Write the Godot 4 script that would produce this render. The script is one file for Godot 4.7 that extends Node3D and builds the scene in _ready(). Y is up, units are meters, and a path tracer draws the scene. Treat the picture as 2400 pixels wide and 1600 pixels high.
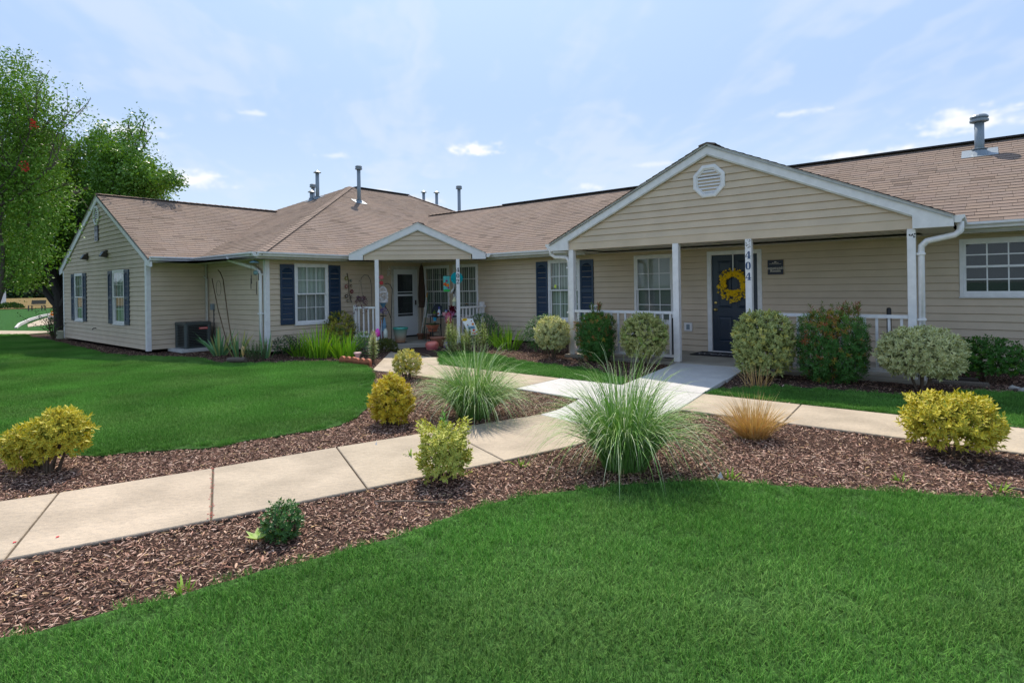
extends Node3D

# ---------------------------------------------------------------- helpers
var org := {}
var used := {}
var M := {}
var rng := RandomNumberGenerator.new()
var proto := {}

class MB:
	var v := PackedVector3Array()
	var c := PackedColorArray()
	var u := PackedVector2Array()
	func tri(a: Vector3, b: Vector3, d: Vector3, col := Color.WHITE) -> void:
		v.push_back(a); v.push_back(d); v.push_back(b)
		c.push_back(col); c.push_back(col); c.push_back(col)
	func tri3(a: Vector3, b: Vector3, d: Vector3, ca: Color, cb: Color, cd: Color) -> void:
		v.push_back(a); v.push_back(d); v.push_back(b)
		c.push_back(ca); c.push_back(cd); c.push_back(cb)
	func quad(a: Vector3, b: Vector3, d: Vector3, e: Vector3, col := Color.WHITE) -> void:
		tri(a, b, d, col); tri(a, d, e, col)
	func box(ctr: Vector3, size: Vector3, bs := Basis(), col := Color.WHITE, ch := 0.0) -> void:
		var h := size * 0.5
		if ch <= 0.0:
			var p: Array[Vector3] = []
			for i in 8:
				p.append(ctr + bs * Vector3(h.x if i & 1 else -h.x, h.y if i & 2 else -h.y, h.z if i & 4 else -h.z))
			quad(p[4], p[5], p[7], p[6], col); quad(p[1], p[0], p[2], p[3], col)
			quad(p[5], p[1], p[3], p[7], col); quad(p[0], p[4], p[6], p[2], col)
			quad(p[6], p[7], p[3], p[2], col); quad(p[0], p[1], p[5], p[4], col)
			return
		# chamfered box
		var ax := [Vector3.RIGHT, Vector3.UP, Vector3.BACK]
		for a in 3:
			for s in [-1.0, 1.0]:
				var n: Vector3 = ax[a] * s
				var t: Vector3 = ax[(a + 1) % 3]
				var w: Vector3 = ax[(a + 2) % 3]
				if s < 0: t = -t
				var ht: float = absf(t.dot(h)) - ch
				var hw: float = absf(w.dot(h)) - ch
				var o: Vector3 = n * absf(n.dot(h))
				quad(ctr + bs * (o - t * ht - w * hw), ctr + bs * (o + t * ht - w * hw), ctr + bs * (o + t * ht + w * hw), ctr + bs * (o - t * ht + w * hw), col)
		for a in 3:
			var b: int = (a + 1) % 3
			var k: int = (a + 2) % 3
			for sa in [-1.0, 1.0]:
				for sb in [-1.0, 1.0]:
					var na: Vector3 = ax[a] * sa
					var nb: Vector3 = ax[b] * sb
					var hk: Vector3 = ax[k] * (absf(ax[k].dot(h)) - ch)
					var pa: Vector3 = na * absf(na.dot(h)) + nb * (absf(nb.dot(h)) - ch)
					var pb: Vector3 = na * (absf(na.dot(h)) - ch) + nb * absf(nb.dot(h))
					if sa * sb > 0:
						quad(ctr + bs * (pa - hk), ctr + bs * (pb - hk), ctr + bs * (pb + hk), ctr + bs * (pa + hk), col)
					else:
						quad(ctr + bs * (pa + hk), ctr + bs * (pb + hk), ctr + bs * (pb - hk), ctr + bs * (pa - hk), col)
	func bar(a: Vector3, b: Vector3, w: float, d: float, col := Color.WHITE, upv := Vector3.UP) -> void:
		var z := (b - a)
		var L := z.length()
		z = z.normalized()
		if absf(z.dot(upv)) > 0.98: upv = Vector3.RIGHT
		var x := upv.cross(z).normalized()
		var y := z.cross(x)
		box((a + b) * 0.5, Vector3(w, d, L), Basis(x, y, z), col)
	func tube(pts: Array, rad, sides := 8, col := Color.WHITE, caps := true) -> void:
		var rings: Array = []
		var n := pts.size()
		var px := Vector3.ZERO
		for i in n:
			var t: Vector3 = (pts[mini(i + 1, n - 1)] - pts[maxi(i - 1, 0)])
			if t.length() < 1e-6: t = Vector3.UP
			t = t.normalized()
			if px == Vector3.ZERO:
				px = t.cross(Vector3.RIGHT if absf(t.x) < 0.8 else Vector3.BACK).normalized()
			px = (px - t * px.dot(t)).normalized()
			var py := t.cross(px)
			var r: float = rad[i] if rad is Array else rad
			var ring: Array[Vector3] = []
			for k in sides:
				var a := TAU * k / sides
				ring.append(pts[i] + px * cos(a) * r + py * sin(a) * r)
			rings.append(ring)
		for i in n - 1:
			for k in sides:
				var k2 := (k + 1) % sides
				quad(rings[i][k], rings[i][k2], rings[i + 1][k2], rings[i + 1][k], col)
		if caps:
			for k in range(1, sides - 1):
				tri(rings[0][0], rings[0][k + 1], rings[0][k], col)
				tri(rings[n - 1][0], rings[n - 1][k], rings[n - 1][k + 1], col)
	func lathe(o: Vector3, prof: Array, segs := 20, col := Color.WHITE, cols = null, bs := Basis()) -> void:
		for i in prof.size() - 1:
			var a: Vector2 = prof[i]
			var b: Vector2 = prof[i + 1]
			var ca: Color = cols[i] if cols else col
			var cb: Color = cols[i + 1] if cols else col
			for k in segs:
				var t0 := TAU * k / segs
				var t1 := TAU * (k + 1) / segs
				var p0 := o + bs * Vector3(cos(t0) * a.x, a.y, -sin(t0) * a.x)
				var p1 := o + bs * Vector3(cos(t1) * a.x, a.y, -sin(t1) * a.x)
				var q0 := o + bs * Vector3(cos(t0) * b.x, b.y, -sin(t0) * b.x)
				var q1 := o + bs * Vector3(cos(t1) * b.x, b.y, -sin(t1) * b.x)
				if a.x > 1e-5: tri3(p0, p1, q1, ca, ca, cb)
				if b.x > 1e-5: tri3(p0, q1, q0, ca, cb, cb)
	func prism(poly: PackedVector2Array, y0: float, y1: float, ch := 0.0, col := Color.WHITE, yf = null) -> void:
		# poly in x,z ; top at y1
		var top := poly
		if ch > 0.0:
			var off := Geometry2D.offset_polygon(poly, -ch, Geometry2D.JOIN_MITER)
			if off.size() == 1 and off[0].size() == poly.size():
				top = PackedVector2Array()
				for p in poly:
					var best: Vector2 = off[0][0]
					for q in off[0]:
						if q.distance_to(p) < best.distance_to(p): best = q
					top.push_back(best)
			else:
				ch = 0.0
		var tr := Geometry2D.triangulate_polygon(top)
		for i in range(0, tr.size(), 3):
			var a := top[tr[i]]; var b := top[tr[i + 1]]; var d := top[tr[i + 2]]
			if (b - a).cross(d - a) > 0:
				var q := b; b = d; d = q
			tri(Vector3(a.x, y1 + (yf.call(a) if yf else 0.0), a.y), Vector3(b.x, y1 + (yf.call(b) if yf else 0.0), b.y), Vector3(d.x, y1 + (yf.call(d) if yf else 0.0), d.y), col)
		var n := poly.size()
		for i in n:
			var j := (i + 1) % n
			var h0: float = yf.call(poly[i]) if yf else 0.0
			var h1: float = yf.call(poly[j]) if yf else 0.0
			var a0 := Vector3(poly[i].x, y0, poly[i].y); var b0 := Vector3(poly[j].x, y0, poly[j].y)
			var a1 := Vector3(poly[i].x, y1 - ch + h0, poly[i].y); var b1 := Vector3(poly[j].x, y1 - ch + h1, poly[j].y)
			quad(a0, b0, b1, a1, col)
			if ch > 0.0:
				quad(a1, b1, Vector3(top[j].x, y1 + h1, top[j].y), Vector3(top[i].x, y1 + h0, top[i].y), col)
	func leaf(p: Vector3, d: Vector3, n: Vector3, L: float, W: float, ce: Color, cm: Color, fold := 0.15, droop := 0.1) -> void:
		var s := d.cross(n).normalized() * W * 0.5
		var m := p + d * L * 0.5 - n * fold * W
		var l := p + d * L * 0.42 + s
		var r := p + d * L * 0.42 - s
		var t := p + d * L - n * droop * L
		tri3(p, l, m, ce, ce, cm); tri3(l, t, m, ce, ce, cm)
		tri3(t, r, m, ce, ce, cm); tri3(r, p, m, ce, ce, cm)
	func blade(p: Vector3, d: Vector3, L: float, W: float, droop: float, segs: int, c0: Color, c1: Color, side = null) -> void:
		# arching strip
		var dir := d.normalized()
		var s: Vector3 = side if side != null else dir.cross(Vector3.UP)
		if s.length() < 0.01: s = Vector3.RIGHT
		s = s.normalized()
		var a := p
		var st := L / segs
		for i in segs:
			var f0 := float(i) / segs
			var f1 := float(i + 1) / segs
			var w0 := W * (1.0 - pow(f0, 2.2)) * (0.55 + 0.45 * minf(1.0, f0 * 4.0))
			var w1 := W * (1.0 - pow(f1, 2.2)) * (0.55 + 0.45 * minf(1.0, f1 * 4.0))
			var b := a + dir * st
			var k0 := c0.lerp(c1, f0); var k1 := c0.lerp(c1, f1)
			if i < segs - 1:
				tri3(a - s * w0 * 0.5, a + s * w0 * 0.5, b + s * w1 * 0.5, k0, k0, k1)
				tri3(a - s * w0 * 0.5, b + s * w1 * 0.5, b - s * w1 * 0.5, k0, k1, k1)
			else:
				tri3(a - s * w0 * 0.5, a + s * w0 * 0.5, b, k0, k0, k1)
			dir = (dir + Vector3.DOWN * droop * st * (0.5 + f1)).normalized()
			a = b

func numbered(parent: Node, n: String) -> String:
	var k := str(parent.get_instance_id()) + n
	var i: int = used.get(k, 0)
	used[k] = i + 1
	return n if i == 0 else "%s_%03d" % [n, i]

func mesh_of(mb: MB, smooth := false) -> Mesh:
	if smooth:
		var st := SurfaceTool.new()
		st.begin(Mesh.PRIMITIVE_TRIANGLES)
		st.set_smooth_group(0)
		for i in mb.v.size():
			st.set_color(mb.c[i]); st.add_vertex(mb.v[i])
		st.generate_normals()
		return st.commit()
	var arr := []
	arr.resize(Mesh.ARRAY_MAX)
	arr[Mesh.ARRAY_VERTEX] = mb.v
	arr[Mesh.ARRAY_COLOR] = mb.c
	if mb.u.size() == mb.v.size() and mb.u.size() > 0: arr[Mesh.ARRAY_TEX_UV] = mb.u
	var am := ArrayMesh.new()
	am.add_surface_from_arrays(Mesh.PRIMITIVE_TRIANGLES, arr)
	return am

func put(n: String, mesh: Mesh, mat: Material, parent: Node = self, at = null) -> MeshInstance3D:
	var mi := MeshInstance3D.new()
	mi.name = numbered(parent, n)
	mi.mesh = mesh
	mi.material_override = mat
	parent.add_child(mi, true)
	var o: Vector3 = org.get(parent, Vector3.ZERO)
	mi.position = -o if at == null else (at as Vector3)
	org[mi] = o + mi.position
	return mi

func commit(n: String, mb: MB, mat: Material, parent: Node = self, smooth := false) -> MeshInstance3D:
	# geometry given in world coordinates
	return put(n, mesh_of(mb, smooth), mat, parent)

func local(n: String, mb: MB, mat: Material, parent: Node, smooth := false) -> MeshInstance3D:
	# geometry given in the thing's own coordinates
	return put(n, mesh_of(mb, smooth), mat, parent, Vector3.ZERO)

func tag(o: Node, label: String, cat: String, group := "", kind := "") -> Node:
	if label: o.set_meta("label", label)
	if cat: o.set_meta("category", cat)
	if group: o.set_meta("group", group)
	if kind: o.set_meta("kind", kind)
	return o

func thing(n: String, at: Vector3, label: String, cat: String, group := "", turn := 0.0) -> Node3D:
	var o := Node3D.new()
	o.name = numbered(self, n)
	add_child(o, true)
	o.position = at
	o.rotation.y = turn
	org[o] = at
	tag(o, label, cat, group)
	return o

func setting(n: String, mb: MB, mat: Material, smooth := false) -> MeshInstance3D:
	var o := commit(n, mb, mat, self, smooth)
	o.set_meta("kind", "structure")
	return o

func scatter(n: String, mesh: Mesh, mat: Material, xf: Array, cols: Array, parent: Node = self) -> MultiMeshInstance3D:
	var mm := MultiMesh.new()
	mm.transform_format = MultiMesh.TRANSFORM_3D
	mm.use_colors = cols.size() > 0
	mm.mesh = mesh
	mm.instance_count = xf.size()
	for i in xf.size():
		mm.set_instance_transform(i, xf[i])
		if cols.size(): mm.set_instance_color(i, cols[i])
	var o := MultiMeshInstance3D.new()
	o.name = numbered(parent, n)
	o.multimesh = mm
	o.material_override = mat
	parent.add_child(o, true)
	o.set_meta("kind", "stuff")
	return o

func lin(r: float, g: float, b: float) -> Color:
	return Color(r, g, b)

func mat(n: String, col: Color, rough := 0.7, tex: Texture2D = null, scale := 1.0, metal := 0.0, spec := 0.5) -> StandardMaterial3D:
	# col is a linear (real-world) base colour
	var m := StandardMaterial3D.new()
	m.resource_name = n
	m.albedo_color = col.linear_to_srgb()
	m.roughness = rough
	m.metallic = metal
	m.metallic_specular = spec
	m.vertex_color_use_as_albedo = true
	m.cull_mode = BaseMaterial3D.CULL_DISABLED
	if tex:
		m.albedo_texture = tex
		m.uv1_triplanar = true
		m.uv1_world_triplanar = true
		m.uv1_scale = Vector3.ONE * scale
	M[n] = m
	return m

func noise_tex(size: int, freq: float, lo: float, hi: float, oct := 4, sd := 1, speck := 0.0) -> ImageTexture:
	var f := FastNoiseLite.new()
	f.seed = sd; f.frequency = freq; f.fractal_octaves = oct
	f.noise_type = FastNoiseLite.TYPE_SIMPLEX_SMOOTH
	var im := f.get_seamless_image(size, size)
	im.convert(Image.FORMAT_L8)
	var d := im.get_data()
	var r := RandomNumberGenerator.new(); r.seed = sd
	for i in d.size():
		var x: float = lo + (hi - lo) * d[i] / 255.0
		if speck > 0.0: x += r.randf_range(-speck, speck)
		d[i] = clampi(int(x * 255.0), 0, 255)
	var o := Image.create_from_data(size, size, false, Image.FORMAT_L8, d)
	o.convert(Image.FORMAT_RGB8)
	return ImageTexture.create_from_image(o)

func bump_tex(size: int, freq: float, oct := 4, sd := 1, strength := 4.0) -> ImageTexture:
	var f := FastNoiseLite.new()
	f.seed = sd; f.frequency = freq; f.fractal_octaves = oct
	var im := f.get_seamless_image(size, size)
	im.convert(Image.FORMAT_RGBA8)
	im.bump_map_to_normal_map(strength)
	return ImageTexture.create_from_image(im)

func rough_up(m: StandardMaterial3D, t: Texture2D, k := 1.0) -> void:
	m.normal_enabled = true
	m.normal_texture = t
	m.normal_scale = k

func rv(a := 1.0) -> Vector3:
	return Vector3(rng.randf_range(-a, a), rng.randf_range(-a, a), rng.randf_range(-a, a))

func rdir() -> Vector3:
	var z := rng.randf_range(-1, 1); var t := rng.randf() * TAU; var r := sqrt(1 - z * z)
	return Vector3(r * cos(t), z, r * sin(t))

func jit(c: Color, k: float) -> Color:
	var f := 1.0 + rng.randf_range(-k, k)
	return Color(c.r * f * (1 + rng.randf_range(-k, k) * 0.3), c.g * f, c.b * f * (1 + rng.randf_range(-k, k) * 0.3))

func P2(a: Array) -> PackedVector2Array:
	var o := PackedVector2Array()
	for i in range(0, a.size(), 2): o.push_back(Vector2(a[i], a[i + 1]))
	return o

# height of the ground: the beds rise a little towards the porches
func gh(p: Vector2) -> float:
	return 0.09 * smoothstep(-8.5, -9.7, p.y) * smoothstep(-12.5, -10.5, p.x)

func _ready() -> void:
	rng.seed = 7
	camera_sky_sun()
	materials()
	ground()
	building()
	porch_things()
	garden_things()
	trees()
	shrubs()
	plants()
	lawn_grass()
	mulch_chips()

# ---------------------------------------------------------------- camera, sky, sun
func camera_sky_sun() -> void:
	var cam := Camera3D.new()
	cam.name = "camera"
	var al := 0.688831
	var ro := 0.0143765
	var R := Vector3(cos(al), 0, -sin(al))
	var Fw := Vector3(-sin(al), 0, -cos(al))
	cam.projection = Camera3D.PROJECTION_FRUSTUM
	cam.near = 0.05
	cam.far = 2000.0
	cam.size = cam.near * 1600.0 / 1351.37
	cam.frustum_offset = Vector2(0, -cam.near * (800.0 - 673.18) / 1351.37)
	cam.transform = Transform3D(Basis(R * cos(ro) - Vector3.UP * sin(ro), R * sin(ro) + Vector3.UP * cos(ro), -Fw), Vector3(0, 1.55, 0))
	add_child(cam)
	cam.current = true
	var we := WorldEnvironment.new()
	we.name = "world_environment"
	var e := Environment.new()
	e.background_mode = Environment.BG_SKY
	e.tonemap_mode = Environment.TONE_MAPPER_LINEAR
	e.tonemap_exposure = EXPOSURE
	e.sdfgi_enabled = true; e.ssao_enabled = true; e.ssil_enabled = true
	var sky := Sky.new()
	var pm := PanoramaSkyMaterial.new()
	pm.panorama = sky_picture()
	pm.energy_multiplier = SKY_ENERGY
	sky.sky_material = pm
	e.sky = sky
	we.environment = e
	add_child(we)
	var sun := DirectionalLight3D.new()
	sun.name = "sun"
	sun.light_energy = SUN_ENERGY
	sun.light_color = Color(1.0, 0.955, 0.89)
	sun.light_angular_distance = 0.53
	sun.shadow_enabled = true
	add_child(sun)
	sun.look_at_from_position(SUN_DIR * 50.0, Vector3.ZERO, Vector3.UP)

const EXPOSURE := 1.56
const SKY_ENERGY := 1.0
const SUN_ENERGY := 1.16
const SUN_DIR := Vector3(-0.404, 0.829, -0.387)

func sky_picture() -> ImageTexture:
	var W := 2400; var H := 1200
	var im := Image.create(W, H, false, Image.FORMAT_RGBF)
	var na := FastNoiseLite.new(); na.seed = 11; na.frequency = 1.6; na.fractal_octaves = 5
	var nb := FastNoiseLite.new(); nb.seed = 23; nb.frequency = 5.0; nb.fractal_octaves = 5
	var sd := SUN_DIR.normalized()
	var fwd := atan2(-sin(0.688831), cos(0.688831))  # bearing of the view, from -z towards +x
	# small cumulus: bearing from the view, elevation, half width, half height, strength (degrees)
	var cl := [[-3.3, 13.4, 3.1, 0.95, 1.0], [-28.5, 9.6, 3.6, 1.15, 0.8], [-33.5, 13.2, 3.4, 0.85, 0.6], [38.5, 12.0, 5.0, 1.5, 0.8], [31.5, 10.6, 6.5, 0.7, 0.8], [-12.5, 9.2, 1.9, 0.55, 0.6], [-23.7, 15.7, 1.7, 0.35, 0.45],
		[7.5, 9.6, 2.2, 0.5, 0.6], [-9.0, 8.3, 2.6, 0.8, 0.65], [27.0, 14.8, 3.2, 0.5, 0.45], [-48, 22, 4.5, 0.9, 0.35], [70, 14, 6, 1.4, 0.7], [110, 12, 7, 1.6, 0.8], [160, 16, 8, 1.8, 0.7], [-95, 13, 6, 1.5, 0.7], [-140, 18, 8, 2, 0.7], [14, 11.5, 3, 0.4, 0.35], [-17, 12.5, 2.2, 0.4, 0.4], [-27, 6.8, 1.2, 0.4, 0.5]]
	for y in H:
		var el := PI * 0.5 - PI * (y + 0.5) / H
		if el < -0.06:
			var g := Color(0.16, 0.2, 0.12)
			for x in W: im.set_pixel(x, y, g)
			continue
		var sy := sin(el); var cy := cos(el)
		var d := rad_to_deg(maxf(el, 0.0))
		var hor := Vector3(0.475, 0.575, 0.69)
		var mid := Vector3(0.30, 0.42, 0.635)
		var zen := Vector3(0.19, 0.275, 0.46)
		var base: Vector3 = hor.lerp(mid, smoothstep(0.0, 19.0, d)).lerp(zen, smoothstep(28.0, 70.0, d))
		for x in W:
			var az := wrapf((float(x) + 0.5) / W * TAU, -PI, PI)
			var dir := Vector3(sin(az) * cy, sy, -cos(az) * cy)
			var ang := rad_to_deg(acos(clampf(dir.dot(sd), -1, 1)))
			var c := base
			c += Vector3(0.80, 0.80, 0.80) * (0.30 * exp(-pow(ang / 30.0, 2.0))) + Vector3.ONE * 1.6 * exp(-pow(ang / 6.0, 2.0))
			if d > 1.0:
				# cirrus: streaks on a high flat layer, combed along one bearing
				var k := 1.0 / (sy + 0.16)
				var px := dir.x * k; var pz := dir.z * k
				var a := px * 0.78 + pz * 0.62; var b := -px * 0.62 + pz * 0.78
				var warp := na.get_noise_2d(px * 0.6 + 31.0, pz * 0.6)
				var s := na.get_noise_2d(a * 0.30 + warp * 0.5, b * 1.05 + warp * 0.5) + 0.35 * nb.get_noise_2d(a * 0.5, b * 1.6)
				var veil := smoothstep(-0.18, 0.6, s) * 0.36 * smoothstep(2.0, 12.0, d)
				c = c.lerp(Vector3(0.55, 0.585, 0.665), veil)
				var rel := rad_to_deg(wrapf(az - fwd, -PI, PI))
				for q in cl:
					var dx: float = (rel - q[0]) / q[2]
					if absf(dx) > 1.7: continue
					var dy: float = (d - q[1]) / q[3]
					if absf(dy) > 2.2: continue
					if dy < 0: dy *= 1.7
					var n2 := nb.get_noise_2d(rel * 0.07, d * 0.22 + q[0]) * 0.9 + nb.get_noise_2d(rel * 0.35, d * 0.8) * 0.35
					var t := smoothstep(0.15, 0.95, 1.05 - sqrt(dx * dx + dy * dy) + n2 * 0.75)
					c = c.lerp(Vector3(0.70, 0.70, 0.70), minf(1.0, t * q[4] * 1.15))
			im.set_pixel(x, y, Color(c.x, c.y, c.z))
	return ImageTexture.create_from_image(im)

# ---------------------------------------------------------------- materials
func materials() -> void:
	var grain := noise_tex(1024, 0.008, 0.925, 1.0, 6, 3, 0.012)
	var blotch := noise_tex(1024, 0.006, 0.84, 1.0, 7, 5, 0.045)
	var granule := noise_tex(512, 0.08, 0.78, 1.0, 4, 9, 0.12)
	var soilt := noise_tex(512, 0.05, 0.45, 1.0, 5, 12, 0.12)
	var barkt := noise_tex(256, 0.06, 0.5, 1.0, 5, 15, 0.08)
	var fineb := bump_tex(512, 0.12, 4, 4, 3.0)
	var softb := bump_tex(512, 0.03, 4, 6, 3.0)
	mat("siding", lin(0.66, 0.525, 0.385), 0.55, grain, 0.23, 0.0, 0.35)
	mat("trim", lin(0.83, 0.80, 0.79), 0.42, grain, 0.8)
	mat("trim_worn", lin(0.62, 0.585, 0.50), 0.5, blotch, 0.8)
	mat("soffit", lin(0.70, 0.66, 0.58), 0.6, grain, 0.6)
	mat("shingle", Color.WHITE, 0.95, granule, 2.2, 0.0, 0.25)
	rough_up(M.shingle, fineb, 0.6)
	mat("deck", lin(0.06, 0.045, 0.04), 0.95)
	mat("ridge_vent", lin(0.02, 0.018, 0.018), 0.8)
	mat("shutter", lin(0.018, 0.040, 0.078), 0.45)
	mat("navy_door", lin(0.014, 0.026, 0.046), 0.38)
	mat("white_door", lin(0.66, 0.68, 0.69), 0.4)
	mat("glass", Color(1, 1, 1), 0.02)
	M.glass.albedo_color = Color(0.7, 0.8, 0.8, 0.03)
	M.glass.transparency = BaseMaterial3D.TRANSPARENCY_ALPHA
	M.glass.vertex_color_use_as_albedo = false
	mat("screen", lin(0.010, 0.010, 0.012), 0.5)
	mat("blind", lin(0.42, 0.46, 0.42), 0.7)
	mat("blind_dim", lin(0.22, 0.215, 0.21), 0.7)
	mat("curtain", lin(0.38, 0.37, 0.30), 0.9)
	mat("dark_room", lin(0.03, 0.03, 0.032), 0.9)
	mat("metal_vent", lin(0.25, 0.30, 0.34), 0.45, grain, 1.5, 0.35)
	mat("black", lin(0.010, 0.010, 0.011), 0.45)
	mat("iron", lin(0.022, 0.020, 0.019), 0.55)
	mat("bronze", lin(0.05, 0.035, 0.025), 0.5)
	mat("brass", lin(0.62, 0.45, 0.16), 0.28, null, 1.0, 0.9)
	mat("concrete", lin(0.50, 0.42, 0.32), 0.9, blotch, 0.23, 0.0, 0.3)
	rough_up(M.concrete, fineb, 0.35)
	mat("new_concrete", lin(0.56, 0.55, 0.53), 0.85, grain, 0.25, 0.0, 0.3)
	rough_up(M.new_concrete, fineb, 0.25)
	mat("porch_concrete", lin(0.38, 0.34, 0.275), 0.85, blotch, 0.3)
	mat("joint", lin(0.10, 0.075, 0.05), 0.95)
	mat("soil", lin(0.13, 0.085, 0.068), 1.0, soilt, 1.6, 0.0, 0.1)
	rough_up(M.soil, softb, 1.0)
	mat("chip", Color.WHITE, 0.85, null, 1.0, 0.0, 0.3)
	mat("turf", lin(0.075, 0.175, 0.045), 0.95, soilt, 1.2, 0.0, 0.1)
	mat("far_turf", lin(0.065, 0.19, 0.05), 0.95, soilt, 0.25, 0.0, 0.1)
	mat("field", lin(0.36, 0.27, 0.12), 0.95, soilt, 0.12, 0.0, 0.1)
	mat("leaf", Color.WHITE, 0.5, null, 1.0, 0.0, 0.32)
	M.leaf.backlight_enabled = true
	M.leaf.backlight = Color(0.6, 0.6, 0.25)
	mat("gloss_leaf", Color.WHITE, 0.36, null, 1.0, 0.0, 0.4)
	M.gloss_leaf.backlight_enabled = true
	M.gloss_leaf.backlight = Color(0.65, 0.65, 0.25)
	mat("blade", Color.WHITE, 0.6, null, 1.0, 0.0, 0.22)
	M.blade.backlight_enabled = true
	M.blade.backlight = Color(0.5, 0.55, 0.3)
	mat("turf_blade", Color.WHITE, 0.85, null, 1.0, 0.0, 0.12)
	M.turf_blade.backlight_enabled = true
	M.turf_blade.backlight = Color(0.4, 0.5, 0.25)
	mat("petal", Color.WHITE, 0.6, null, 1.0, 0.0, 0.3)
	M.petal.backlight_enabled = true
	M.petal.backlight = Color(0.5, 0.5, 0.5)
	mat("bark", lin(0.055, 0.043, 0.036), 0.9, barkt, 3.0)
	rough_up(M.bark, softb, 1.2)
	mat("pale_bark", lin(0.22, 0.175, 0.135), 0.8, barkt, 4.0)
	mat("twig", lin(0.11, 0.075, 0.05), 0.85)
	mat("paint", Color.WHITE, 0.5)
	mat("gloss_paint", Color.WHITE, 0.18)
	M.gloss_paint.clearcoat_enabled = true
	mat("terracotta", lin(0.48, 0.15, 0.075), 0.75, blotch, 3.0)
	mat("cloth", Color.WHITE, 0.9)
	mat("wood", lin(0.24, 0.19, 0.145), 0.85, barkt, 3.0)
	mat("stone", lin(0.42, 0.40, 0.36), 0.9, blotch, 4.0)
	mat("rope_brown", lin(0.10, 0.055, 0.035), 0.95, soilt, 6.0)
	mat("can_light", lin(0.75, 0.68, 0.52), 0.4)

# ---------------------------------------------------------------- ground
var FRONT_LAWN := P2([-3.47,-0.53, -3.40,-0.62, -3.36,-0.77, -3.31,-0.99, -3.21,-1.16, -3.20,-1.30, -3.15,-1.45, -3.13,-1.58, -3.05,-1.74, -2.98,-1.99, -2.88,-2.31, -2.84,-2.71, -2.80,-2.98, -2.70,-3.32, -2.52,-3.58, -2.20,-4.03, -1.89,-4.36, -1.58,-4.60, -1.19,-4.74, -0.83,-4.95, -0.47,-5.12, -0.21,-5.24, -0.04,-5.33, 0.06,-5.43, 0.30,-5.52, 1.2,-5.75, 2.6,-6.0, 4.0,-5.9, 4.5,3.0, -4.2,3.0, -3.75,0.6])
var LEFT_LAWN := P2([-7.87,-1.22, -7.3,-1.42, -6.75,-1.62, -6.56,-1.76, -6.5,-1.92, -6.34,-2.12, -6.18,-2.33, -6.05,-2.43, -5.97,-2.63, -5.98,-2.86, -5.90,-3.06, -5.86,-3.36, -5.73,-3.58, -5.76,-3.85, -5.96,-4.21, -6.28,-4.60, -7.20,-5.37, -8.44,-6.36, -9.32,-6.93, -9.90,-7.17, -10.51,-7.24, -11.2,-7.08, -11.65,-6.66, -12.09,-6.16, -12.35,-5.83, -13.10,-5.62, -14.11,-5.75, -15.35,-5.40, -15.86,-5.09, -17.39,-4.77, -20.12,-4.88, -22.95,-4.98, -25.16,-5.08, -26.6,-5.0, -28.8,-5.25, -29.9,-4.62, -34.0,-1.5, -34,6, -20,6, -12,3])
var STRIP_A := P2([-9.86,-9.25, -9.72,-9.55, -9.40,-9.62, -8.9,-9.55, -8.3,-9.52, -7.41,-9.22, -6.94,-9.12, -6.43,-9.08, -5.84,-9.10, -5.46,-9.02, -5.05,-8.84, -4.60,-8.55, -4.48,-8.10, -5.65,-8.10, -6.87,-8.12, -8.17,-8.16, -8.66,-8.13])
var STRIP_B := P2([-3.11,-8.09, -3.13,-8.55, -2.86,-8.72, -2.44,-9.05, -1.71,-9.14, -1.18,-9.18, -0.87,-9.18, -0.6,-9.28, -0.30,-9.62, 0.0,-9.85, 0.4,-9.95, 1.2,-9.9, 3.4,-9.7, 3.4,-8.09, 0.3,-8.09])
var SLABS := [
	["old", P2([-5.62,-1.21, -4.46,-0.70, -4.90,0.42, -6.06,-0.10])],
	["old", P2([-5.28,-2.23, -4.09,-1.71, -4.46,-0.70, -5.62,-1.21])],
	["old", P2([-4.98,-3.28, -3.75,-2.74, -4.09,-1.71, -5.28,-2.23])],
	["old", P2([-4.62,-4.40, -3.36,-3.93, -3.75,-2.74, -4.98,-3.28])],
	["old", P2([-4.22,-5.62, -3.03,-5.42, -3.13,-4.72, -3.36,-3.93, -4.62,-4.40, -4.43,-4.99])],
	["new", P2([-5.60,-6.87, -4.37,-6.74, -4.27,-6.30, -4.20,-5.95, -4.22,-5.62, -3.03,-5.42, -2.98,-6.15, -2.98,-6.86, -3.13,-8.05, -4.42,-8.05, -5.60,-8.05])],
	["old", P2([-7.05,-6.87, -5.60,-6.87, -5.60,-8.05, -7.05,-8.08])],
	["old", P2([-8.52,-6.86, -7.05,-6.87, -7.05,-8.08, -8.64,-8.10, -9.16,-7.2, -9.16,-6.84])],
	["old", P2([-9.16,-6.84, -9.16,-7.2, -8.64,-8.10, -9.76,-9.22, -10.98,-8.64])],
	["old", P2([-10.98,-8.64, -9.76,-9.22, -10.86,-10.32, -11.35,-10.81, -12.46,-9.70, -12.14,-9.80])],
	["old", P2([-2.98,-6.86, -1.77,-6.88, -1.85,-8.04, -3.13,-8.05])],
	["old", P2([-1.77,-6.88, -0.42,-6.88, -0.46,-8.05, -1.85,-8.04])],
	["old", P2([-0.42,-6.88, 0.95,-6.88, 0.93,-8.05, -0.46,-8.05])],
	["old", P2([0.95,-6.88, 3.6,-6.88, 3.6,-8.05, 0.93,-8.05])],
]
var ENTRY_WALK := P2([-4.42,-8.05, -3.13,-8.05, -3.17,-9.0, -3.17,-10.12, -4.42,-10.12])

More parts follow.
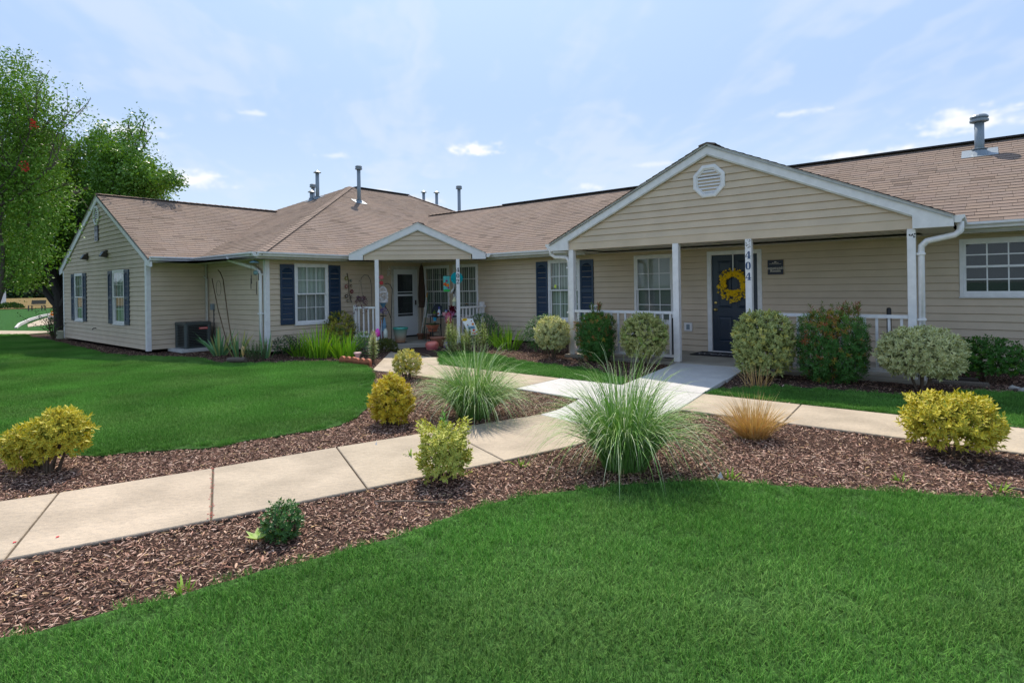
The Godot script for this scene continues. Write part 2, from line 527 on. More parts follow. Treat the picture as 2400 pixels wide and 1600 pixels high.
func drape(poly: PackedVector2Array, cell: float, off: float, amp := 0.0) -> MB:
	var mb := MB.new()
	var nz := FastNoiseLite.new(); nz.seed = 5; nz.frequency = 0.7
	var lo := poly[0]; var hi := poly[0]
	for p in poly:
		lo = lo.min(p); hi = hi.max(p)
	var i0 := floori(lo.x / cell); var i1 := ceili(hi.x / cell)
	var j0 := floori(lo.y / cell); var j1 := ceili(hi.y / cell)
	for i in range(i0, i1):
		for j in range(j0, j1):
			var sq := PackedVector2Array([Vector2(i, j) * cell, Vector2(i + 1, j) * cell, Vector2(i + 1, j + 1) * cell, Vector2(i, j + 1) * cell])
			var got := Geometry2D.intersect_polygons(sq, poly)
			for g in got:
				var tr := Geometry2D.triangulate_polygon(g)
				for k in range(0, tr.size(), 3):
					var a := g[tr[k]]; var b := g[tr[k + 1]]; var d := g[tr[k + 2]]
					if (b - a).cross(d - a) > 0:
						var q := b; b = d; d = q
					mb.tri(Vector3(a.x, gh(a) + off + amp * nz.get_noise_2dv(a), a.y), Vector3(b.x, gh(b) + off + amp * nz.get_noise_2dv(b), b.y), Vector3(d.x, gh(d) + off + amp * nz.get_noise_2dv(d), d.y))
	return mb

func ground() -> void:
	var mb := MB.new()
	mb.quad(Vector3(-900, -0.16, 600), Vector3(700, -0.16, 600), Vector3(700, -0.16, -900), Vector3(-900, -0.16, -900))
	setting("ground", mb, M.far_turf)
	var bed := drape(P2([-29,-5.2, -25,-4.2, -17,-4.2, -12,-4.6, -7.9,-0.9, -7.0,0.6, -5,0.6, -4.4,1.2, -3,0.2, 4.2,-4.6, 4.2,-13, -29,-13]), 0.3, -0.03, 0.018)
	setting("mulch_bed", bed, M.soil, true)
	for p in [FRONT_LAWN, LEFT_LAWN, STRIP_A, STRIP_B]:
		var lw := drape(p, 0.8, -0.004)
		# turned-down edge of the sod
		for i in p.size():
			var a: Vector2 = p[i]; var b: Vector2 = p[(i + 1) % p.size()]
			mb = lw
			mb.quad(Vector3(b.x, gh(b) - 0.004, b.y), Vector3(a.x, gh(a) - 0.004, a.y), Vector3(a.x, gh(a) - 0.1, a.y), Vector3(b.x, gh(b) - 0.1, b.y))
		setting("lawn", lw, M.turf)
	# lawn beyond the left path
	mb = MB.new()
	mb.prism(P2([-29.9,-4.6, -28.9,-5.3, -29.5,-8.5, -30,-30, -79,-40, -79,10, -40,10]), -0.1, -0.02)
	setting("lawn", mb, M.far_turf)
	# concrete walks: every slab a piece of its own with a tooled edge
	var walk := Node3D.new()
	walk.name = "sidewalk"; add_child(walk); walk.set_meta("kind", "structure")
	for s in SLABS:
		var poly: PackedVector2Array = s[1]
		if Geometry2D.is_polygon_clockwise(poly): poly.reverse()
		var ins := Geometry2D.offset_polygon(poly, -0.007, Geometry2D.JOIN_MITER)
		var m2 := MB.new()
		m2.prism(ins[0], -0.12, 0.0, 0.006, jit(Color(0.98, 0.98, 0.98), 0.035))
		commit("slab", m2, M.new_concrete if s[0] == "new" else M.concrete, walk)
	mb = MB.new()
	for s in SLABS: mb.prism(s[1], -0.14, -0.016)
	commit("joint_filler", mb, M.joint, walk)
	var ew := Node3D.new()
	ew.name = "path"; add_child(ew); ew.set_meta("kind", "structure")
	var rise := func(p: Vector2) -> float: return 0.118 * clampf((-8.05 - p.y) / 2.07, 0.0, 1.0)
	for k in [[-8.057, -9.09], [-9.10, -10.115]]:
		mb = MB.new()
		mb.prism(P2([-4.42,k[0], -3.15,k[0], -3.17,k[1], -4.42,k[1]]), -0.12, 0.0, 0.0, Color.WHITE, rise)
		commit("slab", mb, M.new_concrete, ew)
	# path, kerb and field far to the left
	mb = MB.new()
	mb.prism(P2([-28.9,-5.25, -29.9,-4.62, -36,-2.0, -37,-3.4, -31.0,-6.0, -29.6,-6.6]), -0.1, 0.0)
	setting("path", mb, M.concrete)
	mb = MB.new()
	mb.prism(P2([-35.2,-6.5, -38,-7.0, -42,-8.1, -48,-9.9, -54,-12.2, -51,-12.2, -44,-10.0, -38,-8.3]), -0.08, 0.005)
	setting("driveway", mb, M.concrete)
	mb = MB.new()
	var kp := [Vector3(-34.6,0.0,-5.95), Vector3(-37,0.09,-6.5), Vector3(-42,0.14,-7.85), Vector3(-48,0.15,-9.6), Vector3(-55,0.15,-12)]
	for i in kp.size() - 1: mb.bar(kp[i] - Vector3(0, 0.03, 0), kp[i + 1] - Vector3(0, 0.03, 0), 0.10, 0.14)
	setting("kerb", mb, M.new_concrete)
	mb = MB.new()
	mb.prism(P2([-79,-60, -79,40, -330,160, -330,-260]), -0.1, 0.06)
	setting("field", mb, M.field)

# ---------------------------------------------------------------- the building
class Wall:
	var o: Vector3
	var d: Vector3
	var n: Vector3
	func _init(origin: Vector3, dir: Vector3) -> void:
		o = origin; d = dir.normalized(); n = d.cross(Vector3.UP)
	func p(s: float, y: float, t := 0.0) -> Vector3:
		return Vector3(o.x, 0, o.z) + d * s + Vector3.UP * y + n * t
	func bs() -> Basis:
		return Basis(d, Vector3.UP, n)

var bld: Node3D

func wbox(mb: MB, w: Wall, s0: float, s1: float, y0: float, y1: float, t0: float, t1: float, col := Color.WHITE, ch := 0.0) -> void:
	mb.box(w.p((s0 + s1) * 0.5, (y0 + y1) * 0.5, (t0 + t1) * 0.5), Vector3(s1 - s0, y1 - y0, t1 - t0), w.bs(), col, ch)

func siding(wall: Node, w: Wall, L: float, y0: float, y1: float, holes: Array, lo = null, hi = null) -> void:
	var y := y0
	var E := 0.127
	while y < y1 - 0.02:
		var yt := minf(y + E, y1)
		var mb := MB.new()
		var ys: Array[float] = [y, yt]
		for h in holes:
			for q in [h[2], h[3]]:
				if q > y + 0.004 and q < yt - 0.004: ys.append(q)
		ys.sort()
		var tone := jit(Color(0.97, 0.97, 0.97), 0.02)
		for k in ys.size() - 1:
			var a := ys[k]; var b := ys[k + 1]
			var iv: Array = [[0.0, L]]
			for h in holes:
				if h[2] < (a + b) * 0.5 and h[3] > (a + b) * 0.5:
					var nw: Array = []
					for v in iv:
						if h[1] <= v[0] or h[0] >= v[1]: nw.append(v)
						else:
							if h[0] > v[0]: nw.append([v[0], h[0]])
							if h[1] < v[1]: nw.append([h[1], v[1]])
					iv = nw
			for v in iv:
				if ys.size() == 2 and mb.v.size():
					commit("siding_plank", mb, M.siding, wall)
					mb = MB.new()
				var la: float = v[0]; var lb: float = v[0]; var ra: float = v[1]; var rb: float = v[1]
				if lo:
					la = maxf(la, lo.call(a)); lb = maxf(lb, lo.call(b)); ra = minf(ra, hi.call(a)); rb = minf(rb, hi.call(b))
					if ra <= la: continue
					if rb < lb:
						lb = (lb + rb) * 0.5; rb = lb
				var ta := lerpf(0.024, 0.003, (a - y) / E)
				var tb := lerpf(0.024, 0.003, (b - y) / E)
				# slightly cupped face
				var ym := (a + b) * 0.5
				var tm := (ta + tb) * 0.5 - 0.0015
				if b > yt - 0.002 and yt < y1 - 0.02: tb = -0.004
				if k == ys.size() - 2 and b - a > 0.03: ym = b - 0.018; tm = lerpf(0.024, 0.003, (ym - y) / E)
				mb.quad(w.p(la, a, ta), w.p(ra, a, ta), w.p((ra + rb) * 0.5, ym, tm), w.p((la + lb) * 0.5, ym, tm), tone)
				mb.quad(w.p((la + lb) * 0.5, ym, tm), w.p((ra + rb) * 0.5, ym, tm), w.p(rb, b, tb), w.p(lb, b, tb), tone)
				if k == 0:
					# butt edge: a thick lip, undercut so that it throws a line of shade
					mb.quad(w.p(la, a - 0.004, ta), w.p(ra, a - 0.004, ta), w.p(ra, a, ta), w.p(la, a, ta), tone)
					mb.quad(w.p(la, a - 0.004, -0.003), w.p(ra, a - 0.004, -0.003), w.p(ra, a - 0.004, ta), w.p(la, a - 0.004, ta), tone)
		if mb.v.size(): commit("siding_plank", mb, M.siding, wall)
		y = yt

func wall(w: Wall, L: float, y0: float, y1: float, holes: Array, lo = null, hi = null) -> MeshInstance3D:
	# backing behind the siding, with the openings left out
	var mb := MB.new()
	var xs: Array[float] = [0.0, L]
	for h in holes: xs.append_array([h[0], h[1]])
	xs.sort()
	for i in xs.size() - 1:
		if xs[i + 1] - xs[i] < 0.001: continue
		var mid := (xs[i] + xs[i + 1]) * 0.5
		var cut: Array = []
		for h in holes:
			if h[0] < mid and h[1] > mid: cut.append(h)
		var yb := y0
		for h in cut:
			wbox(mb, w, xs[i], xs[i + 1], yb, h[2], -0.16, -0.006)
			yb = h[3]
		if yb < y1: wbox(mb, w, xs[i], xs[i + 1], yb, y1, -0.16, -0.006)
	var o := commit("wall", mb, M.siding, bld)
	siding(o, w, L, y0, y1, holes, lo, hi)
	return o

func window(w: Wall, s0: float, s1: float, y0: float, y1: float, cols: int, style := "blind", meet := 0.5, rows := 2) -> void:
	var f := 0.055
	var mb := MB.new()
	wbox(mb, w, s0, s0 + f, y0, y1, -0.05, 0.034, Color.WHITE, 0.004)
	wbox(mb, w, s1 - f, s1, y0, y1, -0.05, 0.034, Color.WHITE, 0.004)
	wbox(mb, w, s0 + f, s1 - f, y1 - f, y1, -0.05, 0.033, Color.WHITE, 0.004)
	wbox(mb, w, s0 + f, s1 - f, y0, y0 + f, -0.05, 0.033, Color.WHITE, 0.004)
	wbox(mb, w, s0 - 0.012, s1 + 0.012, y0 - 0.022, y0 - 0.001, -0.02, 0.05, Color.WHITE, 0.004)
	var win := commit("window", mb, M.trim, bld)
	var a := s0 + f; var b := s1 - f; var c := y0 + f; var d := y1 - f
	var m := lerpf(c, d, meet)
	for half in 2:
		var q0: float = c if half == 0 else m - 0.018
		var q1: float = m + 0.018 if half == 0 else d
		var t := 0.004 if half == 0 else 0.018
		if half == 0: t = -0.012
		var e := 0.034
		mb = MB.new()
		wbox(mb, w, a, a + e, q0, q1, t - 0.014, t + 0.012)
		wbox(mb, w, b - e, b, q0, q1, t - 0.014, t + 0.012)
		wbox(mb, w, a + e, b - e, q1 - e, q1, t - 0.014, t + 0.0115)
		wbox(mb, w, a + e, b - e, q0, q0 + e, t - 0.014, t + 0.0115)
		commit("sash", mb, M.trim, win)
		var ga := a + e; var gb := b - e; var gc := q0 + e; var gd := q1 - e
		mb = MB.new()
		mb.quad(w.p(ga, gc, t + 0.003), w.p(gb, gc, t + 0.003), w.p(gb, gd, t + 0.003), w.p(ga, gd, t + 0.003))
		commit("pane", mb, M.glass, win)
		for k in range(1, cols):
			mb = MB.new()
			var x := lerpf(ga, gb, float(k) / cols)
			wbox(mb, w, x - 0.009, x + 0.009, gc, gd, t - 0.008, t - 0.001)
			commit("muntin", mb, M.trim, win)
		for k in range(1, rows):
			mb = MB.new()
			var yy := lerpf(gc, gd, float(k) / rows)
			wbox(mb, w, ga, gb, yy - 0.009, yy + 0.009, t - 0.009, t - 0.002)
			commit("muntin", mb, M.trim, win)
	# what hangs behind the glass
	mb = MB.new()
	if style == "vertical":
		var n := int((b - a) / 0.085)
		for i in n:
			var x := a + (b - a) * (i + 0.5) / n
			var tw := rng.randf_range(0.30, 0.55)
			mb.quad(w.p(x - 0.045, c, -0.075 - 0.03 * tw), w.p(x + 0.045, c, -0.075 + 0.03 * tw), w.p(x + 0.045, d, -0.075 + 0.03 * tw), w.p(x - 0.045, d, -0.075 - 0.03 * tw), jit(Color(0.85, 0.88, 0.78), 0.06))
		commit("blind", mb, M.blind, win)
	elif style == "sheer":
		var n := 34
		for i in n:
			var x := a + (b - a) * i / n
			var x2 := a + (b - a) * (i + 1) / n
			var z0 := -0.08 + 0.012 * sin(i * 1.3) ; var z1 := -0.08 + 0.012 * sin((i + 1) * 1.3)
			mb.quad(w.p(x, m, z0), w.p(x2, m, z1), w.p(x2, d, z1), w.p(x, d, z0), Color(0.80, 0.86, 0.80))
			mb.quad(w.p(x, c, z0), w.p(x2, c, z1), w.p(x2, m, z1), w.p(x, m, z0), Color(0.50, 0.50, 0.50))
		commit("curtain", mb, M.blind, win)
	elif style == "none":
		pass
	else:
		var sl := 0.026
		var yy := c
		while yy < d:
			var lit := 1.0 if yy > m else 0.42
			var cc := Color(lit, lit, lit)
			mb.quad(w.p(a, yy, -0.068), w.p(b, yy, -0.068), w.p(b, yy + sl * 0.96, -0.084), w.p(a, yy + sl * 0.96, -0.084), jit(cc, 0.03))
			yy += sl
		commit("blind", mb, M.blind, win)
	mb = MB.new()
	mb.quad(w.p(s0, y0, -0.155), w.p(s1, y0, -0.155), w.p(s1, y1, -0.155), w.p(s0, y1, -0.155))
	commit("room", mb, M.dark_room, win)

func shutter(w: Wall, s0: float, s1: float, y0: float, y1: float) -> void:
	var mb := MB.new()
	var e := 0.05
	var t0 := 0.012; var t1 := 0.045
	wbox(mb, w, s0, s0 + e, y0, y1, t0, t1, Color.WHITE, 0.004)
	wbox(mb, w, s1 - e, s1, y0, y1, t0, t1, Color.WHITE, 0.004)
	var mid := lerpf(y0, y1, 0.49)
	wbox(mb, w, s0 + e, s1 - e, y0, y0 + 0.11, t0, t1 - 0.003, Color.WHITE, 0.004)
	wbox(mb, w, s0 + e, s1 - e, y1 - 0.085, y1, t0, t1 - 0.003, Color.WHITE, 0.004)
	wbox(mb, w, s0 + e, s1 - e, mid - 0.045, mid + 0.045, t0, t1 - 0.003, Color.WHITE, 0.004)
	# arched head
	var mx := (s0 + s1) * 0.5; var hw := (s1 - s0) * 0.5 - e
	for i in 8:
		var x0 := -hw + 2 * hw * i / 8.0; var x1 := -hw + 2 * hw * (i + 1) / 8.0
		var a0 := 0.07 * (x0 * x0) / (hw * hw); var a1 := 0.07 * (x1 * x1) / (hw * hw)
		mb.quad(w.p(mx + x0, y1 - 0.085 - a0, t1 - 0.004), w.p(mx + x1, y1 - 0.085 - a1, t1 - 0.004), w.p(mx + x1, y1 - 0.08, t1 - 0.004), w.p(mx + x0, y1 - 0.08, t1 - 0.004))
	var sh := commit("shutter", mb, M.shutter, bld)
	mb = MB.new()
	for r in [[y0 + 0.11, mid - 0.045], [mid + 0.045, y1 - 0.085]]:
		var y: float = r[0]
		while y < r[1] - 0.005:
			var y2 := minf(y + 0.034, r[1])
			mb.quad(w.p(s0 + e, y, t1 - 0.006), w.p(s1 - e, y, t1 - 0.006), w.p(s1 - e, y2, t0 + 0.006), w.p(s0 + e, y2, t0 + 0.006))
			mb.quad(w.p(s0 + e, y, t0), w.p(s1 - e, y, t0), w.p(s1 - e, y, t1 - 0.006), w.p(s0 + e, y, t1 - 0.006))
			y = y2
	var lv := commit("louvers", mb, M.shutter, sh)
	lv.set_meta("kind", "stuff")

# planar roof of shingle tabs. poly: corners in order; eave: unit vector along the eave, up: unit vector up the slope; o: a point on the eave
func roof_face(roof: Node, o: Vector3, eave: Vector3, up: Vector3, poly3: Array, sd: int) -> void:
	var nrm := eave.cross(up).normalized()
	if nrm.y < 0: nrm = -nrm
	var poly := PackedVector2Array()
	for p in poly3: poly.push_back(Vector2((p - o).dot(eave), (p - o).dot(up)))
	if Geometry2D.is_polygon_clockwise(poly): poly.reverse()
	var lo := poly[0]; var hi := poly[0]
	for p in poly:
		lo = lo.min(p); hi = hi.max(p)
	var inner := Geometry2D.offset_polygon(poly, -0.36, Geometry2D.JOIN_MITER)
	var r := RandomNumberGenerator.new(); r.seed = sd
	var nz := FastNoiseLite.new(); nz.seed = sd; nz.frequency = 0.9; nz.fractal_octaves = 3
	var deck := MB.new()
	var tr := Geometry2D.triangulate_polygon(poly)
	for i in range(0, tr.size(), 3):
		var a := poly[tr[i]]; var b := poly[tr[i + 1]]; var d := poly[tr[i + 2]]
		for k in [0.0, -0.035]:
			deck.tri(o + eave * a.x + up * a.y + nrm * (k - 0.012), o + eave * b.x + up * b.y + nrm * (k - 0.012), o + eave * d.x + up * d.y + nrm * (k - 0.012))
	commit("roof_deck", deck, M.deck, roof)
	var mb := MB.new()
	var E := 0.142
	var row := 0
	var y := lo.y - 0.02
	while y < hi.y:
		var x := lo.x - r.randf() * 0.32
		while x < hi.x:
			var wd := r.randf_range(0.27, 0.34)
			var rect := PackedVector2Array([Vector2(x, y), Vector2(x + wd - 0.004, y), Vector2(x + wd - 0.004, y + E), Vector2(x, y + E)])
			var tone := 0.95 + 0.15 * nz.get_noise_2d(x * 0.7, y * 0.25) + 0.12 * nz.get_noise_2d(x * 0.14 + 7.0, y * 0.10) + r.randf_range(-0.05, 0.05)
			var hue := r.randf_range(-0.02, 0.02)
			var col := Color((0.335 + hue * 0.3) * tone, 0.258 * tone, (0.212 - hue * 0.3) * tone)
			if r.randf() < 0.05: col = col * 0.72
			x += wd
			var cx := rect[0] + Vector2(wd * 0.5, E * 0.5)
			var full := inner.size() > 0 and Geometry2D.is_point_in_polygon(cx, inner[0])
			var parts: Array = [rect] if full else Geometry2D.intersect_polygons(rect, poly)
			var lift := r.randf_range(0.008, 0.0115)
			for g in parts:
				var pts: Array[Vector3] = []
				for q in g:
					pts.append(o + eave * q.x + up * q.y + nrm * lerpf(lift, 0.001, clampf((q.y - y) / E, 0, 1)))
				for i in range(1, pts.size() - 1): mb.tri(pts[0], pts[i], pts[i + 1], col)
				for i in g.size():
					var q0: Vector2 = g[i]; var q1: Vector2 = g[(i + 1) % g.size()]
					if absf(q0.y - y) < 0.002 and absf(q1.y - y) < 0.002:
						mb.quad(pts[i], pts[(i + 1) % g.size()], o + eave * q1.x + up * q1.y - nrm * 0.006, o + eave * q0.x + up * q0.y - nrm * 0.006, col * 0.8)
		y += E
		row += 1
	var s := commit("shingles", mb, M.shingle, roof)
	s.set_meta("kind", "stuff")

func gutter(a: Vector3, b: Vector3, out: Vector3, fascia := true) -> void:
	# K-style gutter: a,b on the fascia face at the top of the gutter, out = away from the house
	var prof := [[0.0, 0.0], [0.0, -0.10], [0.06, -0.10], [0.075, -0.092], [0.085, -0.06], [0.105, -0.045], [0.118, -0.03], [0.118, 0.004], [0.104, 0.004], [0.104, -0.012], [0.10, -0.03]]
	var mb := MB.new()
	for i in prof.size() - 1:
		var p: Array = prof[i]; var q: Array = prof[i + 1]
		mb.quad(a + out * p[0] + Vector3.UP * p[1], b + out * p[0] + Vector3.UP * p[1], b + out * q[0] + Vector3.UP * q[1], a + out * q[0] + Vector3.UP * q[1])
	for e in [a, b]:
		for i in range(1, prof.size() - 4):
			mb.tri(e, e + out * prof[i][0] + Vector3.UP * prof[i][1], e + out * prof[i + 1][0] + Vector3.UP * prof[i + 1][1])
	commit("gutter", mb, M.trim, bld)
	if fascia:
		mb = MB.new()
		var m := (a + b) * 0.5
		var L := (b - a).length()
		var d := (b - a).normalized()
		mb.box(m - out * 0.012 + Vector3.DOWN * 0.075, Vector3(L, 0.165, 0.022), Basis(d, Vector3.UP, d.cross(Vector3.UP)))
		commit("fascia", mb, M.trim_worn, bld)

func soffit(poly: PackedVector2Array, y: float, along: Vector2) -> void:
	# ribbed vented panels
	var mb := MB.new()
	var side := Vector2(-along.y, along.x)
	var lo := INF; var hi := -INF; var l2 := INF; var h2 := -INF
	for p in poly:
		lo = minf(lo, p.dot(along)); hi = maxf(hi, p.dot(along)); l2 = minf(l2, p.dot(side)); h2 = maxf(h2, p.dot(side))
	var x := lo
	while x < hi:
		var strip := PackedVector2Array([along * x + side * l2, along * (x + 0.145) + side * l2, along * (x + 0.145) + side * h2, along * x + side * h2])
		for g in Geometry2D.intersect_polygons(strip, poly):
			for i in range(1, g.size() - 1):
				mb.tri(Vector3(g[0].x, y, g[0].y), Vector3(g[i].x, y, g[i].y), Vector3(g[i + 1].x, y, g[i + 1].y))
		x += 0.152
	for i in range(1, poly.size() - 1):
		mb.tri(Vector3(poly[0].x, y + 0.008, poly[0].y), Vector3(poly[i].x, y + 0.008, poly[i].y), Vector3(poly[i + 1].x, y + 0.008, poly[i + 1].y), Color(0.55, 0.52, 0.46))
	commit("soffit", mb, M.soffit, bld)

func downspout(pts: Array) -> void:
	var mb := MB.new()
	# rounded rectangular pipe
	for i in pts.size() - 1:
		var a: Vector3 = pts[i]; var b: Vector3 = pts[i + 1]
		mb.tube([a, b], 0.042, 8)
	mb.tube(pts, 0.0435, 8)
	var sp := commit("downspout", mb, M.trim, bld, true)
	var lowp: Vector3 = pts[pts.size() - 1]
	for y in [1.95, 1.0]:
		if y < lowp.y: continue
		mb = MB.new()
		mb.box(Vector3(lowp.x, y, lowp.z), Vector3(0.105, 0.03, 0.105))
		commit("strap", mb, M.trim, sp)

func rake(w: Wall, cx: float, half: float, yap: float, slope: float, width: float, inner_half: float, ybot: float, t0: float, t1: float) -> void:
	# a pair of rake boards with boxed eave returns, in wall coordinates
	for sgn in [-1.0, 1.0]:
		var mb := MB.new()
		var yend := yap - slope * half
		var pts := [Vector2(0, yap), Vector2(half, yend), Vector2(half, yend - 0.145), Vector2(inner_half, ybot), Vector2(inner_half, yap - width - slope * inner_half), Vector2(0, yap - width)]
		var f: Array[Vector3] = []; var bk: Array[Vector3] = []
		for p in pts:
			f.append(w.p(cx + sgn * p.x, p.y, t1)); bk.append(w.p(cx + sgn * p.x, p.y, t0))
		mb.quad(f[0], f[1], f[4], f[5]); mb.quad(f[1], f[2], f[3], f[4])
		mb.quad(bk[0], bk[1], bk[4], bk[5]); mb.quad(bk[1], bk[2], bk[3], bk[4])
		for i in 6:
			var j := (i + 1) % 6
			if i == 5: continue
			mb.quad(f[i], f[j], bk[j], bk[i])
		var o := commit("rake_board", mb, M.trim, bld)
		# thin drip edge and frieze
		mb = MB.new()
		mb.bar(w.p(cx, yap + 0.006, t1 + 0.004), w.p(cx + sgn * half, yend + 0.006, t1 + 0.004), 0.03, 0.012)
		commit("drip_edge", mb, M.trim, o)
		mb = MB.new()
		mb.bar(w.p(cx, yap - width - 0.012, t1 - 0.02), w.p(cx + sgn * inner_half, yap - width - slope * inner_half - 0.012, t1 - 0.02), 0.03, 0.026)
		commit("frieze", mb, M.trim_worn, o)

func ridge_caps(a: Vector3, b: Vector3, name_of := "ridge_cap") -> void:
	var L := (b - a).length()
	var d := (b - a) / L
	var n := int(L / 0.20)
	var side := d.cross(Vector3.UP).normalized()
	var upn := side.cross(d)
	var roof := bld.get_node("roof")
	var r := RandomNumberGenerator.new(); r.seed = int(L * 100)
	for i in n:
		var p := a + d * (L * i / n)
		var q := a + d * (L * (i + 1.25) / n)
		var mb := MB.new()
		var tone := r.randf_range(0.9, 1.12)
		var col := Color(0.35 * tone, 0.27 * tone, 0.22 * tone)
		for s in [-1.0, 1.0]:
			mb.quad(p + upn * 0.030, p + side * s * 0.15 - Vector3.UP * 0.035 + upn * 0.028, q + side * s * 0.15 - Vector3.UP * 0.035 + upn * 0.014, q + upn * 0.016, col)
			mb.quad(p + upn * 0.030, p + side * s * 0.15 - Vector3.UP * 0.035 + upn * 0.028, p + side * s * 0.15 - Vector3.UP * 0.035, p, col * 0.7)
		commit(name_of, mb, M.shingle, roof)

func vent_pipe(at: Vector3, h: float, r: float, style: String, slope_up: Vector3) -> void:
	var mb := MB.new()
	mb.tube([at - Vector3.UP * 0.2, at + Vector3.UP * h], r, 14)
	var vp := commit("vent_pipe", mb, M.metal_vent, bld, true)
	mb = MB.new()
	var top := at + Vector3.UP * h
	if style == "round":
		mb.lathe(top, [Vector2(0, 0.13), Vector2(r * 1.5, 0.11), Vector2(r * 1.85, 0.08), Vector2(r * 1.85, 0.055), Vector2(r * 1.5, 0.045), Vector2(r * 1.5, 0.03), Vector2(r * 1.9, 0.02), Vector2(r * 1.9, -0.02), Vector2(r * 1.4, -0.035), Vector2(r, -0.03)], 16)
	else:
		mb.lathe(top, [Vector2(0, r * 2.0), Vector2(r * 2.1, r * 0.5), Vector2(r * 2.0, r * 0.35), Vector2(r, r * 0.35)], 14)
	commit("vent_cap", mb, M.metal_vent, vp)
	mb = MB.new()
	mb.lathe(at - Vector3.UP * 0.05, [Vector2(r * 2.6, -r), Vector2(r * 1.5, 0.05 + r * 0.6), Vector2(r * 1.12, 0.06 + r * 1.1)], 14)
	mb.lathe(at, [Vector2(r, r * 1.3), Vector2(r * 1.6, r * 1.15), Vector2(r * 1.6, r * 1.0), Vector2(r, r * 0.95)], 14)
	var e := slope_up.cross(Vector3.UP).normalized()
	var nn := slope_up.cross(e).normalized()
	if nn.y < 0: nn = -nn
	mb.box(at + nn * 0.018, Vector3(r * 7, 0.006, r * 6), Basis(e, nn, e.cross(nn)))
	commit("flashing", mb, M.metal_vent, vp)

func gable_vent(w: Wall, s: float, y: float, hw: float, hh: float, t: float) -> void:
	var mb := MB.new()
	var ring := func(k: float, tt: float) -> Array:
		var a: Array = []
		for i in 8:
			var th := PI / 8 + TAU * i / 8
			a.append(w.p(s + cos(th) * hw * k / cos(PI / 8), y + sin(th) * hh * k / cos(PI / 8), tt))
		return a
	var rs := [ring.call(1.0, t), ring.call(1.0, t + 0.025), ring.call(0.93, t + 0.035), ring.call(0.80, t + 0.035), ring.call(0.74, t + 0.012), ring.call(0.70, t + 0.012)]
	for i in rs.size() - 1:
		for k in 8:
			mb.quad(rs[i][k], rs[i][(k + 1) % 8], rs[i + 1][(k + 1) % 8], rs[i + 1][k])
	var o := commit("gable_vent", mb, M.trim, bld)
	for i in 7:
		mb = MB.new()
		var yy := y - hh * 0.62 + hh * 1.24 * i / 6.0
		var half := hw * 0.70 if absf(yy - y) < hh * 0.32 else hw * (0.70 - (absf(yy - y) - hh * 0.32) / hh)
		mb.quad(w.p(s - half, yy - 0.022, t + 0.022), w.p(s + half, yy - 0.022, t + 0.022), w.p(s + half, yy + 0.018, t - 0.004), w.p(s - half, yy + 0.018, t - 0.004))
		commit("slat", mb, M.trim, o)
	mb = MB.new()
	var bk: Array = ring.call(0.72, t - 0.006)
	for k in range(1, 7): mb.tri(bk[0], bk[k], bk[k + 1])
	commit("screen", mb, M.dark_room, o)

func post(c: Vector3, y0: float, y1: float, size: float, bs := Basis()) -> MeshInstance3D:
	var mb := MB.new()
	mb.box(Vector3(c.x, (y0 + y1) * 0.5, c.z), Vector3(size, y1 - y0, size), bs, Color.WHITE, 0.006)
	return commit("porch_post", mb, M.trim, bld)

func railing(a: Vector3, b: Vector3, y0: float, y1: float, n: int) -> void:
	var mb := MB.new()
	mb.bar(Vector3(a.x, y1 - 0.025, a.z), Vector3(b.x, y1 - 0.025, b.z), 0.065, 0.05)
	var o := commit("railing", mb, M.trim, bld)
	mb = MB.new()
	mb.bar(Vector3(a.x, y0 + 0.025, a.z), Vector3(b.x, y0 + 0.025, b.z), 0.05, 0.05)
	commit("bottom_rail", mb, M.trim, o)
	var d := (b - a).normalized()
	for i in n:
		var p := a.lerp(b, (i + 0.5) / n)
		mb = MB.new()
		mb.box(Vector3(p.x, (y0 + y1) * 0.5, p.z), Vector3(0.034, y1 - y0 - 0.1, 0.034), Basis(d, Vector3.UP, d.cross(Vector3.UP)))
		commit("baluster", mb, M.trim, o)

func lettering(txt: String, parent: Node, at: Vector3, bs: Basis, h: float, m: Material, font := "Droid Serif", weight := 700, italic := false) -> void:
	var tm := TextMesh.new()
	var f := SystemFont.new()
	f.font_names = PackedStringArray([font]); f.font_weight = weight; f.font_italic = italic
	tm.font = f
	tm.text = txt
	tm.font_size = 64
	tm.pixel_size = h / 47.0
	tm.depth = 0.004
	tm.curve_step = 1.0
	var mi := put("lettering", tm, m, parent, at - org.get(parent, Vector3.ZERO))
	mi.basis = bs

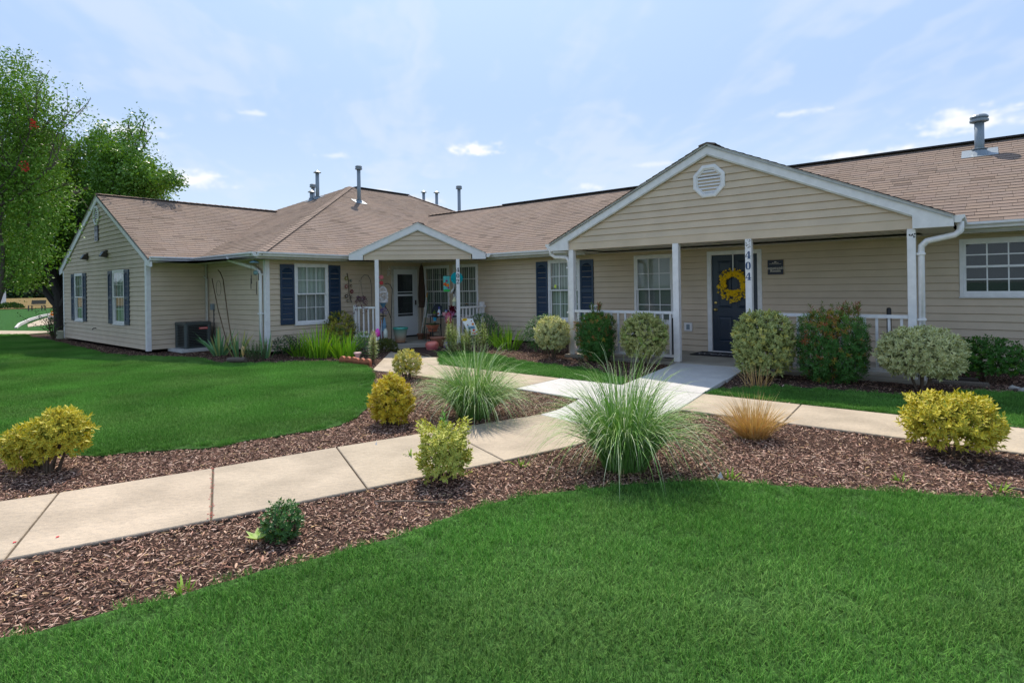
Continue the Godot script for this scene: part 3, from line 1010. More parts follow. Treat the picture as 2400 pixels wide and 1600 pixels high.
func building() -> void:
	bld = thing("apartment_building", Vector3(-12, 0, -12), "long single-storey tan-sided apartment building with brown shingle roofs and white trim", "building")
	var Y0 := 0.07          # underside of the siding
	var YS := 2.31          # underside of the soffits
	# roofs first, so that everything can hang on them
	var mbr := MB.new()
	var p2 := 0.5
	var YE := 2.42
	# main range, front and back slope
	mbr.quad(Vector3(7, 4.45, -15.66), Vector3(-17.2, 4.45, -15.66), Vector3(-17.2, YE, -19.7), Vector3(7, YE, -19.7))
	# hipped block: back, west faces
	var ap := Vector3(-19.5, 5.63, -13.6); var rb := Vector3(-19.5, 5.63, -16.7)
	mbr.quad(rb, ap, Vector3(-25.9, YE, -6.57), Vector3(-25.9, YE, -23.2))
	mbr.tri(rb, Vector3(-25.9, YE, -23.2), Vector3(-13.1, YE, -23.2))
	# wing, west slope
	mbr.quad(Vector3(-20.6, 4.55, -5.42), Vector3(-24.85, 2.40, -5.42), Vector3(-24.85, 2.40, -11.2), Vector3(-20.6, 4.55, -11.2))
	for k in mbr.c.size(): mbr.c[k] = Color(0.35, 0.255, 0.205)
	var roof := commit("roof", mbr, M.shingle, bld)
	roof_face(roof, Vector3(-13.1, YE, -11.58), Vector3.RIGHT, Vector3(0, 0.5, -1).normalized(), [Vector3(-13.12, YE, -11.58), Vector3(7, YE, -11.58), Vector3(7, 4.455, -15.65), Vector3(-17.15, 4.455, -15.65)], 1)
	roof_face(roof, Vector3(-13.1, YE, -6.57), Vector3(0, 0, -1), Vector3(-1, 0.5016, 0).normalized(), [Vector3(-13.1, YE, -6.57), ap, rb, Vector3(-13.1, YE, -23.2)], 2)
	roof_face(roof, Vector3(-25.9, YE, -6.57), Vector3.RIGHT, Vector3(0, 0.4566, -1).normalized(), [Vector3(-25.9, YE, -6.57), Vector3(-13.1, YE, -6.57), ap], 3)
	roof_face(roof, Vector3(-16.4, 2.41, -5.42), Vector3(0, 0, -1), Vector3(-1, 0.505, 0).normalized(), [Vector3(-16.4, 2.41, -5.42), Vector3(-20.6, 4.53, -5.42), Vector3(-20.6, 4.53, -11.3), Vector3(-16.4, 2.41, -6.6)], 4)
	# porch gable over the door of 404
	var g4 := 0.4556
	for s in [-1.0, 1.0]:
		var ex: float = -3.80 + s * 3.47
		roof_face(roof, Vector3(ex, 2.475, -10.07), Vector3(0, 0, -1), Vector3(-s, g4, 0).normalized(), [Vector3(ex, 2.475, -10.07), Vector3(-3.80, 4.056, -10.07), Vector3(-3.80, 4.056, -14.95), Vector3(ex, 2.475, -11.75)], 5 + int(s))
	# diagonal gable in the corner, over the door of 402
	var dg := Vector3(1, 0, -1).normalized()
	var bk := Vector3(-1, 0, -1).normalized()
	var gc := Vector3(-11.487, 0, -10.113) - bk * 0.03
	var sl := (3.263 - 2.46) / 1.768
	for s in [-1.0, 1.0]:
		var e0: Vector3 = gc + dg * s * 1.768 + Vector3.UP * 2.475
		var r0: Vector3 = gc + Vector3.UP * 3.278
		roof_face(roof, e0, bk, (-dg * s + Vector3.UP * sl).normalized(), [e0, r0, r0 + bk * 4.4, e0 + bk * 1.2], 8 + int(s))
	# caps and ridge vents
	ridge_caps(Vector3(-13.1, YE, -6.57), ap)
	ridge_caps(rb, Vector3(-16.2, 4.0, -19.95))
	ridge_caps(Vector3(-20.6, 4.525, -5.45), Vector3(-20.6, 4.54, -11.1))
	ridge_caps(Vector3(-3.8, 4.045, -10.10), Vector3(-3.8, 4.06, -14.9))
	ridge_caps(gc + Vector3.UP * 3.272 + bk * 0.03, gc + Vector3.UP * 3.285 + bk * 3.6)
	for v in [[ap + Vector3(0, 0, -0.25), rb + Vector3(0, 0, 0.1)], [Vector3(-13.2, 4.455, -15.65), Vector3(6.5, 4.455, -15.65)]]:
		mbr = MB.new()
		mbr.bar(v[0] + Vector3.UP * 0.022, v[1] + Vector3.UP * 0.022, 0.24, 0.035)
		commit("ridge_vent", mbr, M.ridge_vent, roof)
	ridge_caps(Vector3(-17.0, 4.455, -15.65), Vector3(-13.2, 4.455, -15.65))

	# walls ---------------------------------------------------------
	var wA := Wall.new(Vector3(-24.47, 0, -5.5), Vector3.RIGHT)
	var LA := 7.71
	var hA := [[1.40, 2.20, 0.70, 2.17], [5.15, 6.05, 0.70, 2.17]]
	wall(wA, LA, Y0, 2.33, hA)
	var cxA := 3.87
	var gA := MB.new()
	gA.tri(wA.p(0.0, 2.33, -0.01), wA.p(LA, 2.33, -0.01), wA.p(cxA, 4.34, -0.01))
	var gwa := commit("gable_wall", gA, M.siding, bld)
	var sA := 0.51
	siding(gwa, wA, LA, 2.33, 4.26, [], func(y): return cxA - (4.33 - y) / sA, func(y): return cxA + (4.33 - y) / sA)
	rake(wA, cxA, 4.22, 4.50, sA, 0.17, 3.85, 2.27, 0.0, 0.05)
	gable_vent(wA, 3.73, 3.89, 0.25, 0.29, 0.02)
	window(wA, 1.35, 2.26, 0.665, 2.205, 3, "sheer")
	window(wA, 5.11, 6.10, 0.665, 2.205, 3, "sheer")
	for q in [[1.0, 1.34], [2.27, 2.62], [4.75, 5.10], [6.11, 6.47]]: shutter(wA, q[0], q[1], 0.67, 2.19)
	var wB := Wall.new(Vector3(-16.76, 0, -5.5), Vector3(0, 0, -1))
	wall(wB, 1.5, Y0, YS + 0.06, [])
	var wC := Wall.new(Vector3(-16.76, 0, -7.0), Vector3.RIGHT)
	wall(wC, 3.26, Y0, YS + 0.06, [])
	var wD := Wall.new(Vector3(-13.5, 0, -7.0), Vector3(0, 0, -1))
	wall(wD, 5.05, Y0, YS + 0.06, [[0.79, 1.65, 0.73, 2.18], [3.86, 4.81, 0.0, 2.14]])
	window(wD, 0.737, 1.70, 0.684, 2.231, 3, "sheer")
	shutter(wD, 0.35, 0.725, 0.697, 2.204); shutter(wD, 1.712, 2.07, 0.697, 2.204)
	var wF := Wall.new(Vector3(-13.5, 0, -12.05), Vector3.RIGHT)
	var hF := [[0.11, 1.13, 0.73, 2.19], [1.39, 2.29, 0.73, 2.19], [4.85, 5.72, 0.73, 2.19], [7.29, 8.15, 0.74, 2.19], [9.0, 9.99, 0.0, 2.16], [13.21, 14.61, 1.34, 2.19]]
	wall(wF, 20.5, 0.13, YS + 0.08, hF)
	window(wF, 0.06, 1.18, 0.68, 2.24, 3, "vertical")
	window(wF, 1.34, 2.345, 0.68, 2.24, 3, "vertical")
	window(wF, 4.80, 5.77, 0.684, 2.235, 3, "vertical")
	shutter(wF, 4.425, 4.79, 0.70, 2.20); shutter(wF, 5.78, 6.16, 0.70, 2.20)
	window(wF, 7.243, 8.205, 0.69, 2.238, 3)
	window(wF, 13.16, 14.66, 1.29, 2.234, 5, "none", 0.52)
	# outer wall faces that close the body: sides and back
	mbr = MB.new()
	mbr.box(Vector3(-24.39, 1.2, -14.0), Vector3(0.15, 2.4, 17)); mbr.box(Vector3(-9, 1.2, -19.3), Vector3(31, 2.4, 0.2)); mbr.box(Vector3(7, 1.2, -15.6), Vector3(0.2, 2.4, 7.2)); mbr.box(Vector3(-19, 1.2, -22.8), Vector3(11, 2.4, 0.2)); mbr.box(Vector3(-13.6, 1.2, -21), Vector3(0.2, 2.4, 3.4))
	commit("rear_walls", mbr, M.siding, bld)
	# corner boards
	for q in [[Vector3(-24.47, 0, -5.5), 1, 0.0], [Vector3(-16.76, 0, -5.5), -1, 0.0], [Vector3(-13.5, 0, -7.0), -1, 0.0]]:
		mbr = MB.new()
		var c: Vector3 = q[0]
		mbr.box(Vector3(c.x + 0.03 * q[1], 1.17, c.z - 0.03), Vector3(0.11, 2.28, 0.11), Basis(), Color.WHITE, 0.004)
		commit("corner_board", mbr, M.trim, bld)
	mbr = MB.new()
	mbr.box(Vector3(-16.70, 1.19, -6.94), Vector3(0.035, 2.24, 0.035)); commit("corner_board", mbr, M.trim_worn, bld)
	# eaves -----------------------------------------------------------
	gutter(Vector3(-16.40, 2.46, -5.44), Vector3(-16.40, 2.46, -6.58), Vector3.RIGHT)
	gutter(Vector3(-16.40, 2.46, -6.58), Vector3(-13.10, 2.46, -6.58), Vector3.BACK)
	gutter(Vector3(-13.10, 2.46, -6.58), Vector3(-13.10, 2.46, -9.05), Vector3.RIGHT)
	gutter(Vector3(-10.45, 2.46, -11.6), Vector3(-7.30, 2.46, -11.6), Vector3.BACK)
	gutter(Vector3(-0.33, 2.46, -11.6), Vector3(7.0, 2.46, -11.6), Vector3.BACK)
	gutter(Vector3(-0.335, 2.465, -10.12), Vector3(-0.335, 2.465, -11.6), Vector3.RIGHT, false)
	gutter(Vector3(-7.265, 2.465, -11.6), Vector3(-7.265, 2.465, -10.12), Vector3.LEFT, false)
	gutter(gc + dg * 1.78 + Vector3.UP * 2.46, gc + dg * 1.78 + bk * 0.55 + Vector3.UP * 2.46, dg, false)
	soffit(P2([-16.76,-5.5, -16.36,-5.5, -16.36,-6.55, -13.09,-6.55, -13.09,-7.03, -16.79,-7.03]), YS, Vector2(1, 0))
	soffit(P2([-13.53,-6.6, -13.09,-6.6, -13.09,-10, -13.53,-10]), YS, Vector2(0, 1))
	soffit(P2([-11,-12.05, -11,-11.59, 7,-11.59, 7,-12.08]), YS + 0.005, Vector2(1, 0))
	soffit(P2([-6.80,-12.08, -6.80,-10.2, -0.78,-10.2, -0.78,-12.08]), YS + 0.04, Vector2(1, 0))
	soffit(P2([-0.8,-11.6, -0.8,-10.16, -0.36,-10.16, -0.36,-11.6]), YS + 0.012, Vector2(0, 1))
	soffit(P2([-7.24,-11.6, -7.24,-10.16, -6.78,-10.16, -6.78,-11.6]), YS + 0.012, Vector2(0, 1))
	soffit(P2([-12.52,-9.14, -10.52,-11.14, -11.2,-12.08, -13.53,-12.08, -13.53,-9.6, -13.1,-9.1]), YS + 0.03, Vector2(0.7071, -0.7071))
	# porch of 404 ------------------------------------------------------
	var w4 := Wall.new(Vector3(-6.79, 0, -10.17), Vector3.RIGHT)
	var L4 := 6.0
	mbr = MB.new()
	wbox(mbr, w4, 0.0, L4, 2.315, 2.46, -0.14, 0.014)
	var beam := commit("porch_beam", mbr, M.siding, bld)
	mbr = MB.new()
	mbr.quad(w4.p(0, 2.46, -0.01), w4.p(L4, 2.46, -0.01), w4.p(L4 * 0.5 + 0.2, 3.84, -0.01), w4.p(L4 * 0.5 - 0.2, 3.84, -0.01))
	mbr.quad(w4.p(0, 2.46, -0.13), w4.p(L4, 2.46, -0.13), w4.p(L4 * 0.5 + 0.2, 3.84, -0.13), w4.p(L4 * 0.5 - 0.2, 3.84, -0.13))
	var gw := commit("gable_wall", mbr, M.siding, bld)
	siding(gw, w4, L4, 2.46, 3.89, [], func(y): return 2.99 - (3.885 - y) / g4, func(y): return 2.99 + (3.885 - y) / g4)
	rake(w4, 2.99, 3.46, 4.036, g4, 0.17, 2.985, 2.315, -0.06, 0.07)
	gable_vent(w4, 3.005, 3.386, 0.283, 0.285, 0.012)
	mbr = MB.new()
	mbr.prism(P2([-6.9,-12.04, -6.9,-10.10, -0.68,-10.10, -0.68,-12.04]), -0.15, 0.128, 0.01)
	commit("porch_floor", mbr, M.porch_concrete, bld)
	var p1 := post(Vector3(-6.74, 0, -10.2), 0.13, 2.315, 0.115)
	post(Vector3(-4.435, 0, -10.2), 0.13, 2.315, 0.115)
	var p3 := post(Vector3(-3.13, 0, -10.2), 0.13, 2.315, 0.105)
	var p4 := post(Vector3(-0.835, 0, -10.2), 0.13, 2.315, 0.105)
	mat("number_blue", lin(0.012, 0.05, 0.14), 0.4)
	mat("number_black", lin(0.02, 0.025, 0.04), 0.4)
	for k in 3: lettering(["4", "0", "4"][k], p3, Vector3(-3.13, 2.04 - k * 0.182, -10.145), Basis(), 0.13, M.number_blue)
	# scraped paint at the heads of two posts
	mbr = MB.new()
	for k in 16:
		var sc := Vector3(-3.13 + rng.randf_range(-0.045, 0.045), rng.randf_range(2.16, 2.30), -10.1462)
		mbr.box(sc, Vector3(rng.randf_range(0.006, 0.02), rng.randf_range(0.006, 0.02), 0.001))
	commit("scrape", mbr, M.wood, p3)
	mbr = MB.new()
	for k in 10:
		var sc := Vector3(-0.835 + rng.randf_range(-0.045, 0.045), rng.randf_range(2.19, 2.30), -10.1462)
		mbr.box(sc, Vector3(rng.randf_range(0.008, 0.022), rng.randf_range(0.008, 0.022), 0.001))
	commit("scrape", mbr, M.iron, p4)
	railing(Vector3(-6.68, 0, -10.2), Vector3(-4.49, 0, -10.2), 0.20, 1.06, 14)
	railing(Vector3(-3.08, 0, -10.2), Vector3(-0.89, 0, -10.2), 0.20, 1.06, 14)
	for q in [-6.0, -4.0, -1.95]:
		mbr = MB.new()
		mbr.lathe(Vector3(q, YS + 0.028, -11.1), [Vector2(0.10, 0.0), Vector2(0.098, -0.006), Vector2(0.078, -0.006), Vector2(0.07, 0.0), Vector2(0.0, 0.001)], 20)
		commit("downlight", mbr, M.can_light, bld)
	# door of 404
	mbr = MB.new()
	wbox(mbr, wF, 8.944, 9.035, 0.128, 2.243, -0.05, 0.03, Color.WHITE, 0.004)
	wbox(mbr, wF, 9.962, 10.049, 0.128, 2.243, -0.05, 0.03, Color.WHITE, 0.004)
	wbox(mbr, wF, 9.035, 9.962, 2.162, 2.243, -0.05, 0.029, Color.WHITE, 0.004)
	wbox(mbr, wF, 9.035, 9.962, 0.128, 0.155, -0.05, 0.025)
	commit("door_frame", mbr, M.trim, bld)
	mbr = MB.new()
	wbox(mbr, wF, 9.035, 9.962, 0.155, 2.162, -0.07, -0.022)
	var dr := commit("front_door", mbr, M.navy_door, bld)
	for q in [[9.16, 9.44, 1.78, 2.04], [9.56, 9.84, 1.78, 2.04], [9.16, 9.44, 1.06, 1.68], [9.56, 9.84, 1.06, 1.68], [9.16, 9.44, 0.36, 0.88], [9.56, 9.84, 0.36, 0.88]]:
		mbr = MB.new()
		# raised panel with a sunk moulding round it
		var a: float = q[0]; var b: float = q[1]; var c: float = q[2]; var d: float = q[3]
		for e in [[0.0, -0.0215, 0.018, -0.030], [0.018, -0.030, 0.05, -0.0205]]:
			var o0: float = e[0]; var o1: float = e[2]
			mbr.quad(wF.p(a + o0, c + o0, e[1]), wF.p(b - o0, c + o0, e[1]), wF.p(b - o1, c + o1, e[3]), wF.p(a + o1, c + o1, e[3]))
			mbr.quad(wF.p(b - o0, d - o0, e[1]), wF.p(a + o0, d - o0, e[1]), wF.p(a + o1, d - o1, e[3]), wF.p(b - o1, d - o1, e[3]))
			mbr.quad(wF.p(a + o0, d - o0, e[1]), wF.p(a + o0, c + o0, e[1]), wF.p(a + o1, c + o1, e[3]), wF.p(a + o1, d - o1, e[3]))
			mbr.quad(wF.p(b - o0, c + o0, e[1]), wF.p(b - o0, d - o0, e[1]), wF.p(b - o1, d - o1, e[3]), wF.p(b - o1, c + o1, e[3]))
		mbr.quad(wF.p(a + 0.05, c + 0.05, -0.0205), wF.p(b - 0.05, c + 0.05, -0.0205), wF.p(b - 0.05, d - 0.05, -0.0205), wF.p(a + 0.05, d - 0.05, -0.0205))
		for v in mbr.v.size(): mbr.v[v] += Vector3(0, 0, 0.010)
		commit("panel", mbr, M.navy_door, dr)
	var fz := Basis(Vector3.RIGHT, Vector3.BACK, Vector3.DOWN)
	mbr = MB.new()
	mbr.lathe(wF.p(9.105, 1.02, -0.022), [Vector2(0.034, 0), Vector2(0.034, 0.006), Vector2(0.013, 0.012), Vector2(0.013, 0.03), Vector2(0.027, 0.042), Vector2(0.029, 0.055), Vector2(0.02, 0.066), Vector2(0, 0.068)], 16, Color.WHITE, null, fz)
	commit("knob", mbr, M.brass, dr, true)
	mbr = MB.new()
	mbr.lathe(wF.p(9.105, 1.165, -0.022), [Vector2(0.029, 0), Vector2(0.029, 0.012), Vector2(0.016, 0.016), Vector2(0, 0.016)], 16, Color.WHITE, null, fz)
	commit("deadbolt", mbr, M.brass, dr, true)
	# porch of 402 ------------------------------------------------------
	var w2 := Wall.new(Vector3(-12.484, 0, -9.116), dg)
	var L2 := 2.79
	mbr = MB.new()
	wbox(mbr, w2, 0.0, L2, 2.312, 2.44, -0.12, 0.014)
	commit("porch_beam", mbr, M.siding, bld)
	mbr = MB.new()
	mbr.tri(w2.p(0, 2.44, -0.01), w2.p(L2, 2.44, -0.01), w2.p(L2 * 0.5, 3.06, -0.01))
	gw = commit("gable_wall", mbr, M.siding, bld)
	siding(gw, w2, L2, 2.44, 3.04, [], func(y): return 1.40 - (3.075 - y) / sl, func(y): return 1.40 + (3.075 - y) / sl)
	rake(w2, 1.40, 1.77, 3.263, sl, 0.17, 1.415, 2.312, -0.04, 0.06)
	var pl := post(Vector3(-12.25, 0, -9.35), 0.11, 2.312, 0.10, w2.bs())
	var pr := post(Vector3(-10.765, 0, -10.835), 0.11, 2.312, 0.095, w2.bs())
	for k in 3: lettering(["4", "0", "2"][k], pr, w2.p(2.431, 2.03 - k * 0.155, 0.0505), w2.bs(), 0.115, M.number_black)
	mbr = MB.new()
	mbr.prism(P2([-13.49,-9.3, -12.5,-9.25, -10.62,-11.05, -10.7,-12.04, -13.49,-12.04]), -0.12, 0.10, 0.008)
	commit("porch_floor", mbr, M.porch_concrete, bld)
	railing(Vector3(-12.80, 0, -9.10), Vector3(-12.30, 0, -9.33), 0.30, 1.10, 4)
	mbr = MB.new(); mbr.box(Vector3(-12.84, 0.60, -9.09), Vector3(0.08, 1.08, 0.08), Basis(), Color.WHITE, 0.004); commit("railing_post", mbr, M.trim, bld)
	railing(Vector3(-10.74, 0, -10.90), Vector3(-10.82, 0, -11.95), 0.30, 1.06, 7)
	mbr = MB.new(); mbr.box(Vector3(-10.86, 0.65, -11.86), Vector3(0.09, 1.02, 0.12), Basis(), Color.WHITE, 0.004); commit("railing_post", mbr, M.trim, bld)
	# storm door of 402
	mbr = MB.new()
	wbox(mbr, wD, 3.805, 3.89, 0.10, 2.23, -0.05, 0.032, Color.WHITE, 0.004)
	wbox(mbr, wD, 4.795, 4.86, 0.10, 2.23, -0.05, 0.032, Color.WHITE, 0.004)
	wbox(mbr, wD, 3.89, 4.795, 2.13, 2.23, -0.05, 0.031, Color.WHITE, 0.004)
	commit("door_frame", mbr, M.trim_worn, bld)
	mbr = MB.new()
	wbox(mbr, wD, 3.89, 4.035, 0.15, 2.13, -0.02, 0.018); wbox(mbr, wD, 4.64, 4.795, 0.15, 2.13, -0.02, 0.018)
	wbox(mbr, wD, 4.035, 4.64, 1.985, 2.13, -0.02, 0.0175); wbox(mbr, wD, 4.035, 4.64, 0.15, 0.73, -0.02, 0.0175)
	wbox(mbr, wD, 4.035, 4.64, 1.335, 1.39, -0.02, 0.0175)
	var sd := commit("storm_door", mbr, M.white_door, bld)
	for q in [[1.39, 1.985], [0.73, 1.335]]:
		mbr = MB.new(); mbr.quad(wD.p(4.035, q[0], 0.0), wD.p(4.64, q[0], 0.0), wD.p(4.64, q[1], 0.0), wD.p(4.035, q[1], 0.0)); commit("pane", mbr, M.glass, sd)
		mbr = MB.new(); mbr.quad(wD.p(4.035, q[0], -0.018), wD.p(4.64, q[0], -0.018), wD.p(4.64, q[1], -0.018), wD.p(4.035, q[1], -0.018)); commit("screen", mbr, M.screen, sd)
	for q in [[1.445, 1.47], [0.80, 0.815]]:
		mbr = MB.new(); wbox(mbr, wD, 4.035, 4.64, q[0], q[1], 0.002, 0.010); commit("glazing_bar", mbr, M.white_door, sd)
	mbr = MB.new(); wbox(mbr, wD, 4.70, 4.73, 1.06, 1.20, 0.018, 0.05); commit("handle", mbr, M.bronze, sd)
	mbr = MB.new(); wbox(mbr, wD, 3.89, 4.795, 0.10, 0.15, -0.04, 0.05); commit("threshold", mbr, M.iron, sd)
	# downspouts
	downspout([Vector3(-14.42, 2.40, -6.52), Vector3(-14.42, 2.33, -6.52), Vector3(-14.28, 2.24, -6.72), Vector3(-13.85, 2.12, -6.90), Vector3(-13.65, 2.02, -6.92), Vector3(-13.62, 1.9, -6.92), Vector3(-13.62, 0.06, -6.92)])
	downspout([Vector3(-7.33, 2.38, -10.25), Vector3(-7.33, 2.26, -10.26), Vector3(-7.22, 2.19, -10.26), Vector3(-6.93, 2.17, -10.26), Vector3(-6.86, 2.10, -10.26), Vector3(-6.85, 1.95, -10.26), Vector3(-6.85, 0.1, -10.26)])
	downspout([Vector3(-0.27, 2.38, -10.22), Vector3(-0.27, 2.26, -10.22), Vector3(-0.33, 2.20, -10.22), Vector3(-0.66, 2.13, -10.22), Vector3(-0.72, 2.06, -10.22), Vector3(-0.725, 1.93, -10.22), Vector3(-0.725, 0.1, -10.22)])
	# roof penetrations
	var upF := Vector3(0, 0.5, -1).normalized()
	vent_pipe(Vector3(-0.075, 4.105, -14.97), 0.66, 0.082, "round", upF)
	vent_pipe(Vector3(-17.76, 4.76, -12.8), 1.22, 0.068, "round", Vector3(-1, 0.5, 0).normalized())
	var upH := Vector3(0, 0.4566, -1).normalized()
	vent_pipe(Vector3(-19.765, 5.06, -12.35), 0.96, 0.07, "cone", upH)
	vent_pipe(Vector3(-19.98, 5.0, -12.23), 0.28, 0.07, "cone", upH)
	vent_pipe(Vector3(-22.1, 4.9, -13.6), 1.05, 0.075, "round", Vector3(1, 0.5, 0).normalized())
	vent_pipe(Vector3(-23.37, 3.6, -21.0), 3.1, 0.08, "cone", upF)
	vent_pipe(Vector3(-22.36, 3.9, -21.0), 2.66, 0.08, "cone", upF)
	vent_pipe(Vector3(-17.25, 3.8, -17.5), 1.98, 0.07, "round", upF)
	# small fittings on the walls
	mbr = MB.new(); wbox(mbr, wC, 0.36, 0.48, 1.05, 1.22, 0.017, 0.09, Color.WHITE, 0.006); wbox(mbr, wC, 0.43, 0.452, 0.15, 1.05, 0.018, 0.036, Color(0.3, 0.3, 0.3)); commit("disconnect_box", mbr, M.metal_vent, bld)
	mbr = MB.new(); mbr.tube([Vector3(-16.62, 0.75, -6.93), Vector3(-16.62, 1.9, -6.93)], 0.022, 8); mbr.tube([Vector3(-16.62, 1.9, -6.93), Vector3(-16.75, 1.98, -6.90)], 0.022, 8); commit("conduit", mbr, M.trim_worn, bld)
	for q in [[6.085, 6.28, 0.90, 1.10], [8.43, 8.61, 0.55, 0.735]]:
		mbr = MB.new(); wbox(mbr, wF, q[0], q[1], q[2], q[3], 0.016, 0.045, Color.WHITE, 0.005)
		var ob := commit("outlet_box", mbr, M.trim, bld)
		mbr = MB.new(); wbox(mbr, wF, lerpf(q[0], q[1], 0.3), lerpf(q[0], q[1], 0.7), lerpf(q[2], q[3], 0.2), lerpf(q[2], q[3], 0.8), 0.0445, 0.049); commit("outlet", mbr, M.metal_vent, ob)
	mbr = MB.new(); mbr.tube([wA.p(3.53, 0.49, 0.0), wA.p(3.53, 0.49, 0.09), wA.p(3.56, 0.45, 0.12)], 0.014, 8); commit("hose_bib", mbr, M.iron, bld)
	# yellow sticker and label in the window sashes of 404
	mbr = MB.new(); wbox(mbr, wF, 4.98, 5.04, 1.52, 1.60, -0.004, -0.002, Color(0.72, 0.85, 0.02)); commit("sticker", mbr, M.paint, bld)

# ---------------------------------------------------------------- plants
func sprig(mb: MB, p: Vector3, ax: Vector3, n: int, L: float, W: float, ce: Color, cm: Color, k := 0.12, spread := 0.75) -> void:
	var t := ax.cross(Vector3.UP if absf(ax.y) < 0.9 else Vector3.RIGHT).normalized()
	var b := ax.cross(t)
	var a := rng.randf() * TAU
	for i in n:
		a += 2.4
		var f := float(i) / n
		var rad := t * cos(a) + b * sin(a)
		var sp := spread * (1.0 - 0.55 * f)
		var d := (ax * (1.0 - sp) + rad * sp + rv(0.12)).normalized()
		var nn := (ax * 0.8 - rad * 0.5 + rv(0.15)).normalized()
		var q := p + ax * L * 0.9 * f
		var s := rng.randf_range(0.75, 1.15)
		mb.leaf(q, d, nn, L * s, W * s, jit(ce, k), jit(cm, k), 0.12, 0.08)

# a rounded shrub: shell(direction) gives the radius factor, axes the half sizes
func shrub(o: Node3D, ctr: Vector3, ax: Vector3, n: int, L: float, W: float, ce: Color, cm: Color, sd: int, lump := 0.15, low := -1.0, boxy := 2.0, leaves := 7, m: Material = null, alt := Color(-1, 0, 0), alt_share := 0.0) -> void:
	rng.seed = sd
	var nz := FastNoiseLite.new(); nz.seed = sd; nz.frequency = 1.3
	var mb := MB.new()
	for i in n:
		var d := rdir()
		if d.y < low: continue
		# superellipsoid
		var e := boxy
		var r := pow(pow(absf(d.x), e) + pow(absf(d.y), e) + pow(absf(d.z), e), -1.0 / e)
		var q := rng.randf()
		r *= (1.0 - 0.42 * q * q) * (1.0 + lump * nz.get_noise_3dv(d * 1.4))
		if rng.randf() < 0.05: r *= rng.randf_range(1.04, 1.14)
		var p := ctr + Vector3(d.x * ax.x, d.y * ax.y, d.z * ax.z) * r
		var axd := (Vector3(d.x / ax.x, d.y / ax.y, d.z / ax.z).normalized() * 0.75 + Vector3.UP * 0.45 + rv(0.35)).normalized()
		var c1 := ce; var c2 := cm
		var patch := nz.get_noise_3dv(d * 2.2 + Vector3(9, 3, 1))
		if alt.r >= 0.0 and patch + rng.randf_range(-0.25, 0.25) > 0.5 - alt_share:
			c1 = alt; c2 = alt.lerp(cm, 0.4)
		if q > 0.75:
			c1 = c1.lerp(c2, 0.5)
		sprig(mb, p, axd, leaves, L, W, c1, c2)
	local("foliage", mb, m if m else M.leaf, o)
	# stems
	mb = MB.new()
	var ns := 6
	for i in ns:
		var a := TAU * i / ns + rng.randf() * 0.6
		var tip := ctr + Vector3(cos(a) * ax.x * 0.6, rng.randf_range(0.0, 0.5) * ax.y, sin(a) * ax.z * 0.6)
		var foot := Vector3(ctr.x * 0.4 + cos(a) * 0.035, -0.03, ctr.z * 0.4 + sin(a) * 0.035)
		mb.tube([foot, foot.lerp(tip, 0.35) + rv(0.02), foot.lerp(tip, 0.7) + rv(0.03), tip], [0.016, 0.013, 0.009, 0.005], 6)
	local("stem", mb, M.twig, o)

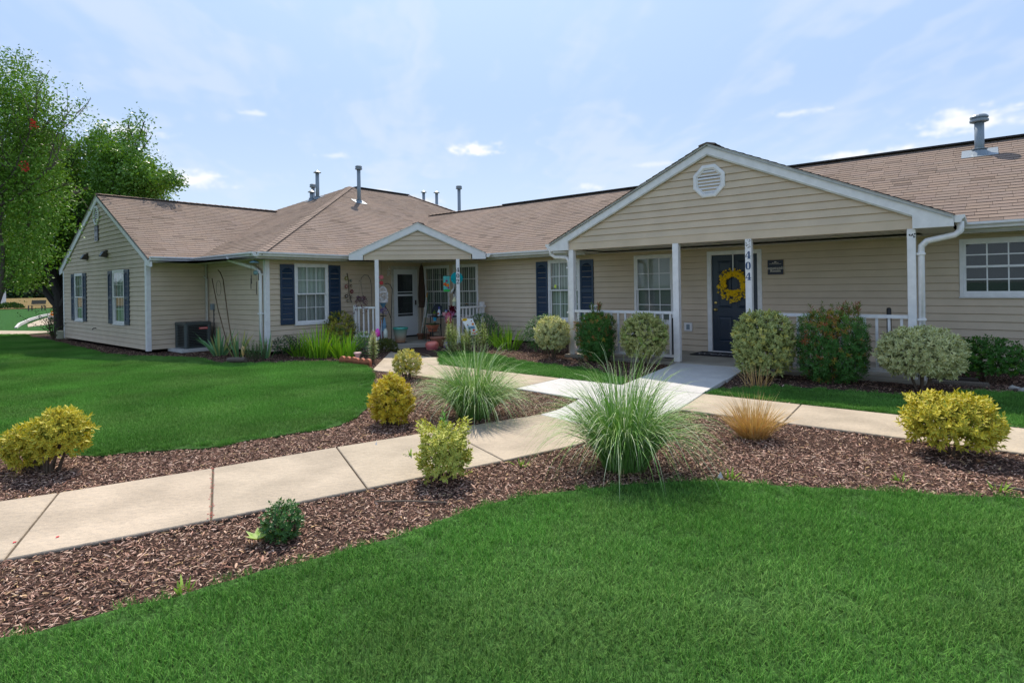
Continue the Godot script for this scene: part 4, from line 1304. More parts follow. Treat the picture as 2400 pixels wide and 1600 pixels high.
func shrubs() -> void:
	var ylw := Color(0.76, 0.62, 0.075); var ygr := Color(0.12, 0.22, 0.03)
	var gld := Color(0.78, 0.54, 0.04)
	var crm := Color(0.72, 0.72, 0.38); var dgr := Color(0.06, 0.13, 0.035)
	var g := "yellow-edged euonymus shrubs in the mulch beds"
	var o := thing("euonymus_shrub", Vector3(-6.45, -0.03, -1.30), "two-lobed yellow variegated shrub by the lawn's edge, lower lobe on its left", "shrub", g)
	shrub(o, Vector3(0.13, 0.33, -0.08), Vector3(0.195, 0.215, 0.195), 560, 0.046, 0.021, ylw, ygr, 101, 0.25, -0.7)
	var mb := MB.new()
	var nodes := o.get_children()
	shrub(o, Vector3(-0.19, 0.215, 0.08), Vector3(0.185, 0.17, 0.185), 430, 0.046, 0.021, ylw, ygr, 102, 0.25, -0.8)
	mb = MB.new()
	for i in 26: mb.blade(Vector3(-0.05 + rng.randf_range(-0.04, 0.04), 0.0, 0.16), Vector3(rng.randf_range(-1, 1), 0.5, rng.randf_range(-0.2, 1.0)), rng.randf_range(0.10, 0.24), 0.004, 6.0, 4, Color(0.42, 0.27, 0.11), Color(0.48, 0.33, 0.15))
	local("dry_grass", mb, M.blade, o)
	o = thing("euonymus_shrub", Vector3(-3.44, -0.03, -3.27), "upright yellow-green variegated shrub with loose shoots at the near edge of the walk", "shrub", g)
	shrub(o, Vector3(0, 0.215, 0), Vector3(0.185, 0.21, 0.185), 430, 0.046, 0.020, Color(0.70, 0.66, 0.16), Color(0.15, 0.27, 0.045), 103, 0.3, -0.75)
	mb = MB.new()
	for i in 22:
		var a := rng.randf() * TAU
		var p := Vector3(cos(a) * 0.15, 0.32 + rng.randf() * 0.1, sin(a) * 0.15)
		for k in 3: sprig(mb, p + Vector3(cos(a) * 0.022, 0.035, sin(a) * 0.022) * k, Vector3(cos(a) * 0.5, 0.9, sin(a) * 0.5).normalized(), 6, 0.045, 0.018, Color(0.68, 0.64, 0.15), Color(0.15, 0.28, 0.04))
	for k in 5: sprig(mb, Vector3(0.01, 0.40 + 0.03 * k, 0), Vector3.UP, 6, 0.05, 0.022, Color(0.10, 0.30, 0.03), Color(0.07, 0.22, 0.02))
	local("shoots", mb, M.leaf, o)
	o = thing("euonymus_shrub", Vector3(-0.26, -0.03, -6.55), "wide yellow variegated shrub with stray tips by the right-hand walk", "shrub", g)
	shrub(o, Vector3(0, 0.285, 0), Vector3(0.355, 0.215, 0.33), 980, 0.052, 0.022, ylw, ygr, 104, 0.28, -0.75)
	mb = MB.new()
	for i in 34:
		var a := rng.randf() * TAU
		var rr := rng.randf_range(0.05, 0.42)
		var p := Vector3(cos(a) * rr, 0.50 - rr * 0.28, sin(a) * rr * 0.85)
		for k in 3: sprig(mb, p + Vector3(cos(a) * 0.015, 0.03, sin(a) * 0.015) * k, Vector3(cos(a) * 0.4, 0.9, sin(a) * 0.4).normalized(), 6, 0.048, 0.02, ylw, ygr)
	local("shoots", mb, M.leaf, o)
	o = thing("euonymus_shrub", Vector3(-5.36, -0.03, -4.27), "tall conical golden-yellow shrub between the left lawn and the striped grass", "shrub", g)
	shrub(o, Vector3(0, 0.27, 0), Vector3(0.225, 0.265, 0.22), 800, 0.044, 0.019, gld, ygr, 105, 0.22, -0.8, 2.0, 7, null, ylw, 0.3)
	mb = MB.new()
	for i in 4:
		for k in 4: sprig(mb, Vector3(0.03 + 0.05 * (i - 1.5), 0.52 + 0.018 * k, rng.randf_range(-0.06, 0.06)), Vector3(0.1 * (i - 1.5), 1, 0).normalized(), 6, 0.045, 0.02, ylw, ygr)
	local("shoots", mb, M.leaf, o)
	o = thing("euonymus_shrub", Vector3(-7.83, -0.03, -6.60), "cream-and-green variegated shrub with yellow crown beside the walk to the corner porch", "shrub", g)
	shrub(o, Vector3(0.0, 0.27, 0), Vector3(0.235, 0.225, 0.22), 560, 0.042, 0.018, Color(0.66, 0.60, 0.20), Color(0.10, 0.18, 0.035), 106, 0.2, -0.75, 2.0, 7, null, ylw, 0.32)
	o = thing("small_shrub", Vector3(-3.46, -0.03, -1.88), "small round dark green shrub in the mulch below the walk", "shrub")
	shrub(o, Vector3(0, 0.115, 0), Vector3(0.112, 0.12, 0.11), 330, 0.022, 0.013, Color(0.10, 0.22, 0.07), Color(0.045, 0.13, 0.035), 107, 0.25, -0.9, 2.0, 7, M.gloss_leaf)
	g = "large clipped variegated shrubs in front of the porch"
	var vl := [
		["round cream variegated shrub beside the downspout at the porch's left post", Vector3(-6.94, 0.05, -9.72), Vector3(0.345, 0.33, 0.32), 0.55, 1000, 0.05],
		["round green-and-cream shrub just left of the front walk to the navy door", Vector3(-4.87, 0.06, -9.70), Vector3(0.40, 0.38, 0.34), 0.585, 1300, 0.05],
		["tall boxy green-and-cream shrub hiding the foot of the 404 post", Vector3(-2.73, 0.05, -9.55), Vector3(0.40, 0.475, 0.35), 0.575, 1700, 0.055],
		["wide dome of cream variegated leaves in front of the railing's right end", Vector3(-0.70, 0.05, -9.60), Vector3(0.48, 0.325, 0.40), 0.545, 1700, 0.055]]
	for i in vl.size():
		var q: Array = vl[i]
		o = thing("variegated_shrub", q[1], q[0], "shrub", g)
		shrub(o, Vector3(0, q[3] - 0.03, 0), q[2], q[4], q[5], q[5] * 0.46, [crm, Color(0.62, 0.62, 0.25), Color(0.56, 0.60, 0.24), crm][i], [dgr, Color(0.06, 0.12, 0.028), Color(0.05, 0.12, 0.03), dgr][i], 120 + i, 0.10, -0.85, [2.0, 2.2, 2.9, 2.1][i], 7, null, [Color(0.74, 0.68, 0.30), Color(0.34, 0.44, 0.12), Color(0.66, 0.62, 0.18), Color(0.70, 0.70, 0.38)][i], 0.25)
	o = thing("boxwood_shrub", Vector3(-7.55, 0.05, -10.35), "dark green clipped shrub behind the cream one by the shuttered window", "shrub")
	shrub(o, Vector3(0, 0.46, 0), Vector3(0.52, 0.41, 0.39), 1700, 0.026, 0.014, Color(0.07, 0.18, 0.045), Color(0.045, 0.13, 0.03), 131, 0.12, -0.9, 2.2, 6, M.gloss_leaf)
	o = thing("holly_shrub", Vector3(0.02, 0.05, -11.0), "low dark green shrub with bright new tips under the wide window", "shrub")
	shrub(o, Vector3(0, 0.36, 0), Vector3(0.44, 0.28, 0.34), 1100, 0.042, 0.022, Color(0.07, 0.21, 0.03), Color(0.03, 0.09, 0.018), 132, 0.3, -0.8, 2.0, 6, M.gloss_leaf, Color(0.10, 0.24, 0.02), 0.3)
	# nandinas: narrow leaflets in sprays, some turned red and orange
	var nl := [["tall green nandina with one orange-red shoot between two cream shrubs", Vector3(-5.95, 0.05, -9.82), Vector3(0.315, 0.43, 0.30), 0.50, 141, 0.12], ["wide square nandina with coppery tips before the right-hand railing", Vector3(-1.80, 0.05, -9.72), Vector3(0.44, 0.49, 0.32), 0.54, 142, 0.3]]
	for q in nl:
		o = thing("nandina_shrub", q[1], q[0], "shrub", "nandina shrubs in front of the porch railing")
		rng.seed = q[4]
		mb = MB.new()
		var ax: Vector3 = q[2]
		var nz := FastNoiseLite.new(); nz.seed = q[4]; nz.frequency = 1.1
		for i in 2600:
			var d := rdir()
			var r := pow(pow(absf(d.x), 4.0) + pow(absf(d.y), 4.0) + pow(absf(d.z), 4.0), -0.25)
			var u := rng.randf()
			r *= (1.0 - 0.5 * u * u) * (1.0 + 0.16 * nz.get_noise_3dv(d * 2.0))
			var p := Vector3(0, q[3], 0) + Vector3(d.x * ax.x, d.y * ax.y, d.z * ax.z) * r
			if p.y < 0.02: continue
			var axd := (d * 0.6 + Vector3.UP * 0.35 + rv(0.5)).normalized()
			var top := smoothstep(0.3, 1.0, d.y)
			var c := Color(0.07, 0.19, 0.04).lerp(Color(0.19, 0.32, 0.035), top * rng.randf())
			var red := nz.get_noise_3dv(d * 2.6 + Vector3(4, 4, 4)) + rng.randf_range(-0.3, 0.3)
			if red > 0.52 - float(q[5]) * (0.5 + top): c = [Color(0.44, 0.22, 0.05), Color(0.36, 0.12, 0.05), Color(0.34, 0.28, 0.04)][rng.randi() % 3]
			sprig(mb, p, axd, 7, 0.052, 0.013, c, c * 0.8, 0.2, 0.85)
		var tops := 14 if q[4] == 142 else 9
		for i in tops:
			var p := Vector3(rng.randf_range(-0.85, 0.85) * ax.x, q[3] + ax.y * 0.96, rng.randf_range(-0.5, 0.5) * ax.z)
			if q[4] == 141: p = Vector3(0.02 + rng.randf_range(-0.12, 0.12), 0.98, rng.randf_range(-0.1, 0.1))
			for k in 5:
				var c := [Color(0.12, 0.22, 0.03), Color(0.14, 0.20, 0.03), Color(0.34, 0.12, 0.06)][rng.randi() % 3] as Color
				sprig(mb, p + Vector3(0, 0.03 * k, 0) + rv(0.03), (Vector3.UP + rv(0.5)).normalized(), 7, 0.055, 0.013, c, c * 0.8, 0.2, 0.7)
		if q[4] == 141:
			for k in 34:
				var c := [Color(0.62, 0.20, 0.02), Color(0.55, 0.30, 0.03), Color(0.40, 0.32, 0.03)][rng.randi() % 3] as Color
				sprig(mb, Vector3(-0.34 + rng.randf_range(-0.06, 0.08), 0.78 - 0.006 * k, 0.14 + rng.randf_range(-0.06, 0.06)), (Vector3(-0.5, 0.6, 0.4) + rv(0.4)).normalized(), 7, 0.045, 0.015, c, c)
		local("foliage", mb, M.leaf, o)
		mb = MB.new()
		for i in 9:
			var f := Vector3(rng.randf_range(-0.2, 0.2), -0.03, rng.randf_range(-0.12, 0.12))
			mb.tube([f, f + Vector3(f.x * 0.5, 0.8, f.z * 0.5)], 0.009, 5)
		local("stem", mb, M.twig, o)

func grass_clump(at: Vector3, label: String, n: int, L: float, base_r: float, cols: Array, sd: int, w := 0.009, droop := 2.2, spread := 0.9, name_of := "ornamental_grass", tilt := 0.0) -> Node3D:
	rng.seed = sd
	var o := thing(name_of, at, label, "ornamental grass")
	var mb := MB.new()
	for i in n:
		var a := rng.randf() * TAU
		var rr := sqrt(rng.randf()) * base_r
		var p := Vector3(cos(a) * rr, -0.01, sin(a) * rr)
		var lean := pow(rng.randf(), 0.8) * spread
		var b := a + rng.randf_range(-0.7, 0.7)
		var d := Vector3(cos(b) * lean, 1.0 + tilt, sin(b) * lean).normalized()
		var c: Array = cols[rng.randi() % cols.size()]
		var k := rng.randf_range(0.85, 1.15)
		mb.blade(p, d, L * rng.randf_range(0.62, 1.08), w * rng.randf_range(0.7, 1.25), droop * rng.randf_range(0.7, 1.35), 9, (c[0] as Color) * k, (c[1] as Color) * k, Vector3(-sin(b), 0, cos(b)).rotated(d, rng.randf_range(-0.8, 0.8)))
	local("blades", mb, M.blade, o)
	mb = MB.new()
	for i in 60:
		var a := rng.randf() * TAU
		var rr := sqrt(rng.randf()) * base_r
		mb.blade(Vector3(cos(a) * rr, -0.02, sin(a) * rr), Vector3(cos(a) * 0.9, 0.7, sin(a) * 0.9), L * rng.randf_range(0.2, 0.4), w, 5.0, 4, Color(0.22, 0.16, 0.07), Color(0.32, 0.24, 0.11))
	local("dead_thatch", mb, M.blade, o)
	return o

func strap_plant(at: Vector3, label: String, cat: String, name_of: String, n: int, L: float, W: float, spread: float, droop: float, base_r: float, cols: Array, sd: int) -> Node3D:
	rng.seed = sd
	var o := thing(name_of, at, label, cat)
	var mb := MB.new()
	for i in n:
		var a := rng.randf() * TAU
		var rr := sqrt(rng.randf()) * base_r
		var lean := rng.randf() * spread
		var d := Vector3(cos(a) * lean, 1, sin(a) * lean)
		var c: Array = cols[rng.randi() % cols.size()]
		mb.blade(Vector3(cos(a) * rr, -0.02, sin(a) * rr), d, L * rng.randf_range(0.55, 1.08), W * rng.randf_range(0.75, 1.2), droop * rng.randf_range(0.4, 1.4), 7, jit(c[0], 0.15), jit(c[1], 0.15), Vector3(-sin(a), 0, cos(a)).rotated(Vector3.UP, rng.randf_range(-0.9, 0.9)))
	local("leaves", mb, M.blade, o)
	return o

func stalk_plant(at: Vector3, label: String, cat: String, name_of: String, stalks: int, h: float, r: float, L: float, W: float, c0: Color, c1: Color, sd: int, flower = null) -> Node3D:
	rng.seed = sd
	var o := thing(name_of, at, label, cat)
	var mb := MB.new(); var sm := MB.new()
	var fm := MB.new()
	for i in stalks:
		var a := rng.randf() * TAU
		var rr := sqrt(rng.randf()) * r
		var f := Vector3(cos(a) * rr * 0.7, -0.02, sin(a) * rr * 0.7)
		var hh := h * rng.randf_range(0.7, 1.05)
		var tip := f + Vector3(cos(a) * rr * 0.6, hh, sin(a) * rr * 0.6)
		sm.tube([f, tip], [0.006, 0.003], 5)
		var n := int(hh / 0.011)
		for k in n:
			var t := float(k) / n
			if t < 0.1: continue
			var b := k * 2.4 + rng.randf() * 0.4
			var d := Vector3(cos(b), 0.35 + 0.8 * t, sin(b)).normalized()
			var s := (0.6 + 0.6 * sin(PI * minf(1, t * 1.1)))
			mb.leaf(f.lerp(tip, t), d, Vector3(-cos(b) * 0.4, 1, -sin(b) * 0.4).normalized(), L * s, W * s, jit(c0.lerp(c1, t), 0.18), jit(c0.lerp(c1, t) * 0.75, 0.15), 0.1, 0.25)
		if flower != null:
			for k in 12:
				fm.leaf(tip + rv(0.03), (Vector3.UP * 0.4 + rdir()).normalized(), Vector3.UP, 0.02, 0.016, jit(flower, 0.15), jit(flower, 0.15))
	local("leaves", mb, M.leaf, o)
	local("stem", sm, M.twig, o)
	if flower != null: local("blossom", fm, M.petal, o)
	return o

func mound(at: Vector3, label: String, cat: String, name_of: String, ax: Vector3, n: int, L: float, W: float, c0: Color, c1: Color, sd: int) -> Node3D:
	rng.seed = sd
	var o := thing(name_of, at, label, cat)
	var mb := MB.new()
	for i in n:
		var d := rdir(); d.y = absf(d.y)
		var p := Vector3(d.x * ax.x, d.y * ax.y, d.z * ax.z) * (1.0 - 0.5 * pow(rng.randf(), 2))
		var e := (d + Vector3.UP * 0.5 + rv(0.5)).normalized()
		mb.leaf(p, e, (Vector3.UP + d + rv(0.4)).normalized(), L * rng.randf_range(0.7, 1.2), W, jit(c0, 0.25), jit(c1, 0.2))
	local("foliage", mb, M.leaf, o)
	return o

func plants() -> void:
	var gw := [[Color(0.12, 0.28, 0.05), Color(0.20, 0.36, 0.09)], [Color(0.14, 0.31, 0.06), Color(0.32, 0.44, 0.17)], [Color(0.18, 0.32, 0.09), Color(0.66, 0.70, 0.48)], [Color(0.11, 0.26, 0.05), Color(0.17, 0.33, 0.08)], [Color(0.22, 0.36, 0.12), Color(0.55, 0.62, 0.38)]]
	grass_clump(Vector3(-4.80, -0.03, -5.07), "fountain of striped green grass in the middle bed, farther of two", 1250, 1.06, 0.17, gw, 201, 0.008, 2.5, 0.70)
	grass_clump(Vector3(-2.42, -0.03, -4.42), "fountain of striped green grass by the fork of the walks, nearer of two", 1350, 1.10, 0.17, gw, 202, 0.008, 2.5, 0.58)
	var tn := [[Color(0.50, 0.27, 0.09), Color(0.64, 0.42, 0.18)], [Color(0.58, 0.34, 0.13), Color(0.74, 0.55, 0.30)]]
	grass_clump(Vector3(-1.86, -0.03, -6.10), "dry tan ornamental grass in the mulch beside the right-hand walk", 640, 0.50, 0.12, tn, 203, 0.006, 1.8, 0.95)
	var o := grass_clump(Vector3(-2.66, -0.0, -8.95), "sparse dry grass blades at the lawn strip below the boxy shrub", 46, 0.42, 0.16, tn, 204, 0.007, 0.8, 0.75)
	# bed along the left wing
	var iris := [[Color(0.17, 0.34, 0.14), Color(0.22, 0.40, 0.20)], [Color(0.13, 0.28, 0.12), Color(0.19, 0.37, 0.17)], [Color(0.32, 0.38, 0.12), Color(0.52, 0.44, 0.16)]]
	strap_plant(Vector3(-14.55, 0, -6.35), "blue-green iris clump in front of the air conditioner", "iris", "iris_clump", 34, 0.78, 0.055, 1.25, 0.8, 0.16, iris, 211)
	strap_plant(Vector3(-13.75, 0, -6.42), "smaller iris clump under the leaning canes", "iris", "iris_clump", 20, 0.66, 0.05, 0.8, 0.5, 0.12, iris, 212)
	strap_plant(Vector3(-13.05, 0, -6.75), "few tall iris leaves in front of the corner downspout", "iris", "iris_clump", 6, 0.72, 0.05, 0.7, 0.2, 0.12, iris, 213)
	stalk_plant(Vector3(-12.45, 0, -6.25), "sedum with flat pale green and pink flower heads at the lawn edge", "sedum", "sedum", 14, 0.40, 0.28, 0.055, 0.026, Color(0.06, 0.15, 0.05), Color(0.12, 0.25, 0.09), 214, Color(0.42, 0.34, 0.26))
	stalk_plant(Vector3(-12.95, 0, -6.45), "yellow-green sedum mound beside the corner post", "sedum", "sedum", 16, 0.46, 0.22, 0.05, 0.024, Color(0.09, 0.2, 0.05), Color(0.28, 0.42, 0.10), 215, Color(0.30, 0.42, 0.12))
	o = thing("boxwood_shrub", Vector3(-12.95, 0, -7.2), "low dark round shrub at the left of the daylilies", "shrub")
	shrub(o, Vector3(0, 0.22, 0), Vector3(0.34, 0.24, 0.30), 420, 0.03, 0.016, Color(0.035, 0.085, 0.022), Color(0.02, 0.055, 0.015), 216, 0.1, -0.8, 2.0, 6, M.gloss_leaf)
	var dl := [[Color(0.13, 0.30, 0.02), Color(0.24, 0.44, 0.03)], [Color(0.10, 0.24, 0.02), Color(0.20, 0.40, 0.03)], [Color(0.20, 0.36, 0.03), Color(0.36, 0.50, 0.05)]]
	strap_plant(Vector3(-12.6, 0, -7.35), "bright green daylily clump, left one in the bed under the window", "daylily", "daylily", 70, 0.62, 0.028, 1.1, 1.6, 0.2, dl, 217)
	strap_plant(Vector3(-12.0, 0, -7.5), "tall bright green daylily clump in the middle of the bed under the window", "daylily", "daylily", 130, 0.80, 0.032, 0.7, 0.9, 0.33, dl, 218)
	strap_plant(Vector3(-11.5, 0, -7.75), "bright green daylily clump, right one in the bed under the window", "daylily", "daylily", 80, 0.68, 0.03, 0.9, 1.2, 0.25, dl, 219)
	strap_plant(Vector3(-10.98, 0, -7.62), "upright fan of sword leaves at the right end of the daylilies", "gladiolus", "gladiolus", 14, 0.56, 0.04, 0.35, 0.2, 0.06, dl, 220)
	o = mound(Vector3(-11.2, 0, -8.15), "white-speckled leafy mound between the daylilies and the porch", "perennial", "white_perennial", Vector3(0.32, 0.55, 0.32), 900, 0.05, 0.02, Color(0.13, 0.25, 0.09), Color(0.08, 0.2, 0.05), 221)
	var wm := MB.new()
	for i in 190:
		var d := rdir(); d.y = absf(d.y)
		wm.leaf(Vector3(d.x * 0.33, d.y * 0.56, d.z * 0.33), (d + rv(0.5)).normalized(), (Vector3.UP + d).normalized(), 0.045, 0.016, Color(0.62, 0.66, 0.55), Color(0.5, 0.6, 0.4))
	local("pale_leaves", wm, M.leaf, o)
	stalk_plant(Vector3(-10.2, 0, -7.62), "yellow-green stalks of narrow leaves behind the scalloped edging", "lily", "lily", 9, 0.70, 0.13, 0.11, 0.014, Color(0.24, 0.36, 0.06), Color(0.50, 0.52, 0.26), 222)
	o = thing("gold_mop_shrub", Vector3(-13.05, 0.02, -8.75), "golden-tipped shrub at the right shutter of the corner window", "shrub")
	shrub(o, Vector3(0, 0.52, 0), Vector3(0.42, 0.40, 0.34), 420, 0.06, 0.026, Color(0.50, 0.42, 0.05), Color(0.11, 0.15, 0.03), 223, 0.3, -0.8, 2.0, 6, null, Color(0.14, 0.20, 0.05), 0.35)
	o = mound(Vector3(-12.9, 0, -9.05), "grey-green shrub in front of the left railing", "shrub", "sage_shrub", Vector3(0.25, 0.75, 0.25), 500, 0.06, 0.022, Color(0.12, 0.19, 0.10), Color(0.09, 0.15, 0.08), 224)
	o = mound(Vector3(-11.55, 0, -9.05), "dark red and green leafy plants beside the porch walk", "perennial", "heuchera", Vector3(0.33, 0.30, 0.28), 520, 0.07, 0.05, Color(0.10, 0.17, 0.04), Color(0.13, 0.05, 0.03), 225)
	# right of the corner porch
	o = mound(Vector3(-10.30, 0.02, -11.25), "big silvery-green sage bush by the shaded wall", "shrub", "sage_shrub", Vector3(0.62, 0.82, 0.42), 1300, 0.10, 0.034, Color(0.15, 0.23, 0.11), Color(0.10, 0.17, 0.08), 226)
	for q in [[Vector3(-9.55, 0.02, -9.30), "tall yellow-green lily stalks, left group by the coral pot", 10, 0.86, 227], [Vector3(-9.35, 0.02, -9.65), "lily stalks under the garden flag", 8, 0.66, 228], [Vector3(-9.16, 0.02, -9.95), "lily stalks right of the garden flag", 6, 0.80, 229]]:
		stalk_plant(q[1 - 1], q[1], "lily", "lily", q[2], q[3], 0.17, 0.11, 0.016, Color(0.15, 0.30, 0.04), Color(0.42, 0.52, 0.12), q[4])
	strap_plant(Vector3(-8.85, 0.05, -10.6), "arching daylily leaves under the long blank wall", "daylily", "daylily", 80, 0.72, 0.024, 0.9, 1.7, 0.3, dl, 230)
	strap_plant(Vector3(-9.5, 0.05, -10.9), "upright daylily leaves beside the sage bush", "daylily", "daylily", 50, 0.66, 0.022, 0.7, 1.3, 0.2, dl, 231)
	# seedlings in the mulch
	var wl := [[Vector3(-4.18, 0, -3.55), "pale green weed in the mulch behind the walk, near the golden shrub"], [Vector3(-0.55, 0, -5.45), "bright green weed at the mulch edge below the right-hand yellow shrub"], [Vector3(-1.62, 0, -4.72), "small yellow-green weed in the mulch behind the front lawn"], [Vector3(-3.18, 0, -3.95), "weed sprouting at the joint of the walk"], [Vector3(-3.27, 0, -1.22), "tiny weed near the left end of the front lawn"], [Vector3(0.05, 0, -5.6), "weed beside the pale stick at the right edge"]]
	for i in wl.size(): strap_plant(wl[i][0] + Vector3(0, -0.02, 0), wl[i][1], "weed", "weed", 12, 0.12, 0.018, 1.5, 3.0, 0.03, [[Color(0.20, 0.36, 0.05), Color(0.32, 0.46, 0.08)]], 240 + i)
	o = thing("hosta", Vector3(-3.50, -0.02, -1.74), "seedling with a few broad pale yellow-green leaves beside the small shrub", "seedling")
	var mb := MB.new()
	rng.seed = 250
	for i in 7:
		var a := TAU * i / 7.0
		mb.leaf(Vector3(0, 0.03, 0), Vector3(cos(a), 0.7, sin(a)).normalized(), Vector3(-cos(a), 1, -sin(a)).normalized(), rng.randf_range(0.07, 0.10), 0.05, Color(0.50, 0.60, 0.24), Color(0.24, 0.45, 0.06))
	local("leaves", mb, M.leaf, o)
	# bare rose by the far corner of the wing
	o = thing("rose_bush", Vector3(-24.35, 0, -5.15), "leggy rose bush with few leaves against the wing's left window", "rose bush")
	mb = MB.new(); var lf := MB.new()
	rng.seed = 251
	for i in 12:
		var a := rng.randf() * TAU
		var p := Vector3(cos(a) * 0.05, 0, sin(a) * 0.05)
		var pts := [p]
		var d := Vector3(cos(a) * 0.45, 1, absf(sin(a)) * 0.3)
		for k in 5:
			d = (d + rv(0.35)).normalized()
			p = p + d * rng.randf_range(0.16, 0.30)
			pts.append(p)
			for j in 5: lf.leaf(p + rv(0.06), rdir(), rdir(), 0.06, 0.035, jit(Color(0.09, 0.15, 0.05), 0.3), Color(0.07, 0.12, 0.04))
		mb.tube(pts, [0.012, 0.010, 0.008, 0.006, 0.005, 0.003], 5)
	local("stem", mb, M.twig, o); local("leaves", lf, M.leaf, o)
	o = thing("bare_shrub", Vector3(-13.2, 0, -7.55), "twiggy grey shrub in front of the left shutter of the corner window", "shrub")
	mb = MB.new()
	rng.seed = 252
	for i in 26:
		var a := rng.randf() * TAU
		var p := Vector3.ZERO
		var pts := [p]
		var d := Vector3(cos(a) * 0.8, 1, sin(a) * 0.8)
		for k in 4:
			d = (d + rv(0.4)).normalized(); p = p + d * rng.randf_range(0.10, 0.2); pts.append(p)
		mb.tube(pts, [0.006, 0.005, 0.004, 0.003, 0.002], 4)
	local("stem", mb, M.twig, o)

# ---------------------------------------------------------------- lawn and mulch
func lawn_grass() -> void:
	rng.seed = 301
	var tiles: Array[Mesh] = []
	for t in 3:
		for r in [0.17, 0.05]:
			var mb := MB.new()
			var n := 620 if r > 0.1 else 70
			for i in n:
				var p := Vector3(rng.randf_range(-r, r), -0.005, rng.randf_range(-r, r))
				var a := rng.randf() * TAU
				var lean := rng.randf() * 1.3
				var k := rng.randf_range(0.72, 1.25)
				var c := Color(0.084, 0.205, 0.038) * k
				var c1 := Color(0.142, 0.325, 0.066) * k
				if rng.randf() < 0.03: c1 = Color(0.20, 0.30, 0.10)
				mb.blade(p, Vector3(cos(a) * lean, 1, sin(a) * lean), rng.randf_range(0.024, 0.056), rng.randf_range(0.0018, 0.0034), 16.0, 3, c, c1)
			tiles.append(mesh_of(mb))
	var nz := FastNoiseLite.new(); nz.seed = 9; nz.frequency = 0.55; nz.fractal_octaves = 3
	var nz2 := FastNoiseLite.new(); nz2.seed = 19; nz2.frequency = 2.2
	var fw := Vector2(-sin(0.688831), -cos(0.688831)); var rt := Vector2(cos(0.688831), -sin(0.688831))
	for poly in [FRONT_LAWN, LEFT_LAWN, STRIP_A, STRIP_B]:
		var big: Array = []; var bigc: Array = []; var sm: Array = []; var smc: Array = []
		var ins := Geometry2D.offset_polygon(poly, -0.15)
		var lo: Vector2 = poly[0]; var hi: Vector2 = poly[0]
		for p in poly:
			lo = lo.min(p); hi = hi.max(p)
		var st := 0.20
		var y := lo.y
		while y < hi.y:
			var x := lo.x
			while x < hi.x:
				var q := Vector2(x + rng.randf_range(-0.08, 0.08), y + rng.randf_range(-0.08, 0.08))
				x += st
				var z := q.dot(fw)
				if z < 1.6 or absf(q.dot(rt)) > z * 0.96 + 0.6: continue
				var inside := false
				for g in ins:
					if Geometry2D.is_point_in_polygon(q, g): inside = true
				if not inside: continue
				var tall := 1.0 + 0.30 * nz2.get_noise_2dv(q)
				var k := 1.0 + 0.42 * nz.get_noise_2dv(q) + 0.30 * nz2.get_noise_2dv(q)
				var dry := clampf(nz.get_noise_2d(q.x + 40, q.y) * 1.3 + 0.1, 0.0, 0.6)
				big.append(Transform3D(Basis(Vector3.UP, rng.randf() * TAU).scaled(Vector3(1, tall, 1)), Vector3(q.x, gh(q), q.y)))
				bigc.append(Color(k * (1.0 + 0.45 * dry), k * (1 + 0.08 * dry), k * (1.0 + 0.5 * dry)))
			y += st
		# tufts along the cut edge
		for i in poly.size():
			var a: Vector2 = poly[i]; var b: Vector2 = poly[(i + 1) % poly.size()]
			var nrm := (b - a).normalized().orthogonal()
			var n := int((b - a).length() / 0.022)
			if (b - a).length() > 7.0: continue
			for k in n:
				var q := a.lerp(b, rng.randf())
				q += nrm * rng.randf_range(-0.17, 0.17)
				if not Geometry2D.is_point_in_polygon(q, poly): continue
				if q.dot(fw) < 1.6: continue
				sm.append(Transform3D(Basis(Vector3.UP, rng.randf() * TAU) .scaled(Vector3(1, rng.randf_range(0.8, 1.25), 1)), Vector3(q.x, gh(q), q.y)))
				var kk := 1.0 + 0.32 * nz.get_noise_2dv(q)
				smc.append(Color(kk, kk, kk))
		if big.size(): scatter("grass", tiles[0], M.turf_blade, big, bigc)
		if sm.size(): scatter("grass_edge", tiles[1], M.turf_blade, sm, smc)

